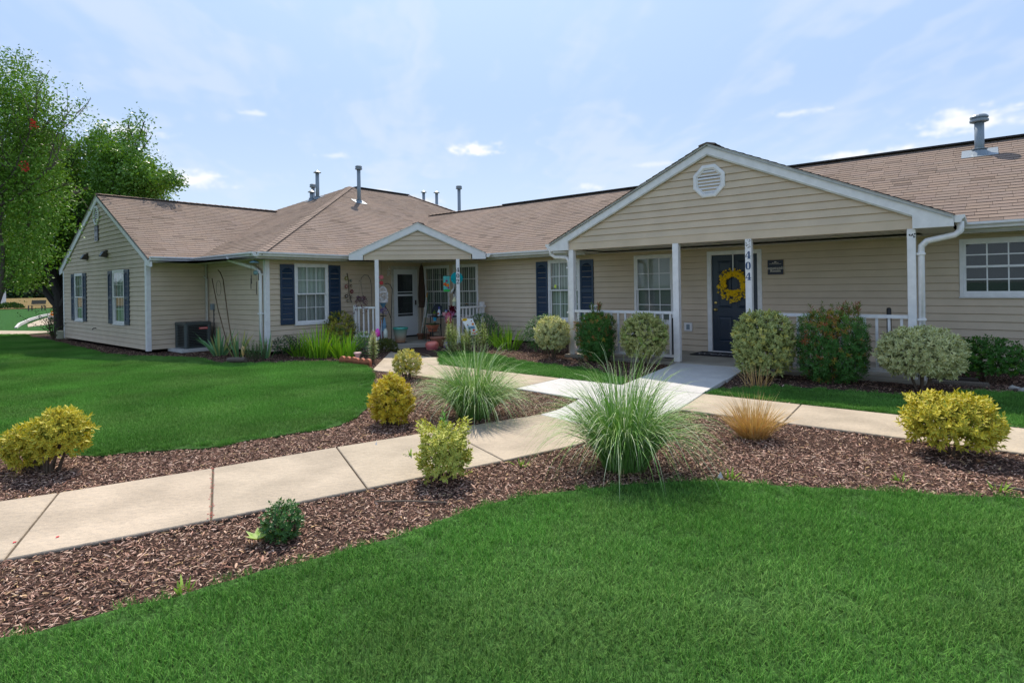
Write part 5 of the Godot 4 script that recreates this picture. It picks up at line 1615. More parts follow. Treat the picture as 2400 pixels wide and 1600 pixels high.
func mulch_chips() -> void:
	rng.seed = 401
	var mb := MB.new()
	# a split, slightly bent sliver of bark
	for s in 2:
		var x0 := -0.5 + s * 0.5; var x1 := x0 + 0.5
		var b0 := 0.0 if s == 0 else 0.05; var b1 := 0.05 if s == 0 else 0.0
		var w0 := 0.07 if s == 0 else 0.13; var w1 := 0.13 if s == 0 else 0.05
		mb.quad(Vector3(x0, b0 + 0.05, -w0), Vector3(x0, b0 + 0.05, w0), Vector3(x1, b1 + 0.05, w1), Vector3(x1, b1 + 0.05, -w1), Color(1, 1, 1))
		mb.quad(Vector3(x0, b0 + 0.05, w0), Vector3(x0, b0 - 0.05, w0), Vector3(x1, b1 - 0.05, w1), Vector3(x1, b1 + 0.05, w1), Color(0.75, 0.7, 0.68))
		mb.quad(Vector3(x0, b0 - 0.05, -w0), Vector3(x0, b0 + 0.05, -w0), Vector3(x1, b1 + 0.05, -w1), Vector3(x1, b1 - 0.05, -w1), Color(0.75, 0.7, 0.68))
	var chip := mesh_of(mb)
	var block: Array = []
	for p in [FRONT_LAWN, LEFT_LAWN, STRIP_A, STRIP_B, ENTRY_WALK]: block.append(p)
	for s in SLABS: block.append(s[1])
	for p in [P2([-24.5,-5.5, -16.76,-5.5, -16.76,-7, -13.5,-7, -13.5,-12.05, -24.5,-12]), P2([-6.9,-12.05, -6.9,-10.1, -0.68,-10.1, -0.68,-12.05]), P2([-13.49,-9.3, -12.5,-9.25, -10.62,-11.05, -10.7,-12.04, -13.49,-12.04])]: block.append(p)
	var boxes: Array = []
	for p in block:
		var lo: Vector2 = p[0]; var hi: Vector2 = p[0]
		for q in p:
			lo = lo.min(q); hi = hi.max(q)
		boxes.append(Rect2(lo, hi - lo))
	var fw := Vector2(-sin(0.688831), -cos(0.688831)); var rt := Vector2(cos(0.688831), -sin(0.688831))
	var pal := [Color(0.21, 0.112, 0.080), Color(0.29, 0.165, 0.118), Color(0.38, 0.23, 0.168), Color(0.48, 0.315, 0.238), Color(0.13, 0.068, 0.049), Color(0.06, 0.032, 0.025), Color(0.58, 0.41, 0.31)]
	var xf: Array = []; var cols: Array = []
	var zones := [[-7.9, 0.6, -6.0, 0.2, 4600.0], [-9.6, 1.2, -7.1, -5.9, 2600.0], [-27.0, 3.4, -12.05, -7.1, 900.0], [-27.0, -9.6, -7.1, -4.3, 700.0]]
	for zn in zones:
		var cnt := int((zn[1] - zn[0]) * (zn[3] - zn[2]) * zn[4])
		for i in cnt:
			var q := Vector2(rng.randf_range(zn[0], zn[1]), rng.randf_range(zn[2], zn[3]))
			var z := q.dot(fw)
			if z < 2.0 or absf(q.dot(rt)) > z * 0.93 + 0.4: continue
			var bad := false
			for k in block.size():
				if boxes[k].has_point(q) and Geometry2D.is_point_in_polygon(q, block[k]):
					bad = true; break
			if bad: continue
			var L := rng.randf_range(0.009, 0.034) * (1.0 if rng.randf() > 0.06 else 2.2)
			var wd := L * rng.randf_range(0.6, 1.3) if L < 0.034 else L * rng.randf_range(0.4, 0.8)
			var bs := Basis(Vector3.UP, rng.randf() * TAU) * Basis(Vector3.BACK, rng.randf_range(-0.45, 0.45)) * Basis(Vector3.RIGHT, rng.randf_range(-0.7, 0.7))
			xf.append(Transform3D(bs.scaled_local(Vector3(L, wd * 0.8, wd)), Vector3(q.x, gh(q) - 0.024 + rng.randf_range(0.0, 0.018), q.y)))
			cols.append(jit(pal[rng.randi() % pal.size()] if rng.randf() > 0.04 else Color(0.50, 0.34, 0.18), 0.2))
	scatter("mulch_chips", chip, M.chip, xf, cols)

# ---------------------------------------------------------------- trees
class Limb:
	var pts: Array = []
	var rad: Array = []

func grow(mb: MB, p: Vector3, d: Vector3, L: float, r: float, depth: int, tips: Array, bias: Vector3, keep: Callable, sides := 8) -> void:
	var n := 4
	var pts := [p]; var rads := [r]
	for i in n:
		d = (d + rv(0.20) + bias * 0.10).normalized()
		p = p + d * L / n
		if not keep.call(p): break
		pts.append(p)
		rads.append(lerpf(r, r * 0.62, float(i + 1) / n))
		if depth <= 2: tips.append([p, d, depth])
	if pts.size() < 2: return
	mb.tube(pts, rads, sides if depth > 2 else (6 if depth > 1 else 4), Color.WHITE, false)
	if depth == 0:
		return
	var k := 3 if depth > 1 else 3
	for i in k:
		var f := rng.randf_range(0.45, 1.0) if i > 0 else 1.0
		var q: Vector3 = pts[mini(int(f * (pts.size() - 1) + 0.5), pts.size() - 1)]
		var nd := (d + rdir() * rng.randf_range(0.5, 0.95)).normalized()
		grow(mb, q, nd, L * rng.randf_range(0.62, 0.86), r * 0.60 * (1.0 if i > 0 else 1.05), depth - 1, tips, bias, keep, sides)

func leaf_cluster(n: int, L: float, W: float, R: float, c: Color, c2: Color) -> Mesh:
	var mb := MB.new()
	for i in n:
		var p := rv(R)
		var d := (rdir() + Vector3.DOWN * 0.25).normalized()
		var k := jit(c.lerp(c2, rng.randf()), 0.2)
		mb.leaf(p, d, (Vector3.UP + rv(0.8)).normalized(), L * rng.randf_range(0.75, 1.2), W, k, k * 0.85, 0.1, 0.15)
	return mesh_of(mb)

func crown(o: Node3D, n_of: String, tips: Array, mesh: Mesh, m: Material, keep: Callable, per: int, spread: float) -> void:
	var xf: Array = []; var cols: Array = []
	for t in tips:
		for i in per:
			var q: Vector3 = t[0] + rv(spread)
			if not keep.call(q): continue
			var s := rng.randf_range(0.75, 1.25)
			xf.append(Transform3D(Basis.from_euler(rv(3.0)).scaled(Vector3(s, s, s)), q))
			var k := rng.randf_range(0.78, 1.22)
			cols.append(Color(k, k, k))
	var c := scatter(n_of, mesh, m, xf, cols, o)

# leaf masses: every lump a centre (world) and a radius, leaves thickest towards its skin
func leaf_masses(o: Node3D, at: Vector3, lumps: Array, mesh: Mesh, m: Material, keep: Callable, dens: float) -> void:
	var xf: Array = []; var cols: Array = []
	var nz := FastNoiseLite.new(); nz.seed = 77; nz.frequency = 0.8
	for l in lumps:
		var c: Vector3 = l[0]; var r: float = l[1]
		for i in int(dens * r * r):
			var d := rdir()
			var rr := r * (1.0 - 0.55 * pow(rng.randf(), 1.7)) * (1.0 + 0.35 * nz.get_noise_3dv(d * 1.7 + c))
			if rng.randf() < 0.07: rr *= rng.randf_range(1.05, 1.3)
			var q := c + Vector3(d.x, d.y * 0.85, d.z) * rr
			if nz.get_noise_3dv(q * 1.3) < -0.28: continue
			if not keep.call(q - at): continue
			var s := rng.randf_range(0.75, 1.2)
			xf.append(Transform3D(Basis.from_euler(rv(3.0)).scaled(Vector3(s, s, s)), q - at))
			var k := rng.randf_range(0.78, 1.2) * (1.0 + 0.25 * nz.get_noise_3dv(c * 3.0))
			cols.append(Color(k, k, k))
	scatter("foliage", mesh, m, xf, cols, o)

# a point seen from the photographer's place: sideways and up in metres at a given distance
func seen(right: float, up: float, dist: float) -> Vector3:
	return Vector3(0.7720, 0, -0.6357) * right + Vector3(-0.6357, 0, -0.7720) * dist + Vector3(0, 1.55 + up, 0)

func trees() -> void:
	# dark spreading tree at the corner of the wing
	rng.seed = 511
	var at := Vector3(-26.0, -0.05, -5.75)
	var o := thing("shade_tree", at, "broad dark green tree with a low forked trunk behind the wing's left corner", "tree")
	var mb := MB.new()
	var keep := func(q: Vector3) -> bool:
		var w := q + at
		if w.y < 0.9: return false
		# keeps clear of the gable wall and of the roof
		if w.x > -20.2 or w.z < -8.6: return false
		if w.x > -25.0 and w.z > -6.2: return false
		if w.x > -24.6 and w.y < 2.9 + maxf(0.0, (w.x + 24.6) * 0.55): return false
		return true
	mb.tube([Vector3(-0.02, -0.15, 0), Vector3(0, 0.1, 0), Vector3(0.02, 0.45, 0), Vector3(0.0, 0.85, 0), Vector3(0.0, 1.15, 0)], [0.36, 0.26, 0.22, 0.23, 0.26], 12, Color.WHITE, false)
	var tips: Array = []
	var limbs := [[Vector3(-0.75, 0.9, -0.2), 1.9, 0.16], [Vector3(-0.15, 1, 0.15), 1.9, 0.16], [Vector3(0.35, 1, -0.3), 2.0, 0.17], [Vector3(0.1, 1, -0.6), 1.9, 0.15], [Vector3(0.75, 1.0, -0.75), 2.2, 0.14], [Vector3(-0.6, 1, -0.9), 1.8, 0.13], [Vector3(-1.1, 0.8, 0.3), 1.7, 0.12], [Vector3(1.0, 0.95, -0.75), 2.7, 0.14], [Vector3(1.15, 0.85, -1.0), 3.0, 0.14], [Vector3(1.2, 0.8, -0.85), 3.1, 0.13], [Vector3(0.8, 0.8, -1.3), 2.8, 0.12], [Vector3(0.6, 1.0, -0.5), 2.5, 0.14]]
	for l in limbs:
		grow(mb, Vector3(0, 1.0, 0) + (l[0] as Vector3) * 0.08, (l[0] as Vector3).normalized(), l[1], l[2], 4, tips, Vector3.UP * 0.15 + (l[0] as Vector3) * 0.5, keep, 8)
	local("trunk", mb, M.bark, o)
	var cl := leaf_cluster(9, 0.115, 0.058, 0.19, Color(0.10, 0.22, 0.035), Color(0.19, 0.34, 0.05))
	var keep_leaf := func(q: Vector3) -> bool: return q.y + at.y > 1.9 and keep.call(q)
	crown(o, "crown", tips, cl, M.gloss_leaf, keep_leaf, 2, 0.30)
	leaf_masses(o, at, [[seen(-18.0, 0.9, 21.5), 1.1], [seen(-17.2, 2.2, 21.5), 1.4], [seen(-16.3, 3.4, 21.0), 1.5], [seen(-15.4, 4.6, 20.8), 1.25], [seen(-14.4, 4.9, 20.3), 1.15], [seen(-13.4, 4.4, 19.8), 0.9], [seen(-12.4, 3.9, 19.4), 0.65], [seen(-11.7, 3.75, 19.2), 0.42], [seen(-11.2, 3.7, 19.1), 0.3], [seen(-12.6, 3.3, 19.6), 0.6], [seen(-14.2, 3.7, 20.4), 1.0], [seen(-15.3, 3.2, 20.9), 1.1], [seen(-17.6, 4.2, 21.5), 1.5], [seen(-19.0, 3.2, 21.8), 1.5], [seen(-19.4, 1.3, 21.8), 1.1], [seen(-16.6, 1.0, 22.4), 0.9], [seen(-17.9, 5.2, 22.0), 1.2]], cl, M.gloss_leaf, keep_leaf, 620.0)
	# crape myrtle nearer to the viewer, trunk outside the picture
	rng.seed = 522
	var at2 := Vector3(-19.2, -0.05, -2.45)
	o = thing("crape_myrtle", at2, "light green crape myrtle with grey branches and red blossom leaning in from the left", "tree")
	mb = MB.new()
	tips = []
	var keep2 := func(q: Vector3) -> bool:
		var r := Vector2(q.x, q.z).length()
		return q.y > 1.2 and r < 2.35 + 0.3 * sin(q.y * 2.1) - maxf(0.0, q.y - 6.6) * 0.4
	for i in 7:
		var a := TAU * i / 7.0
		var d := Vector3(cos(a) * 0.30, 1, sin(a) * 0.30)
		var f := Vector3(cos(a) * 0.12, 0, sin(a) * 0.12)
		mb.tube([f, f + d * 0.8, f + d * 1.7], [0.075, 0.065, 0.055], 8, Color.WHITE, false)
		grow(mb, f + d * 1.7, d.normalized(), 2.05, 0.05, 4, tips, Vector3.UP * 0.75 + Vector3(cos(a), 0, sin(a)) * 0.15, keep2, 7)
		grow(mb, f + d * 1.0, (d + Vector3(cos(a + 0.4), -0.25, sin(a + 0.4)) * 0.8).normalized(), 1.0, 0.03, 3, tips, Vector3.UP * 0.15, keep2, 6)
	local("trunk", mb, M.pale_bark, o)
	cl = leaf_cluster(9, 0.075, 0.04, 0.15, Color(0.14, 0.29, 0.04), Color(0.24, 0.42, 0.065))
	crown(o, "crown", tips, cl, M.leaf, keep2, 1, 0.24)
	var all := func(_q: Vector3) -> bool: return true
	leaf_masses(o, at2, [[seen(-12.8, 5.6, 14.6), 0.75], [seen(-12.5, 5.0, 14.5), 0.7], [seen(-11.85, 4.75, 14.3), 0.42], [seen(-12.6, 4.2, 14.5), 0.9], [seen(-12.2, 3.4, 14.3), 0.9], [seen(-11.7, 2.7, 14.2), 0.75], [seen(-12.6, 2.5, 14.5), 0.95], [seen(-11.5, 1.9, 14.1), 0.65], [seen(-12.4, 1.4, 14.4), 0.8], [seen(-11.75, 0.9, 14.2), 0.5], [seen(-12.6, 0.5, 14.6), 0.6], [seen(-13.6, 4.8, 14.8), 1.1], [seen(-13.7, 3.0, 14.8), 1.1], [seen(-13.7, 1.2, 14.8), 1.0], [seen(-11.6, 4.1, 14.2), 0.4]], cl, M.leaf, all, 520.0)
	mb = MB.new()
	for c in [Vector3(-17.3, 5.55, -3.35), Vector3(-17.4, 4.55, -3.2)]:
		for i in 46:
			mb.leaf(c - at2 + rv(0.07) * Vector3(1, 1.5, 1), rdir(), rdir(), 0.045, 0.04, jit(Color(0.72, 0.05, 0.04), 0.3), Color(0.75, 0.10, 0.08))
	local("blossom", mb, M.petal, o)
	# far away
	rng.seed = 533
	var tm := MB.new()
	for i in 900:
		var t := rng.randf()
		var p := Vector3(-300 + rng.randf_range(-6, 6), 0, 0)
		p.z = lerpf(-220, 140, t)
		var h := rng.randf_range(4.0, 8.0)
		for k in 3:
			var r := rng.randf_range(1.5, 3.0)
			var c := p + Vector3(rng.randf_range(-2, 2), h * 0.5 + rng.randf_range(-1.5, 1.5), rng.randf_range(-2, 2))
			for j in 14: tm.leaf(c + rdir() * r, rdir(), rdir(), 1.5, 1.3, jit(Color(0.035, 0.075, 0.03), 0.35), Color(0.03, 0.06, 0.025))
	var tl := commit("treeline", tm, M.leaf)
	tag(tl, "dark line of far trees beyond the tan field at the left", "treeline", "", "stuff")

# ---------------------------------------------------------------- things on the porches
func small_box(o: Node3D, n: String, c: Vector3, s: Vector3, m: Material, col := Color.WHITE, ch := 0.004) -> MeshInstance3D:
	var mb := MB.new()
	mb.box(c, s, Basis(), col, ch)
	return local(n, mb, m, o)

func turned(o: Node3D, n: String, prof: Array, m: Material, col := Color.WHITE, cols = null, at := Vector3.ZERO, segs := 22) -> MeshInstance3D:
	var mb := MB.new()
	mb.lathe(at, prof, segs, col, cols)
	return local(n, mb, m, o, true)

func porch_things() -> void:
	rng.seed = 601
	# air conditioner on its pad
	var o := thing("concrete_pad", Vector3(-16.36, 0.0, -6.45), "grey pad under the air conditioner", "pad")
	small_box(o, "slab", Vector3(0, 0.03, 0), Vector3(0.92, 0.08, 0.92), M.new_concrete)
	o = thing("air_conditioner", Vector3(-16.40, 0.07, -6.47), "dark green-grey louvred air conditioner in the corner of the wing", "air conditioner")
	var mb := MB.new()
	var s := 0.33; var h := 0.68
	# four rounded corner posts and a base
	for q in [[1, 1], [1, -1], [-1, 1], [-1, -1]]:
		mb.tube([Vector3(q[0] * (s - 0.05), 0, q[1] * (s - 0.05)), Vector3(q[0] * (s - 0.05), h - 0.05, q[1] * (s - 0.05))], 0.06, 14)
	mb.box(Vector3(0, 0.03, 0), Vector3(2 * s - 0.05, 0.06, 2 * s - 0.05), Basis(), Color.WHITE, 0.01)
	mat("ac_paint", lin(0.055, 0.066, 0.066), 0.4)
	local("cabinet", mb, M.ac_paint, o)
	mb = MB.new()
	mb.box(Vector3(0, h - 0.04, 0), Vector3(2 * s + 0.02, 0.09, 2 * s + 0.02), Basis(), Color.WHITE, 0.025)
	local("top_cover", mb, M.ac_paint, o)
	mb = MB.new()
	mb.box(Vector3(0, 0.35, 0), Vector3(2 * s - 0.10, 0.58, 2 * s - 0.10))
	local("coil", mb, M.black, o)
	for k in 13:
		mb = MB.new()
		var y := 0.09 + k * 0.042
		for q in [[Vector3(s - 0.012, y, -s + 0.09), Vector3(s - 0.012, y, s - 0.09)], [Vector3(-s + 0.09, y, s - 0.012), Vector3(s - 0.09, y, s - 0.012)]]:
			mb.bar(q[0], q[1], 0.03, 0.012)
		local("louver", mb, M.ac_paint, o)
	small_box(o, "badge", Vector3(s + 0.008, 0.52, -0.12), Vector3(0.012, 0.055, 0.22), M.gloss_paint, Color(0.55, 0.06, 0.06))
	small_box(o, "badge_stripe", Vector3(s + 0.0145, 0.52, -0.12), Vector3(0.003, 0.02, 0.17), M.gloss_paint, Color(0.75, 0.35, 0.33), 0.0)
	# flood lights and sign on the wing's gable
	for q in [[-21.72, "bronze flood lamp on the wing's gable, left of two"], [-19.86, "bronze flood lamp on the wing's gable, right of two"]]:
		o = thing("flood_lamp", Vector3(q[0], 2.70, -5.49), q[1], "lamp", "flood lamps on the wing's gable")
		mb = MB.new()
		mb.quad(Vector3(-0.10, 0.09, 0.02), Vector3(0.10, 0.09, 0.02), Vector3(0.10, 0.075, 0.10), Vector3(-0.10, 0.075, 0.10))
		mb.quad(Vector3(-0.10, 0.075, 0.10), Vector3(0.10, 0.075, 0.10), Vector3(0.10, -0.08, 0.19), Vector3(-0.10, -0.08, 0.19))
		mb.quad(Vector3(-0.10, -0.10, 0.02), Vector3(0.10, -0.10, 0.02), Vector3(0.10, -0.08, 0.19), Vector3(-0.10, -0.08, 0.19))
		for e in [-0.10, 0.10]: mb.quad(Vector3(e, 0.09, 0.02), Vector3(e, 0.075, 0.10), Vector3(e, -0.08, 0.19), Vector3(e, -0.10, 0.02))
		mb.box(Vector3(0, 0.0, 0.015), Vector3(0.13, 0.22, 0.03))
		local("housing", mb, M.bronze, o)
		mb = MB.new()
		mb.quad(Vector3(-0.08, 0.055, 0.114), Vector3(0.08, 0.055, 0.114), Vector3(0.08, -0.06, 0.181), Vector3(-0.08, -0.06, 0.181))
		local("lens", mb, M.metal_vent, o)
	o = thing("building_sign", Vector3(-20.72, 3.12, -5.485), "tall narrow navy sign with pale bands under the wing's octagonal vent", "sign")
	small_box(o, "panel", Vector3(0, 0.23, 0.02), Vector3(0.30, 0.46, 0.03), M.gloss_paint, Color(0.012, 0.02, 0.06))
	for q in [[0.42, 0.27, 0.05, 0.10], [0.33, 0.24, 0.05, 0.045], [0.235, 0.10, 0.08, 0.30], [0.12, 0.20, 0.045, 0.06], [0.05, 0.20, 0.045, 0.06]]:
		small_box(o, "print", Vector3(0, q[0], 0.0365), Vector3(q[1], q[2], 0.003), M.paint, Color(q[3], q[3], q[3] * 1.3), 0.0)
	# sign and wreath of 404
	o = thing("room_sign", Vector3(-3.19, 1.72, -12.032), "navy Community Room sign with a tan border beside the front door", "sign")
	mb = MB.new()
	var rr := func(hw: float, hh: float, r: float) -> PackedVector2Array:
		var pl := PackedVector2Array()
		for c in 4:
			var cx: float = [1, -1, -1, 1][c]; var cy: float = [1, 1, -1, -1][c]
			for k in 6:
				var a := PI * 0.5 * c + PI * 0.5 * k / 5.0
				pl.push_back(Vector2(cx * (hw - r) + cos(a) * r, cy * (hh - r) + sin(a) * r))
		return pl
	for L in [[0.152, 0.150, 0.018, Color(0.42, 0.30, 0.19), "border", 0.020], [0.144, 0.142, 0.022, Color(0.008, 0.014, 0.032), "panel", 0.014]]:
		mb = MB.new()
		var pl: PackedVector2Array = rr.call(L[0], L[1], L[5])
		for k in range(1, pl.size() - 1): mb.tri(Vector3(pl[0].x, 0.15 + pl[0].y, L[2]), Vector3(pl[k].x, 0.15 + pl[k].y, L[2]), Vector3(pl[k + 1].x, 0.15 + pl[k + 1].y, L[2]), L[3])
		for k in pl.size():
			var k2 := (k + 1) % pl.size()
			mb.quad(Vector3(pl[k].x, 0.15 + pl[k].y, 0), Vector3(pl[k2].x, 0.15 + pl[k2].y, 0), Vector3(pl[k2].x, 0.15 + pl[k2].y, L[2]), Vector3(pl[k].x, 0.15 + pl[k].y, L[2]), L[3])
		local(L[4], mb, M.paint, o)
	mat("sign_ink", lin(0.62, 0.55, 0.47), 0.5)
	lettering("Community", o, Vector3(-3.19, 1.852, -12.009), Basis().scaled(Vector3(0.92, 1, 1)), 0.052, M.sign_ink, "Droid Serif", 700, true)
	lettering("Room", o, Vector3(-3.19, 1.800, -12.009), Basis(), 0.050, M.sign_ink, "Droid Serif", 700, true)
	mb = MB.new()
	mb.quad(Vector3(-0.03, 0.238, 0.0235), Vector3(0.03, 0.238, 0.0235), Vector3(0.012, 0.262, 0.0235), Vector3(-0.012, 0.262, 0.0235))
	for e in [-1.0, 1.0]: mb.quad(Vector3(e * 0.045, 0.232, 0.0235), Vector3(e * 0.03, 0.240, 0.0235), Vector3(e * 0.055, 0.246, 0.0235), Vector3(e * 0.06, 0.238, 0.0235))
	for k in 22: mb.box(Vector3(-0.105 + 0.01 * k, 0.214, 0.0232), Vector3(0.006, 0.009 if k % 3 else 0.012, 0.001))
	local("emblem", mb, M.sign_ink, o)
	o = thing("wreath", Vector3(-4.0, 1.56, -12.06), "yellow flower wreath hanging on the navy door", "wreath")
	mb = MB.new()
	var tp: Array = []
	for k in 25:
		var a := TAU * k / 24
		tp.append(Vector3(cos(a) * 0.20, sin(a) * 0.20, 0.05))
	mb.tube(tp, 0.016, 6)
	for k in 70:
		var a := rng.randf() * TAU
		var p := Vector3(cos(a) * 0.2, sin(a) * 0.2, 0.05)
		mb.tube([p, p + Vector3(cos(a + 0.7), sin(a + 0.7), rng.randf() * 0.5) * rng.randf_range(0.06, 0.17)], 0.002, 4)
	local("vine", mb, M.twig, o)
	mb = MB.new()
	for k in 330:
		var a := rng.randf() * TAU
		var r := 0.20 + rng.randf_range(-0.05, 0.07)
		if rng.randf() < 0.16: r = rng.randf_range(0.26, 0.35)
		var p := Vector3(cos(a) * r, sin(a) * r - (0.04 if r > 0.26 else 0.0), rng.randf_range(0.055, 0.10))
		var t := rng.randf() * TAU
		for j in 4:
			var d := Vector3(cos(t + j * PI / 2), sin(t + j * PI / 2), 0.5).normalized()
			mb.leaf(p, d, Vector3.BACK, 0.036, 0.018, jit(Color(0.88, 0.60, 0.015), 0.15), Color(0.80, 0.44, 0.008))
	local("blossom", mb, M.petal, o)
	mb = MB.new()
	mb.box(Vector3(-0.01, 0.42, 0.045), Vector3(0.022, 0.38, 0.004)); mb.box(Vector3(-0.01, 0.61, 0.02), Vector3(0.022, 0.004, 0.05))
	local("hanger", mb, M.trim, o)
	o = thing("door_mat", Vector3(-4.02, 0.131, -11.64), "black welcome mat with grey script lying before the navy door", "mat")
	small_box(o, "mat", Vector3(0, 0.008, 0), Vector3(1.30, 0.014, 0.66), M.cloth, Color(0.014, 0.014, 0.016), 0.004)
	mat("mat_ink", lin(0.28, 0.28, 0.29), 0.9)
	lettering("Welcome", o, Vector3(-4.02, 0.1465, -11.56), Basis(Vector3.RIGHT, Vector3.FORWARD, Vector3.UP), 0.20, M.mat_ink, "Droid Serif", 400, true)
	# black poles with round feet behind the railing
	for q in [[Vector3(-1.28, 0.128, -11.6), "black pole with a round foot behind the railing, taller one at the right"], [Vector3(-1.62, 0.128, -10.75), "short black pole behind the right-hand railing"], [Vector3(-6.45, 0.128, -10.75), "black pole behind the railing's left end"], [Vector3(-4.75, 0.128, -10.7), "black pole behind the railing beside the front walk"]]:
		o = thing("stanchion", q[0], q[1], "pole", "black poles on the porch of 404")
		var hh := 0.99 if q[0].x > -1.4 else 0.78
		turned(o, "base", [Vector2(0.17, 0), Vector2(0.17, 0.025), Vector2(0.12, 0.045), Vector2(0.04, 0.06)], M.black)
		turned(o, "pole", [Vector2(0.036, 0.05), Vector2(0.036, hh - 0.04), Vector2(0.03, hh - 0.01), Vector2(0, hh)], M.black)
	# ----- the decorated porch of 402
	o = thing("glazed_pot", Vector3(-12.19, 0.10, -10.05), "big glazed pot, teal rim fading to tan, in front of the storm door", "flower pot")
	var teal := Color(0.05, 0.34, 0.26); var tan_c := Color(0.42, 0.28, 0.19)
	turned(o, "pot", [Vector2(0.11, 0.0), Vector2(0.125, 0.02), Vector2(0.165, 0.22), Vector2(0.19, 0.36), Vector2(0.205, 0.37), Vector2(0.21, 0.42), Vector2(0.19, 0.425), Vector2(0.17, 0.36), Vector2(0, 0.35)], M.gloss_paint, teal, [tan_c * 0.6, Color(0.45, 0.22, 0.12), Color(0.33, 0.33, 0.25), Color(0.20, 0.36, 0.28), teal, teal, teal * 0.8, teal * 0.4, Color(0.05, 0.03, 0.02)])
	turned(o, "saucer", [Vector2(0.15, -0.002), Vector2(0.17, 0.02), Vector2(0.13, 0.012)], M.iron)
	mb = MB.new()
	for k in 10: mb.leaf(Vector3(rng.randf_range(-0.05, 0.05), 0.35, 0), (Vector3.UP + rv(0.8)).normalized(), Vector3.BACK, 0.11, 0.03, Color(0.13, 0.24, 0.06), Color(0.08, 0.16, 0.04))
	local("seedling", mb, M.leaf, o)
	o = thing("coral_pot", Vector3(-10.52, 0.0, -9.66), "shiny coral bulb-shaped pot with a small mouth on the walk's end", "flower pot")
	var cor := Color(0.58, 0.13, 0.11)
	turned(o, "pot", [Vector2(0.10, 0), Vector2(0.12, 0.01), Vector2(0.155, 0.10), Vector2(0.17, 0.17), Vector2(0.155, 0.22), Vector2(0.11, 0.255), Vector2(0.065, 0.262), Vector2(0.055, 0.25), Vector2(0.05, 0.2), Vector2(0, 0.2)], M.gloss_paint, cor, [Color(0.40, 0.10, 0.13), Color(0.42, 0.11, 0.13), Color(0.50, 0.12, 0.13), cor, Color(0.66, 0.15, 0.10), Color(0.66, 0.15, 0.10), cor, Color(0.1, 0.02, 0.02), Color(0.05, 0.01, 0.01), Color(0.03, 0.01, 0.01)])
	o = thing("clay_bowl", Vector3(-10.66, 0.10, -9.98), "wide dull-pink clay planter behind the coral pot", "flower pot")
	turned(o, "pot", [Vector2(0.13, 0), Vector2(0.17, 0.16), Vector2(0.20, 0.20), Vector2(0.205, 0.235), Vector2(0.185, 0.235), Vector2(0.16, 0.19), Vector2(0, 0.18)], M.terracotta, Color(0.62, 0.85, 1.1))
	o = thing("railing_planter", Vector3(-11.62, 0.10, -10.70), "terracotta square planter of faded plants on a black wire stand", "planter")
	mb = MB.new()
	var pr := [[0.075, 0.28], [0.11, 0.43], [0.125, 0.43], [0.125, 0.46]]
	for k in 3:
		for c in 4:
			var u0 := Vector2.RIGHT.rotated(PI / 4 + c * PI / 2) * 1.414; var u1 := Vector2.RIGHT.rotated(PI / 4 + (c + 1) * PI / 2) * 1.414
			mb.quad(Vector3(u0.x * pr[k][0], pr[k][1], u0.y * pr[k][0]), Vector3(u1.x * pr[k][0], pr[k][1], u1.y * pr[k][0]), Vector3(u1.x * pr[k + 1][0], pr[k + 1][1], u1.y * pr[k + 1][0]), Vector3(u0.x * pr[k + 1][0], pr[k + 1][1], u0.y * pr[k + 1][0]))
	mb.quad(Vector3(-0.12, 0.44, -0.12), Vector3(0.12, 0.44, -0.12), Vector3(0.12, 0.44, 0.12), Vector3(-0.12, 0.44, 0.12), Color(0.1, 0.1, 0.1))
	local("pot", mb, M.terracotta, o)
	mb = MB.new()
	for q in [[-1, -1], [1, -1], [1, 1], [-1, 1]]: mb.tube([Vector3(q[0] * 0.13, 0, q[1] * 0.13), Vector3(q[0] * 0.12, 0.36, q[1] * 0.12)], 0.009, 6)
	for y in [0.26, 0.36]:
		for q in [[-1, -1, 1, -1], [1, -1, 1, 1], [1, 1, -1, 1], [-1, 1, -1, -1]]: mb.tube([Vector3(q[0] * 0.12, y, q[1] * 0.12), Vector3(q[2] * 0.12, y, q[3] * 0.12)], 0.006, 5)
	local("stand", mb, M.iron, o)
	mb = MB.new()
	for k in 70: mb.leaf(Vector3(rng.randf_range(-0.12, 0.12), 0.45, rng.randf_range(-0.12, 0.12)), (Vector3.UP * 0.7 + rv(1.0)).normalized(), Vector3.UP, 0.09, 0.03, jit(Color(0.14, 0.17, 0.07), 0.4), Color(0.10, 0.13, 0.05))
	local("plants", mb, M.leaf, o)
	o = thing("blue_cup", Vector3(-11.74, 0.66, -10.90), "bright blue small bucket above the terracotta planter", "bucket")
	turned(o, "bucket", [Vector2(0.04, 0), Vector2(0.055, 0.09), Vector2(0.06, 0.095), Vector2(0.05, 0.09), Vector2(0.035, 0.01)], M.gloss_paint, Color(0.02, 0.33, 0.55))
	mb = MB.new(); mb.tube([Vector3(0, -0.26, 0), Vector3(0, 0.0, 0)], 0.008, 6); local("stake", mb, M.iron, o)
	o = thing("patio_table", Vector3(-11.52, 0.10, -11.12), "small black iron table crowded with bottles and jars", "table")
	small_box(o, "top", Vector3(0, 0.68, 0), Vector3(0.95, 0.03, 0.5), M.iron)
	for q in [[-0.43, -0.2], [0.43, -0.2], [0.43, 0.2], [-0.43, 0.2]]:
		mb = MB.new(); mb.tube([Vector3(q[0], 0, q[1]), Vector3(q[0], 0.67, q[1])], 0.014, 6); local("leg", mb, M.iron, o)
	var ty := 0.796
	o = thing("spray_bottle", Vector3(-11.68, ty, -11.0), "white bottle with a blue cap and red label on the porch table", "bottle")
	turned(o, "bottle", [Vector2(0.04, 0), Vector2(0.042, 0.12), Vector2(0.03, 0.155), Vector2(0.015, 0.17), Vector2(0.015, 0.19)], M.gloss_paint, Color(0.60, 0.66, 0.70))
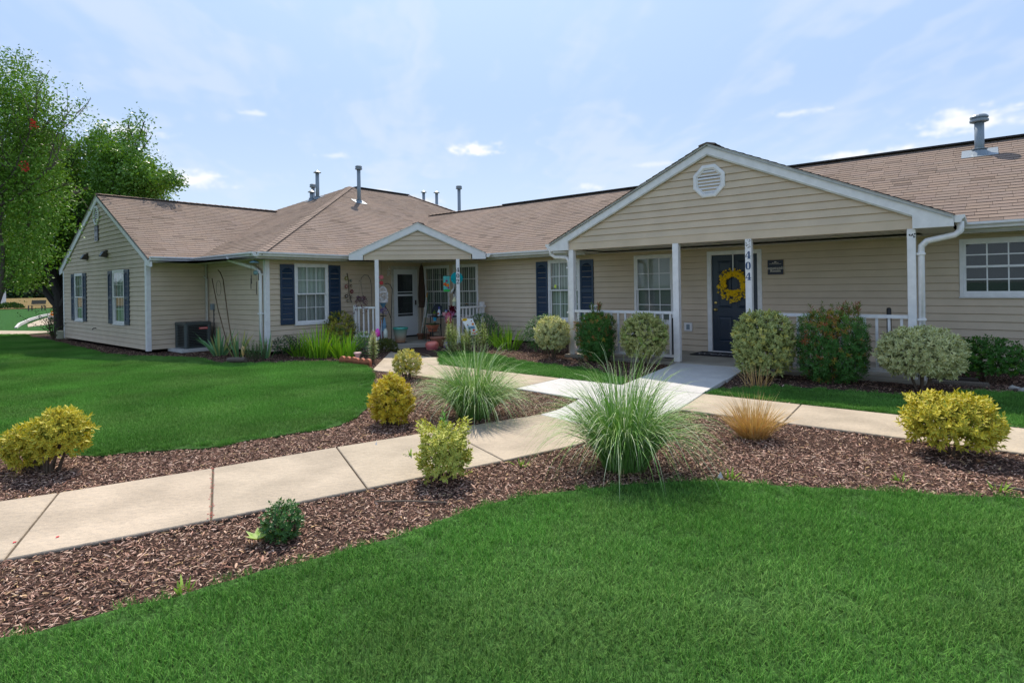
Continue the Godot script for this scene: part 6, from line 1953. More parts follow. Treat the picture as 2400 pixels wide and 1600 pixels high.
	turned(o, "cap", [Vector2(0.022, 0.185), Vector2(0.024, 0.23), Vector2(0.012, 0.25), Vector2(0, 0.25)], M.gloss_paint, Color(0.02, 0.03, 0.22))
	small_box(o, "label", Vector3(0.012, 0.06, 0.036), Vector3(0.05, 0.05, 0.012), M.paint, Color(0.45, 0.06, 0.04))
	o = thing("jar", Vector3(-11.54, ty, -11.14), "clear jar with a blue lid on the porch table", "jar")
	turned(o, "jar", [Vector2(0.045, 0), Vector2(0.048, 0.11), Vector2(0.04, 0.13)], M.gloss_paint, Color(0.30, 0.34, 0.28))
	turned(o, "lid", [Vector2(0.045, 0.13), Vector2(0.045, 0.155), Vector2(0, 0.157)], M.gloss_paint, Color(0.02, 0.07, 0.33))
	o = thing("pink_tub", Vector3(-11.47, ty, -11.0), "pink patterned tub in front of the jar on the porch table", "tub")
	turned(o, "tub", [Vector2(0.045, 0), Vector2(0.06, 0.10), Vector2(0.05, 0.10), Vector2(0.04, 0.02)], M.paint, Color(0.60, 0.27, 0.27))
	o = thing("foliage_pot", Vector3(-11.36, ty, -11.2), "pot of dark red leaves at the back of the porch table", "potted plant")
	turned(o, "pot", [Vector2(0.05, 0), Vector2(0.07, 0.12), Vector2(0.06, 0.12)], M.paint, Color(0.55, 0.16, 0.30))
	mb = MB.new()
	for k in 110: mb.leaf(Vector3(0, 0.15, 0) + rv(0.09), (Vector3.UP * 0.6 + rdir()).normalized(), rdir(), 0.085, 0.04, jit(Color(0.20, 0.012, 0.03), 0.35), Color(0.12, 0.01, 0.02))
	local("leaves", mb, M.leaf, o)
	o = thing("table_plant", Vector3(-11.92, ty, -11.05), "small light green plant at the left end of the porch table", "potted plant")
	turned(o, "pot", [Vector2(0.05, 0), Vector2(0.06, 0.05), Vector2(0.05, 0.05)], M.wood)
	mb = MB.new()
	for k in 26: mb.leaf(Vector3(0, 0.05, 0) + rv(0.04), (Vector3.UP + rv(0.9)).normalized(), rdir(), 0.09, 0.03, jit(Color(0.24, 0.34, 0.07), 0.3), Color(0.16, 0.26, 0.05))
	local("leaves", mb, M.leaf, o)
	o = thing("lantern", Vector3(-11.08, 0.60, -10.78), "glossy crimson barrel-shaped lantern with dotted bands", "lantern")
	var crim := Color(0.36, 0.008, 0.04)
	turned(o, "body", [Vector2(0.05, 0), Vector2(0.085, 0.04), Vector2(0.10, 0.14), Vector2(0.085, 0.25), Vector2(0.05, 0.285), Vector2(0.045, 0.31), Vector2(0, 0.315)], M.gloss_paint, crim)
	mb = MB.new()
	for k in 10:
		for j in 5:
			var a := TAU * k / 10.0
			mb.box(Vector3(cos(a) * 0.098, 0.07 + j * 0.035, sin(a) * 0.098), Vector3(0.012, 0.016, 0.012), Basis(Vector3.UP, -a), Color(0.55, 0.42, 0.55))
	local("dots", mb, M.paint, o)
	turned(o, "foot", [Vector2(0.06, -0.45), Vector2(0.05, -0.43), Vector2(0.02, -0.40), Vector2(0.018, 0.0)], M.iron)
	o = thing("metal_chair", Vector3(-12.22, 0.10, -11.25), "dark blue-grey patio chair with a round back beside the porch table", "chair")
	mb = MB.new()
	mb.lathe(Vector3(0, 0.80, -0.18), [Vector2(0, 0.012), Vector2(0.19, 0.006), Vector2(0.21, 0.0), Vector2(0.19, -0.006), Vector2(0, -0.004)], 22, Color(0.035, 0.045, 0.06), null, Basis(Vector3.RIGHT, Vector3(0, 0.2, 1).normalized(), Vector3(0, -1, 0.2).normalized()))
	local("back", mb, M.paint, o)
	turned(o, "seat", [Vector2(0, 0.45), Vector2(0.19, 0.45), Vector2(0.2, 0.43), Vector2(0, 0.425)], M.paint, Color(0.035, 0.045, 0.06))
	for q in [[-0.15, -0.15], [0.15, -0.15], [0.15, 0.15], [-0.15, 0.15]]:
		mb = MB.new(); mb.tube([Vector3(q[0] * 1.2, 0, q[1] * 1.2), Vector3(q[0], 0.43, q[1])], 0.012, 6); local("leg", mb, M.iron, o)
	o = thing("patio_umbrella", Vector3(-13.0, 0.10, -11.55), "closed brown umbrella hanging in the corner between door and windows", "umbrella")
	mb = MB.new()
	mb.lathe(Vector3.ZERO, [Vector2(0.03, 2.15), Vector2(0.06, 2.05), Vector2(0.10, 1.5), Vector2(0.11, 1.2), Vector2(0.09, 0.95), Vector2(0.11, 0.90), Vector2(0.04, 0.88)], 9)
	local("canopy", mb, M.rope_brown, o)
	mb = MB.new(); mb.tube([Vector3(0, 0.0, 0), Vector3(0, 2.2, 0)], 0.018, 8); local("pole", mb, M.wood, o)
	for q in [[Vector3(-12.84, 1.42, -11.62), Vector3(-12.56, 0.12, -11.10), Color(0.55, 0.56, 0.48), "pale broom handle with a yellow end leaning by the storm door", Color(0.70, 0.36, 0.02)], [Vector3(-12.79, 1.36, -11.66), Vector3(-12.60, 0.12, -11.22), Color(0.02, 0.12, 0.06), "dark green tool handle leaning by the storm door", Color(0.02, 0.12, 0.06)], [Vector3(-12.66, 1.2, -11.75), Vector3(-12.40, 0.12, -11.30), Color(0.20, 0.22, 0.25), "grey tool handle leaning at the corner window", Color(0.2, 0.2, 0.2)]]:
		var foot: Vector3 = q[1]
		o = thing("broom", foot, q[3], "broom", "tools leaning in the porch corner")
		var d: Vector3 = q[0] - foot
		mb = MB.new(); mb.tube([Vector3(0, 0.02, 0), d * 0.9], 0.013, 7, q[2]); local("handle", mb, M.paint, o)
		mb = MB.new(); mb.tube([d * 0.9, d], 0.014, 7, q[4]); local("grip", mb, M.paint, o)
		mb = MB.new(); mb.box(Vector3(0, 0.07, 0), Vector3(0.16, 0.14, 0.05), Basis(Vector3.UP, 0.8), Color(0.32, 0.22, 0.10)); local("bristles", mb, M.cloth, o)
	for q in [[Vector3(-12.52, 0.10, -11.05), "plain brown clay pot in the porch corner, left of two"], [Vector3(-12.34, 0.10, -11.18), "plain brown clay pot in the porch corner, right of two"]]:
		o = thing("clay_pot", q[0], q[1], "flower pot", "brown clay pots in the porch corner")
		turned(o, "pot", [Vector2(0.06, 0), Vector2(0.085, 0.13), Vector2(0.10, 0.135), Vector2(0.10, 0.17), Vector2(0.085, 0.17), Vector2(0.07, 0.05)], M.terracotta, Color(0.55, 0.8, 0.9))
	var dq := Basis(Vector3(1, 0, -1).normalized(), Vector3.UP, Vector3(1, 0, 1).normalized())
	var yaw := PI / 4
	o = thing("paper_fan", Vector3(-10.72, 1.66, -10.745), "turquoise pleated paper rosette on the numbered post of 402", "decoration", "", yaw)
	mb = MB.new()
	for k in 40:
		var a0 := TAU * k / 40; var a1 := TAU * (k + 1) / 40
		var z0 := 0.03 if k % 2 == 0 else -0.02; var z1 := -0.02 if k % 2 == 0 else 0.03
		mb.tri(Vector3(0, 0.155, -0.01), Vector3(cos(a0) * 0.16, 0.155 + sin(a0) * 0.16, z0 - 0.03), Vector3(cos(a1) * 0.16, 0.155 + sin(a1) * 0.16, z1 - 0.03), Color(0.01, 0.36, 0.40) if k % 2 == 0 else Color(0.02, 0.50, 0.52))
	local("pleats", mb, M.paint, o)
	for v in [o]: (v as Node3D).position += Vector3(-0.05, 0, -0.05)
	o = thing("butterfly_flag", Vector3(-11.18, 1.46, -10.82), "small turquoise and green flag with an orange butterfly on a black arm", "flag", "", yaw)
	mb = MB.new()
	for k in 6:
		var x0 := -0.085 + 0.17 * k / 6; var x1 := -0.085 + 0.17 * (k + 1) / 6
		var z0 := 0.01 * sin(k * 1.3); var z1 := 0.01 * sin((k + 1) * 1.3)
		mb.quad(Vector3(x0, 0.06, z0), Vector3(x1, 0.06, z1), Vector3(x1, 0.42, z1), Vector3(x0, 0.42, z0), Color(0.10, 0.45, 0.42))
		mb.quad(Vector3(x0, 0.0, z0), Vector3(x1, 0.0, z1), Vector3(x1, 0.06, z1), Vector3(x0, 0.06, z0), Color(0.04, 0.42, 0.08))
	local("cloth", mb, M.cloth, o)
	mb = MB.new()
	for q in [[-0.04, 0.20, 0.05, Color(0.65, 0.12, 0.02)], [0.03, 0.17, 0.045, Color(0.7, 0.2, 0.02)], [0.0, 0.29, 0.03, Color(0.25, 0.03, 0.16)], [0.05, 0.10, 0.03, Color(0.3, 0.06, 0.2)]]:
		for k in 5:
			var a := TAU * k / 5
			mb.leaf(Vector3(q[0], q[1], 0.014), Vector3(cos(a), sin(a), 0), Vector3.BACK, q[2] * 1.3, q[2] * 0.9, q[3], q[3])
	local("print", mb, M.cloth, o)
	mb = MB.new(); mb.tube([Vector3(-0.30, 0.47, 0.05), Vector3(-0.08, 0.43, 0.0), Vector3(0.36, 0.40, -0.02)], 0.007, 6); local("arm", mb, M.iron, o)
	o = thing("birdhouse", Vector3(-10.97, 1.09, -10.90), "cream birdhouse with a pointed roof hanging beside the numbered post", "birdhouse", "", yaw)
	turned(o, "house", [Vector2(0.055, 0), Vector2(0.06, 0.11), Vector2(0.0, 0.11)], M.paint, Color(0.36, 0.40, 0.30))
	turned(o, "roof", [Vector2(0.075, 0.105), Vector2(0.05, 0.16), Vector2(0.015, 0.23), Vector2(0, 0.235)], M.paint, Color(0.66, 0.62, 0.36))
	turned(o, "floor", [Vector2(0, 0.0), Vector2(0.07, 0.0), Vector2(0.07, -0.012), Vector2(0, -0.012)], M.paint, Color(0.5, 0.48, 0.35))
	mb = MB.new(); mb.tube([Vector3(0, 0.23, 0), Vector3(0, 0.36, 0), Vector3(0.06, 0.52, -0.02)], 0.004, 5); local("hanger", mb, M.iron, o)
	o = thing("bird_ornament", Vector3(-11.05, 1.40, -10.93), "white and black bird ornament above the birdhouse", "ornament")
	mb = MB.new()
	mb.tube([Vector3(-0.09, 0.0, 0), Vector3(-0.04, 0.07, 0), Vector3(0.02, 0.12, 0), Vector3(0.05, 0.15, 0)], [0.008, 0.035, 0.03, 0.006], 8, Color(0.7, 0.7, 0.7))
	mb.tube([Vector3(0.02, 0.0, 0), Vector3(0.05, 0.1, 0), Vector3(0.07, 0.20, 0.01)], [0.03, 0.02, 0.004], 6, Color(0.03, 0.03, 0.03))
	local("bird", mb, M.paint, o)
	mb = MB.new(); mb.tube([Vector3(0.05, 0.14, 0), Vector3(0.07, 0.4, -0.02)], 0.003, 4); local("string", mb, M.iron, o)
	o = thing("sunflower", Vector3(-10.76, 1.06, -11.15), "orange artificial sunflower on the right-hand railing of 402", "flower")
	mb = MB.new()
	for k in 26:
		var a := TAU * k / 13.0
		mb.leaf(Vector3(0, 0.05, 0), Vector3(cos(a), 0.5, sin(a)).normalized(), Vector3.UP, 0.08, 0.03, jit(Color(0.72, 0.33, 0.02), 0.15), Color(0.6, 0.22, 0.01))
	local("petals", mb, M.petal, o)
	turned(o, "centre", [Vector2(0.035, 0.04), Vector2(0.03, 0.07), Vector2(0, 0.08)], M.paint, Color(0.05, 0.025, 0.01))
	# left of the storm door
	o = thing("shepherd_hook", Vector3(-12.27, 0.10, -9.80), "black shepherd's hook holding the white birdcage", "hook")
	mb = MB.new()
	mb.tube([Vector3(0.02, 0, 0), Vector3(0.01, 0.7, 0.0), Vector3(0.03, 1.25, -0.02), Vector3(0.05, 1.45, -0.02), Vector3(0.02, 1.56, 0.02), Vector3(-0.03, 1.60, 0.06), Vector3(-0.08, 1.58, 0.13)], 0.010, 7)
	mb.tube([Vector3(0.03, 0.62, 0), Vector3(-0.03, 0.85, 0.05), Vector3(-0.10, 1.02, 0.12)], 0.009, 6)
	local("rod", mb, M.iron, o)
	o = thing("birdcage", Vector3(-12.36, 1.20, -9.62), "white wire birdcage with a blue cone below, hanging by the post", "birdcage")
	mb = MB.new()
	for k in 16:
		var a := TAU * k / 16
		mb.tube([Vector3(cos(a) * 0.115, 0, sin(a) * 0.115), Vector3(cos(a) * 0.115, 0.28, sin(a) * 0.115), Vector3(cos(a) * 0.09, 0.36, sin(a) * 0.09), Vector3(cos(a) * 0.03, 0.42, sin(a) * 0.03), Vector3(0, 0.43, 0)], 0.0045, 4)
	for y in [0.0, 0.03, 0.27, 0.29]:
		var rg: Array = []
		for k in 21: rg.append(Vector3(cos(TAU * k / 20) * 0.117, y, sin(TAU * k / 20) * 0.117))
		mb.tube(rg, 0.009, 4)
	for k in 24: mb.box(Vector3(0, rng.randf_range(0.04, 0.26), 0) + Vector3(0.117, 0, 0).rotated(Vector3.UP, rng.randf() * TAU), Vector3(0.03, 0.03, 0.03))
	local("cage", mb, M.trim, o)
	turned(o, "cone", [Vector2(0.10, -0.005), Vector2(0.06, -0.07), Vector2(0.02, -0.14)], M.paint, Color(0.10, 0.24, 0.38))
	o = thing("hanging_discs", Vector3(-12.58, 1.62, -9.72), "pink and red paper discs hanging behind the left porch post", "decoration", "", yaw)
	for q in [[0.25, 0.06, Color(0.55, 0.14, 0.15)], [0.10, 0.055, Color(0.45, 0.03, 0.03)]]:
		mb = MB.new(); mb.lathe(Vector3(0.02, q[0], 0), [Vector2(0, 0.006), Vector2(q[1], 0.0), Vector2(0, -0.006)], 18, q[2], null, Basis(Vector3.RIGHT, Vector3.BACK, Vector3.DOWN)); local("disc", mb, M.paint, o)
	mb = MB.new(); mb.tube([Vector3(0.02, 0.05, 0), Vector3(0.02, 0.70, 0)], 0.003, 4); local("string", mb, M.iron, o)
	o = thing("flower_bag", Vector3(-12.42, 0.14, -9.66), "stand of purple flowers, blue bag and orange pot behind the left porch post", "planter stand")
	mb = MB.new()
	mb.tube([Vector3(0, -0.04, 0), Vector3(0, 0.8, 0)], 0.012, 6); mb.tube([Vector3(0.06, -0.04, -0.04), Vector3(0.03, 0.62, 0)], 0.01, 6)
	mb.box(Vector3(0, 0.70, 0), Vector3(0.14, 0.02, 0.12)); mb.box(Vector3(0, 0.42, 0), Vector3(0.16, 0.02, 0.14))
	local("rack", mb, M.iron, o)
	mb = MB.new()
	for k in 70: mb.leaf(Vector3(0, 0.84, 0) + rv(0.08), rdir(), rdir(), 0.05, 0.035, jit([Color(0.30, 0.20, 0.50), Color(0.65, 0.62, 0.72), Color(0.12, 0.08, 0.2)][k % 3], 0.2), Color(0.3, 0.2, 0.45))
	local("flowers", mb, M.petal, o)
	turned(o, "orange_pot", [Vector2(0.04, 0.43), Vector2(0.055, 0.54), Vector2(0.05, 0.54), Vector2(0.03, 0.46)], M.paint, Color(0.55, 0.16, 0.04), null, Vector3(-0.05, 0, 0.02))
	mb = MB.new()
	mb.tube([Vector3(0.07, 0.30, 0.03), Vector3(0.08, 0.46, 0.03), Vector3(0.07, 0.66, 0.01)], [0.05, 0.055, 0.015], 9, Color(0.16, 0.30, 0.42))
	mb.tube([Vector3(-0.02, 0.10, 0.05), Vector3(0.0, 0.3, 0.06), Vector3(-0.03, 0.62, 0.02)], [0.05, 0.05, 0.01], 8, Color(0.20, 0.02, 0.03))
	mb.tube([Vector3(0.03, 0.05, 0.08), Vector3(0.03, 0.3, 0.09), Vector3(0.0, 0.60, 0.05)], [0.02, 0.03, 0.008], 8, Color(0.55, 0.57, 0.6))
	local("bag", mb, M.cloth, o)
	o = thing("milk_glass_jar", Vector3(-12.02, 0.30, -9.42), "pale green-white glass jar lantern on a stake beside the post", "lantern")
	turned(o, "jar", [Vector2(0.045, 0), Vector2(0.055, 0.03), Vector2(0.055, 0.17), Vector2(0.03, 0.21), Vector2(0.035, 0.23)], M.gloss_paint, Color(0.52, 0.56, 0.48))
	mb = MB.new(); mb.tube([Vector3(0, -0.3, 0), Vector3(0, 0.0, 0)], 0.008, 5); local("stake", mb, M.iron, o)
	o = thing("plant_hook", Vector3(-12.46, 0.05, -9.32), "thin dark shepherd's hook with a wire cone, left of the porch post", "hook")
	mb = MB.new()
	mb.tube([Vector3(0.02, 0, 0), Vector3(0.02, 1.5, 0), Vector3(0.0, 1.75, 0.02), Vector3(-0.05, 1.87, 0.06), Vector3(-0.13, 1.88, 0.12), Vector3(-0.19, 1.80, 0.17), Vector3(-0.19, 1.74, 0.18), Vector3(-0.23, 1.72, 0.21)], 0.008, 6)
	for k in 3: mb.tube([Vector3(-0.19, 1.72, 0.18), Vector3(-0.19 + 0.08 * cos(k * 2.1), 1.28, 0.18 + 0.08 * sin(k * 2.1))], 0.003, 4)
	local("rod", mb, M.iron, o)
	o = thing("hanging_basket", Vector3(-12.65, 1.22, -9.14), "trailing purple plant in a hanging basket over the left railing", "potted plant")
	turned(o, "pot", [Vector2(0.06, 0), Vector2(0.09, 0.10), Vector2(0.08, 0.10), Vector2(0.05, 0.02)], M.wood)
	mb = MB.new()
	for k in 250:
		var a := rng.randf() * TAU
		var dr := rng.randf()
		mb.leaf(Vector3(cos(a) * (0.08 + 0.10 * dr), 0.14 - 0.45 * dr * dr, sin(a) * (0.08 + 0.10 * dr)), rdir(), rdir(), 0.06, 0.022, jit([Color(0.16, 0.05, 0.08), Color(0.28, 0.20, 0.22), Color(0.10, 0.05, 0.06)][k % 3], 0.3), Color(0.12, 0.04, 0.06))
	local("leaves", mb, M.leaf, o)
	o = thing("wall_flower_art", Vector3(-13.47, 1.20, -9.32), "metal flower sculpture of brown, green and red blooms on the siding", "wall art")
	mb = MB.new()
	mb.tube([Vector3(0.02, 0.0, -0.08), Vector3(0.02, 0.25, 0.0), Vector3(0.02, 0.55, 0.0), Vector3(0.02, 0.80, 0.05)], 0.010, 6)
	local("stem", mb, M.iron, o)
	for q in [[0.66, 0.09, Color(0.28, 0.24, 0.06)], [0.60, -0.06, Color(0.07, 0.10, 0.05)], [0.44, 0.09, Color(0.36, 0.15, 0.12)], [0.30, -0.08, Color(0.20, 0.012, 0.025)], [0.46, -0.06, Color(0.18, 0.10, 0.05)], [0.18, 0.09, Color(0.12, 0.09, 0.06)], [0.16, -0.06, Color(0.16, 0.12, 0.06)], [0.05, 0.05, Color(0.15, 0.08, 0.04)]]:
		mb = MB.new()
		var big := 0.075 if absf(q[1]) > 0.07 else 0.05
		for k in 6:
			var a := TAU * k / 6
			mb.leaf(Vector3(0.03, q[0], q[1]), Vector3(0.25, sin(a), cos(a)).normalized(), Vector3.RIGHT, big, big * 0.75, q[2], (q[2] as Color) * 0.8)
		mb.box(Vector3(0.045, q[0], q[1]), Vector3(0.01, 0.02, 0.02), Basis(), Color(0.75, 0.72, 0.66))
		local("flower", mb, M.paint, o)
	o = thing("sun_ornament", Vector3(-13.47, 1.93, -10.68), "clear hanging crystals beside the storm door", "ornament")
	mb = MB.new()
	for k in 12: mb.box(Vector3(0.03, rng.randf_range(0.0, 0.22), rng.randf_range(-0.05, 0.05)), Vector3(0.02, 0.03, 0.02), Basis.from_euler(rv(2)), Color(0.7, 0.7, 0.66))
	mb.tube([Vector3(0.03, 0, 0), Vector3(0.03, 0.3, 0)], 0.003, 4)
	local("crystals", mb, M.gloss_paint, o)
	o = thing("wind_chime", Vector3(-13.30, 1.36, -6.62), "green bird-topped wind chime hanging from the corner gutter", "wind chime")
	turned(o, "crown", [Vector2(0.0, 0.93), Vector2(0.11, 0.87), Vector2(0.11, 0.85), Vector2(0, 0.86)], M.metal_vent, Color(0.6, 0.9, 0.9))
	for k in 5:
		mb = MB.new()
		var a := TAU * k / 5
		var ln: float = [0.75, 0.5, 0.62, 0.30, 0.42][k]
		mb.tube([Vector3(cos(a) * 0.09, 0.86, sin(a) * 0.09), Vector3(cos(a) * 0.09, 0.86 - ln * 0.6, sin(a) * 0.09)], 0.002, 4)
		mb.tube([Vector3(cos(a) * 0.09, 0.86 - ln * 0.6, sin(a) * 0.09), Vector3(cos(a) * 0.09, 0.86 - ln, sin(a) * 0.09)], 0.010, 6)
		local("tube", mb, M.bronze, o)
	mb = MB.new(); mb.box(Vector3(0.06, 0.62, 0.0), Vector3(0.09, 0.10, 0.09), Basis(), Color(0.7, 1.0, 0.85), 0.02); local("bell_house", mb, M.metal_vent, o)

func garden_things() -> void:
	rng.seed = 701
	var o := thing("garden_flag", Vector3(-9.42, 0.03, -9.80), "white garden flag printed with bright flowers, leaning in the lily bed", "flag", "", PI / 4)
	var mb := MB.new()
	var tl := Vector3(-0.16, 0.80, 0.02); var tr := Vector3(0.10, 0.80, 0.0); var bl := Vector3(0.02, 0.42, 0.10); var br := Vector3(0.27, 0.43, 0.08)
	for i in 6:
		for j in 4:
			var f := func(u: float, v: float) -> Vector3: return tl.lerp(tr, u).lerp(bl.lerp(br, u), v) + Vector3(0, 0, 0.02 * sin(v * 4.0 + u))
			mb.quad(f.call(j / 4.0, i / 6.0), f.call((j + 1) / 4.0, i / 6.0), f.call((j + 1) / 4.0, (i + 1) / 6.0), f.call(j / 4.0, (i + 1) / 6.0), Color(0.72, 0.73, 0.72))
	local("cloth", mb, M.cloth, o)
	mb = MB.new()
	var at_uv := func(u: float, v: float) -> Vector3: return tl.lerp(tr, u).lerp(bl.lerp(br, u), v) + Vector3(0, 0, 0.02 * sin(v * 4.0 + u) + 0.006)
	for q in [[0.18, 0.10, 0.06, Color(0.75, 0.45, 0.01)], [0.35, 0.06, 0.045, Color(0.78, 0.50, 0.01)], [0.30, 0.38, 0.018, Color(0.45, 0.15, 0.03)], [0.80, 0.15, 0.018, Color(0.4, 0.1, 0.05)], [0.80, 0.34, 0.035, Color(0.75, 0.25, 0.05)], [0.62, 0.72, 0.035, Color(0.70, 0.10, 0.03)], [0.20, 0.82, 0.03, Color(0.70, 0.12, 0.04)], [0.42, 0.9, 0.028, Color(0.72, 0.48, 0.02)], [0.58, 0.92, 0.025, Color(0.65, 0.05, 0.03)], [0.80, 0.85, 0.03, Color(0.7, 0.5, 0.1)], [0.12, 0.93, 0.03, Color(0.25, 0.5, 0.08)], [0.9, 0.95, 0.03, Color(0.3, 0.5, 0.1)]]:
		for k in 6:
			var a := TAU * k / 6
			mb.leaf(at_uv.call(q[0], q[1]), Vector3(cos(a), sin(a), 0), Vector3.BACK, q[2], q[2] * 0.8, q[3], q[3], 0.0, 0.0)
	var sq: Array = []
	for k in 22: sq.append(at_uv.call(0.28 + 0.55 * k / 21.0, 0.55 + 0.10 * sin(k * 1.5)))
	mb.tube(sq, 0.005, 4, Color(0.05, 0.25, 0.45))
	sq = []
	for k in 12: sq.append(at_uv.call(0.30 + 0.06 * cos(k * 0.5), 0.55 + 0.12 * sin(k * 0.5)))
	mb.tube(sq, 0.006, 4, Color(0.05, 0.25, 0.45))
	local("print", mb, M.cloth, o)
	mb = MB.new(); mb.tube([Vector3(-0.18, 0, 0), Vector3(-0.18, 0.83, 0.015), Vector3(0.13, 0.83, 0.0)], 0.006, 6); local("stand", mb, M.iron, o)
	o = thing("garden_egg", Vector3(-11.30, 0.0, -8.62), "bright magenta egg ornament on a stake in front of the left railing", "ornament")
	turned(o, "egg", [Vector2(0, 0.40), Vector2(0.04, 0.415), Vector2(0.064, 0.47), Vector2(0.058, 0.54), Vector2(0.03, 0.60), Vector2(0, 0.615)], M.gloss_paint, Color(0.70, 0.02, 0.42))
	mb = MB.new(); mb.tube([Vector3(0, -0.05, 0), Vector3(0, 0.41, 0)], 0.005, 5); local("stake", mb, M.iron, o)
	o = thing("solar_light", Vector3(-12.62, 0, -6.0), "amber torch-shaped garden light on a stake at the bed's edge", "garden light")
	turned(o, "shade", [Vector2(0.018, 0.13), Vector2(0.032, 0.20), Vector2(0.034, 0.31), Vector2(0.02, 0.34), Vector2(0, 0.345)], M.gloss_paint, Color(0.58, 0.36, 0.12))
	mb = MB.new(); mb.tube([Vector3(0.02, -0.05, 0.01), Vector3(0, 0.14, 0)], 0.009, 5, Color(0.6, 0.45, 0.25)); local("stake", mb, M.paint, o)
	for q in [[[Vector3(-15.95, 1.90, -6.78), Vector3(-15.2, 1.1, -6.6), Vector3(-14.05, 0, -6.38)], "longer brown cane leaning from the wall down into the iris"], [[Vector3(-15.7, 2.12, -6.83), Vector3(-15.5, 2.05, -6.8), Vector3(-15.25, 1.86, -6.76), Vector3(-14.6, 0.9, -6.58), Vector3(-13.95, 0, -6.42)], "bent brown cane with a wire loop leaning over the iris"]]:
		var foot: Vector3 = q[0][q[0].size() - 1]
		o = thing("cane", foot, q[1], "cane", "canes leaning by the wing wall")
		mb = MB.new()
		var pts: Array = []
		for p in q[0]: pts.append(p - foot)
		mb.tube(pts, 0.013, 6, Color(1.3, 0.9, 0.7))
		local("cane", mb, M.twig, o)
		if q[0].size() > 3:
			mb = MB.new()
			var lp: Array = []
			for k in 15: lp.append(pts[2] + Vector3(-0.22, -0.22, 0) + Vector3(cos(k * TAU / 14) * 0.14, sin(k * TAU / 14) * 0.20, 0.02))
			mb.tube(lp, 0.004, 4); local("wire", mb, M.iron, o)
	o = thing("garden_log", Vector3(-12.75, 0.03, -5.93), "weathered grey log lying at the corner of the bed", "log")
	mb = MB.new(); mb.tube([Vector3(-0.28, 0, 0.06), Vector3(0, 0.015, 0.0), Vector3(0.30, 0.03, -0.05)], [0.055, 0.06, 0.05], 10); local("log", mb, M.wood, o)
	for k in 2:
		o = thing("scallop_edging", Vector3(-10.45 + k * 0.52, -0.02, -7.20 + k * 0.02), ["brick-red scalloped edging block at the lawn corner, left of two", "brick-red scalloped edging block by the walk, right of two"][k], "edging", "scalloped edging blocks", 0.1)
		mb = MB.new()
		for j in 3:
			mb.lathe(Vector3(-0.17 + j * 0.17, 0.09, 0), [Vector2(0.085, -0.03), Vector2(0.085, 0.03), Vector2(0.0, 0.03)], 18, Color.WHITE, null, Basis(Vector3.RIGHT, Vector3.BACK, Vector3.DOWN))
		mb.box(Vector3(0, 0.035, 0), Vector3(0.50, 0.10, 0.06))
		local("block", mb, M.terracotta, o)
		for v in [o]: (v.get_child(0) as MeshInstance3D).scale = Vector3(1, 0.9, 1)
	o = thing("angel_figure", Vector3(-10.34, 0.0, -7.36), "small pale pink figurine behind the scalloped edging", "figurine")
	turned(o, "figure", [Vector2(0.05, 0), Vector2(0.03, 0.10), Vector2(0.05, 0.16), Vector2(0.08, 0.19), Vector2(0.08, 0.215), Vector2(0.0, 0.205)], M.paint, Color(0.62, 0.42, 0.42))
	o = thing("purple_pot", Vector3(-9.78, 0.0, -9.50), "black pot with pale and purple flowers at the walk's edge", "potted plant")
	turned(o, "pot", [Vector2(0.06, 0), Vector2(0.085, 0.12), Vector2(0.075, 0.12), Vector2(0.05, 0.02)], M.black)
	mb = MB.new()
	for k in 60: mb.leaf(Vector3(0, 0.16, 0) + rv(0.09), rdir(), rdir(), 0.05, 0.03, jit([Color(0.22, 0.12, 0.38), Color(0.5, 0.46, 0.5), Color(0.12, 0.2, 0.07)][k % 3], 0.2), Color(0.2, 0.15, 0.3))
	local("flowers", mb, M.petal, o)
	o = thing("timber", Vector3(-0.55, 0.07, -10.35), "grey weathered timber lying in the bed under the downspout", "timber")
	mb = MB.new(); mb.box(Vector3(0.1, 0.0, -0.08), Vector3(0.95, 0.09, 0.10), Basis(Vector3.UP, 0.12), Color.WHITE, 0.012); mb.box(Vector3(0.05, 0.06, -0.2), Vector3(0.8, 0.05, 0.1), Basis(Vector3.UP, 0.1), Color(0.25, 0.22, 0.2), 0.01); local("beam", mb, M.wood, o)
	o = thing("lava_rock", Vector3(0.36, 0.07, -10.35), "lumpy grey-white rock in the bed at the right edge", "rock")
	for k in 7:
		mb = MB.new()
		var r := rng.randf_range(0.035, 0.065)
		mb.lathe(Vector3(rng.randf_range(-0.14, 0.14), rng.randf_range(-0.01, 0.03), rng.randf_range(-0.07, 0.07)), [Vector2(0, -r), Vector2(r * 0.8, -r * 0.6), Vector2(r * 1.1, 0), Vector2(r * 0.7, r * 0.6), Vector2(0, r * 0.8)], 7)
		for v in mb.v.size(): mb.v[v] += Vector3(sin(mb.v[v].y * 90.0), cos(mb.v[v].x * 70.0), sin(mb.v[v].x * 80.0)) * 0.006
		local("lump", mb, M.stone, o)
	o = thing("flat_stone", Vector3(-24.62, 0.0, -5.42), "pale patterned flat stone standing at the foot of the dark tree", "stone")
	mb = MB.new(); mb.box(Vector3(0, 0.14, 0), Vector3(0.34, 0.30, 0.09), Basis(Vector3.UP, 0.5), Color(1.1, 1.0, 0.75), 0.03); local("stone", mb, M.stone, o)
	for q in [[Vector3(-4.72, -0.02, -3.56), "white scrap lying in the mulch behind the walk"], [Vector3(-1.68, -0.02, -4.66), "tiny white scrap by the weed behind the front lawn"]]:
		o = thing("litter", q[0], q[1], "litter")
		mb = MB.new(); mb.tri(Vector3(-0.03, 0, 0), Vector3(0.03, 0.005, 0.01), Vector3(0.0, 0.055, -0.01), Color(0.75, 0.75, 0.73)); local("scrap", mb, M.cloth, o)
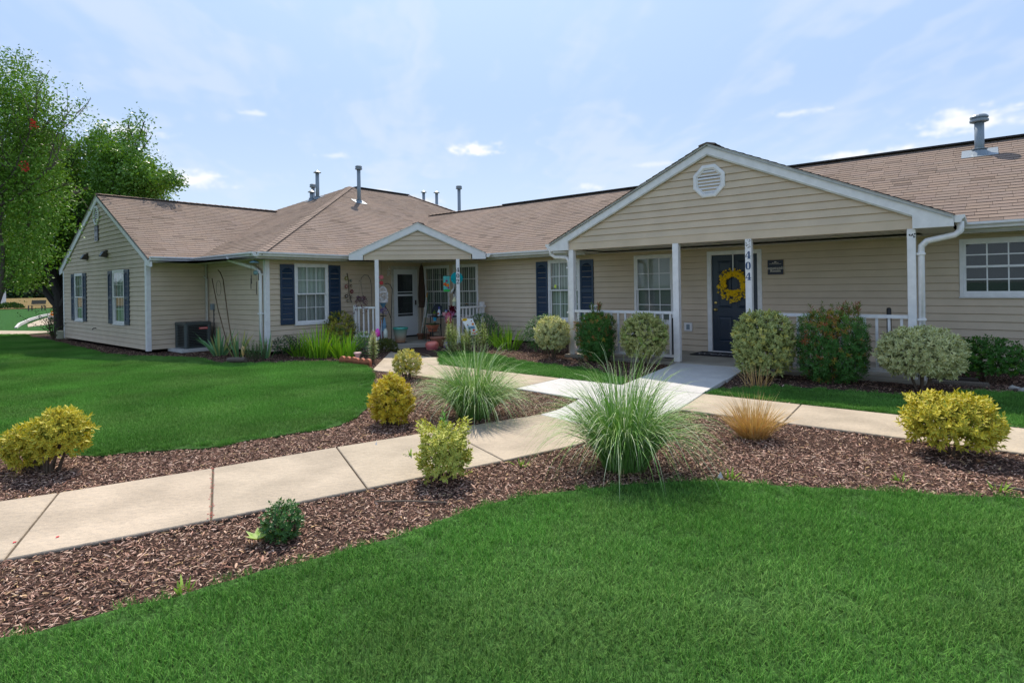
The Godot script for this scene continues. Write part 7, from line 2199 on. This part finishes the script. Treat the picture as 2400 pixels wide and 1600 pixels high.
	for q in [[Vector3(-3.25, -0.01, -2.75), 0.45, 0.5, "thin pale stick in the mulch below the walk"], [Vector3(0.22, -0.005, -5.62), 0.4, -0.15, "pale bent stick at the edge of the front lawn, far right"]]:
		o = thing("stick", q[0], q[3], "stick")
		mb = MB.new(); mb.tube([Vector3(-q[1] * 0.5, 0.01, q[2] * 0.3), Vector3(0, 0.02, 0), Vector3(q[1] * 0.5, 0.015, -q[2] * 0.3)], [0.006, 0.012 if q[0].x > 0 else 0.007, 0.005], 6, Color(2.0, 1.9, 1.9)); local("twig", mb, M.wood, o)
	# red petals in the walk's joint
	var pm := MB.new()
	for k in 30:
		var t := rng.randf()
		var p := Vector3(-5.28, 0.003, -2.23).lerp(Vector3(-4.09, 0.003, -1.71), t) + rv(0.012) * Vector3(1, 0, 1)
		pm.leaf(p, Vector3(rng.randf_range(-1, 1), 0.1, rng.randf_range(-1, 1)).normalized(), Vector3.UP, 0.018, 0.012, Color(0.45, 0.05, 0.05), Color(0.4, 0.04, 0.04))
	for p in [Vector3(-4.72, 0.004, -0.80), Vector3(-4.60, 0.004, -0.99)]: pm.leaf(p, Vector3(0.7, 0.1, 0.7), Vector3.UP, 0.03, 0.02, Color(0.6, 0.03, 0.05), Color(0.6, 0.03, 0.05))
	tag(commit("fallen_petals", pm, M.petal), "red petals fallen into the joints of the near walk", "petals", "", "stuff")
	# far left background
	o = thing("white_house", Vector3(-88, 0, -2.0), "white-sided house at the far left edge behind the tree", "house")
	var ww := Wall.new(Vector3(-88, 0, 2), Vector3(0, 0, -1))
	mb = MB.new()
	mb.box(Vector3(-5, 1.4, -5), Vector3(10, 2.8, 14.6)); 
	var body := local("wall", mb, M.trim, o)
	for k in 14:
		mb = MB.new()
		mb.quad(Vector3(0.04, k * 0.2, 2.3), Vector3(0.04, k * 0.2, -12.3), Vector3(0.01, k * 0.2 + 0.2, -12.3), Vector3(0.01, k * 0.2 + 0.2, 2.3), Color(0.95, 0.95, 0.95))
		mb.quad(Vector3(0.0, k * 0.2, 2.3), Vector3(0.0, k * 0.2, -12.3), Vector3(0.04, k * 0.2, -12.3), Vector3(0.04, k * 0.2, 2.3), Color(0.6, 0.6, 0.6))
		local("siding_plank", mb, M.trim, body)
	mb = MB.new()
	mb.quad(Vector3(0.5, 2.7, 3), Vector3(0.5, 2.7, -12.8), Vector3(-5, 5.2, -12.8), Vector3(-5, 5.2, 3)); mb.quad(Vector3(-10.5, 2.7, 3), Vector3(-10.5, 2.7, -12.8), Vector3(-5, 5.2, -12.8), Vector3(-5, 5.2, 3))
	for v in mb.c.size(): mb.c[v] = Color(0.26, 0.19, 0.15)
	local("roof", mb, M.shingle, o)
	o = mound(Vector3(-82, 0, -13.6), "low dark spreading shrub at the corner of the white house", "shrub", "spreading_shrub", Vector3(1.2, 0.55, 1.2), 500, 0.3, 0.16, Color(0.05, 0.11, 0.035), Color(0.03, 0.08, 0.025), 711)
	o = thing("bench", Vector3(-70, 0.0, -13.6), "brown garden bench standing on the far lawn", "bench", "", 0.9)
	for k in 4: small_box(o, "slat", Vector3(0, 0.48, -0.2 + k * 0.13), Vector3(1.2, 0.04, 0.10), M.wood)
	for k in 3: small_box(o, "back_slat", Vector3(0, 0.65 + k * 0.13, -0.3 - k * 0.04), Vector3(1.2, 0.13, 0.04), M.wood)
	for q in [[-0.55, -0.28], [0.55, -0.28], [0.55, 0.25], [-0.55, 0.25]]: small_box(o, "leg", Vector3(q[0], 0.22, q[1]), Vector3(0.08, 0.48, 0.08), M.wood)
	o = mound(Vector3(-39.5, 0.05, -8.75), "orange and yellow flowers beyond the dark trunk", "flowers", "flower_bed", Vector3(0.6, 0.75, 0.5), 380, 0.13, 0.10, Color(0.70, 0.30, 0.02), Color(0.60, 0.12, 0.02), 712)
	o = thing("rock_row", Vector3(-37.6, 0, -8.4), "pale pink and white stones piled below the orange flowers", "rocks")
	for k in 14:
		mb = MB.new()
		mb.box(Vector3(rng.randf_range(-0.7, 0.7), rng.randf_range(0.05, 0.4), rng.randf_range(-0.6, 0.6)), Vector3(0.28, 0.16, 0.26), Basis.from_euler(rv(0.4)), [Color(1.3, 1.2, 1.2), Color(1.2, 0.8, 0.75), Color(0.7, 0.6, 0.6)][k % 3], 0.04)
		local("stone", mb, M.stone, o)
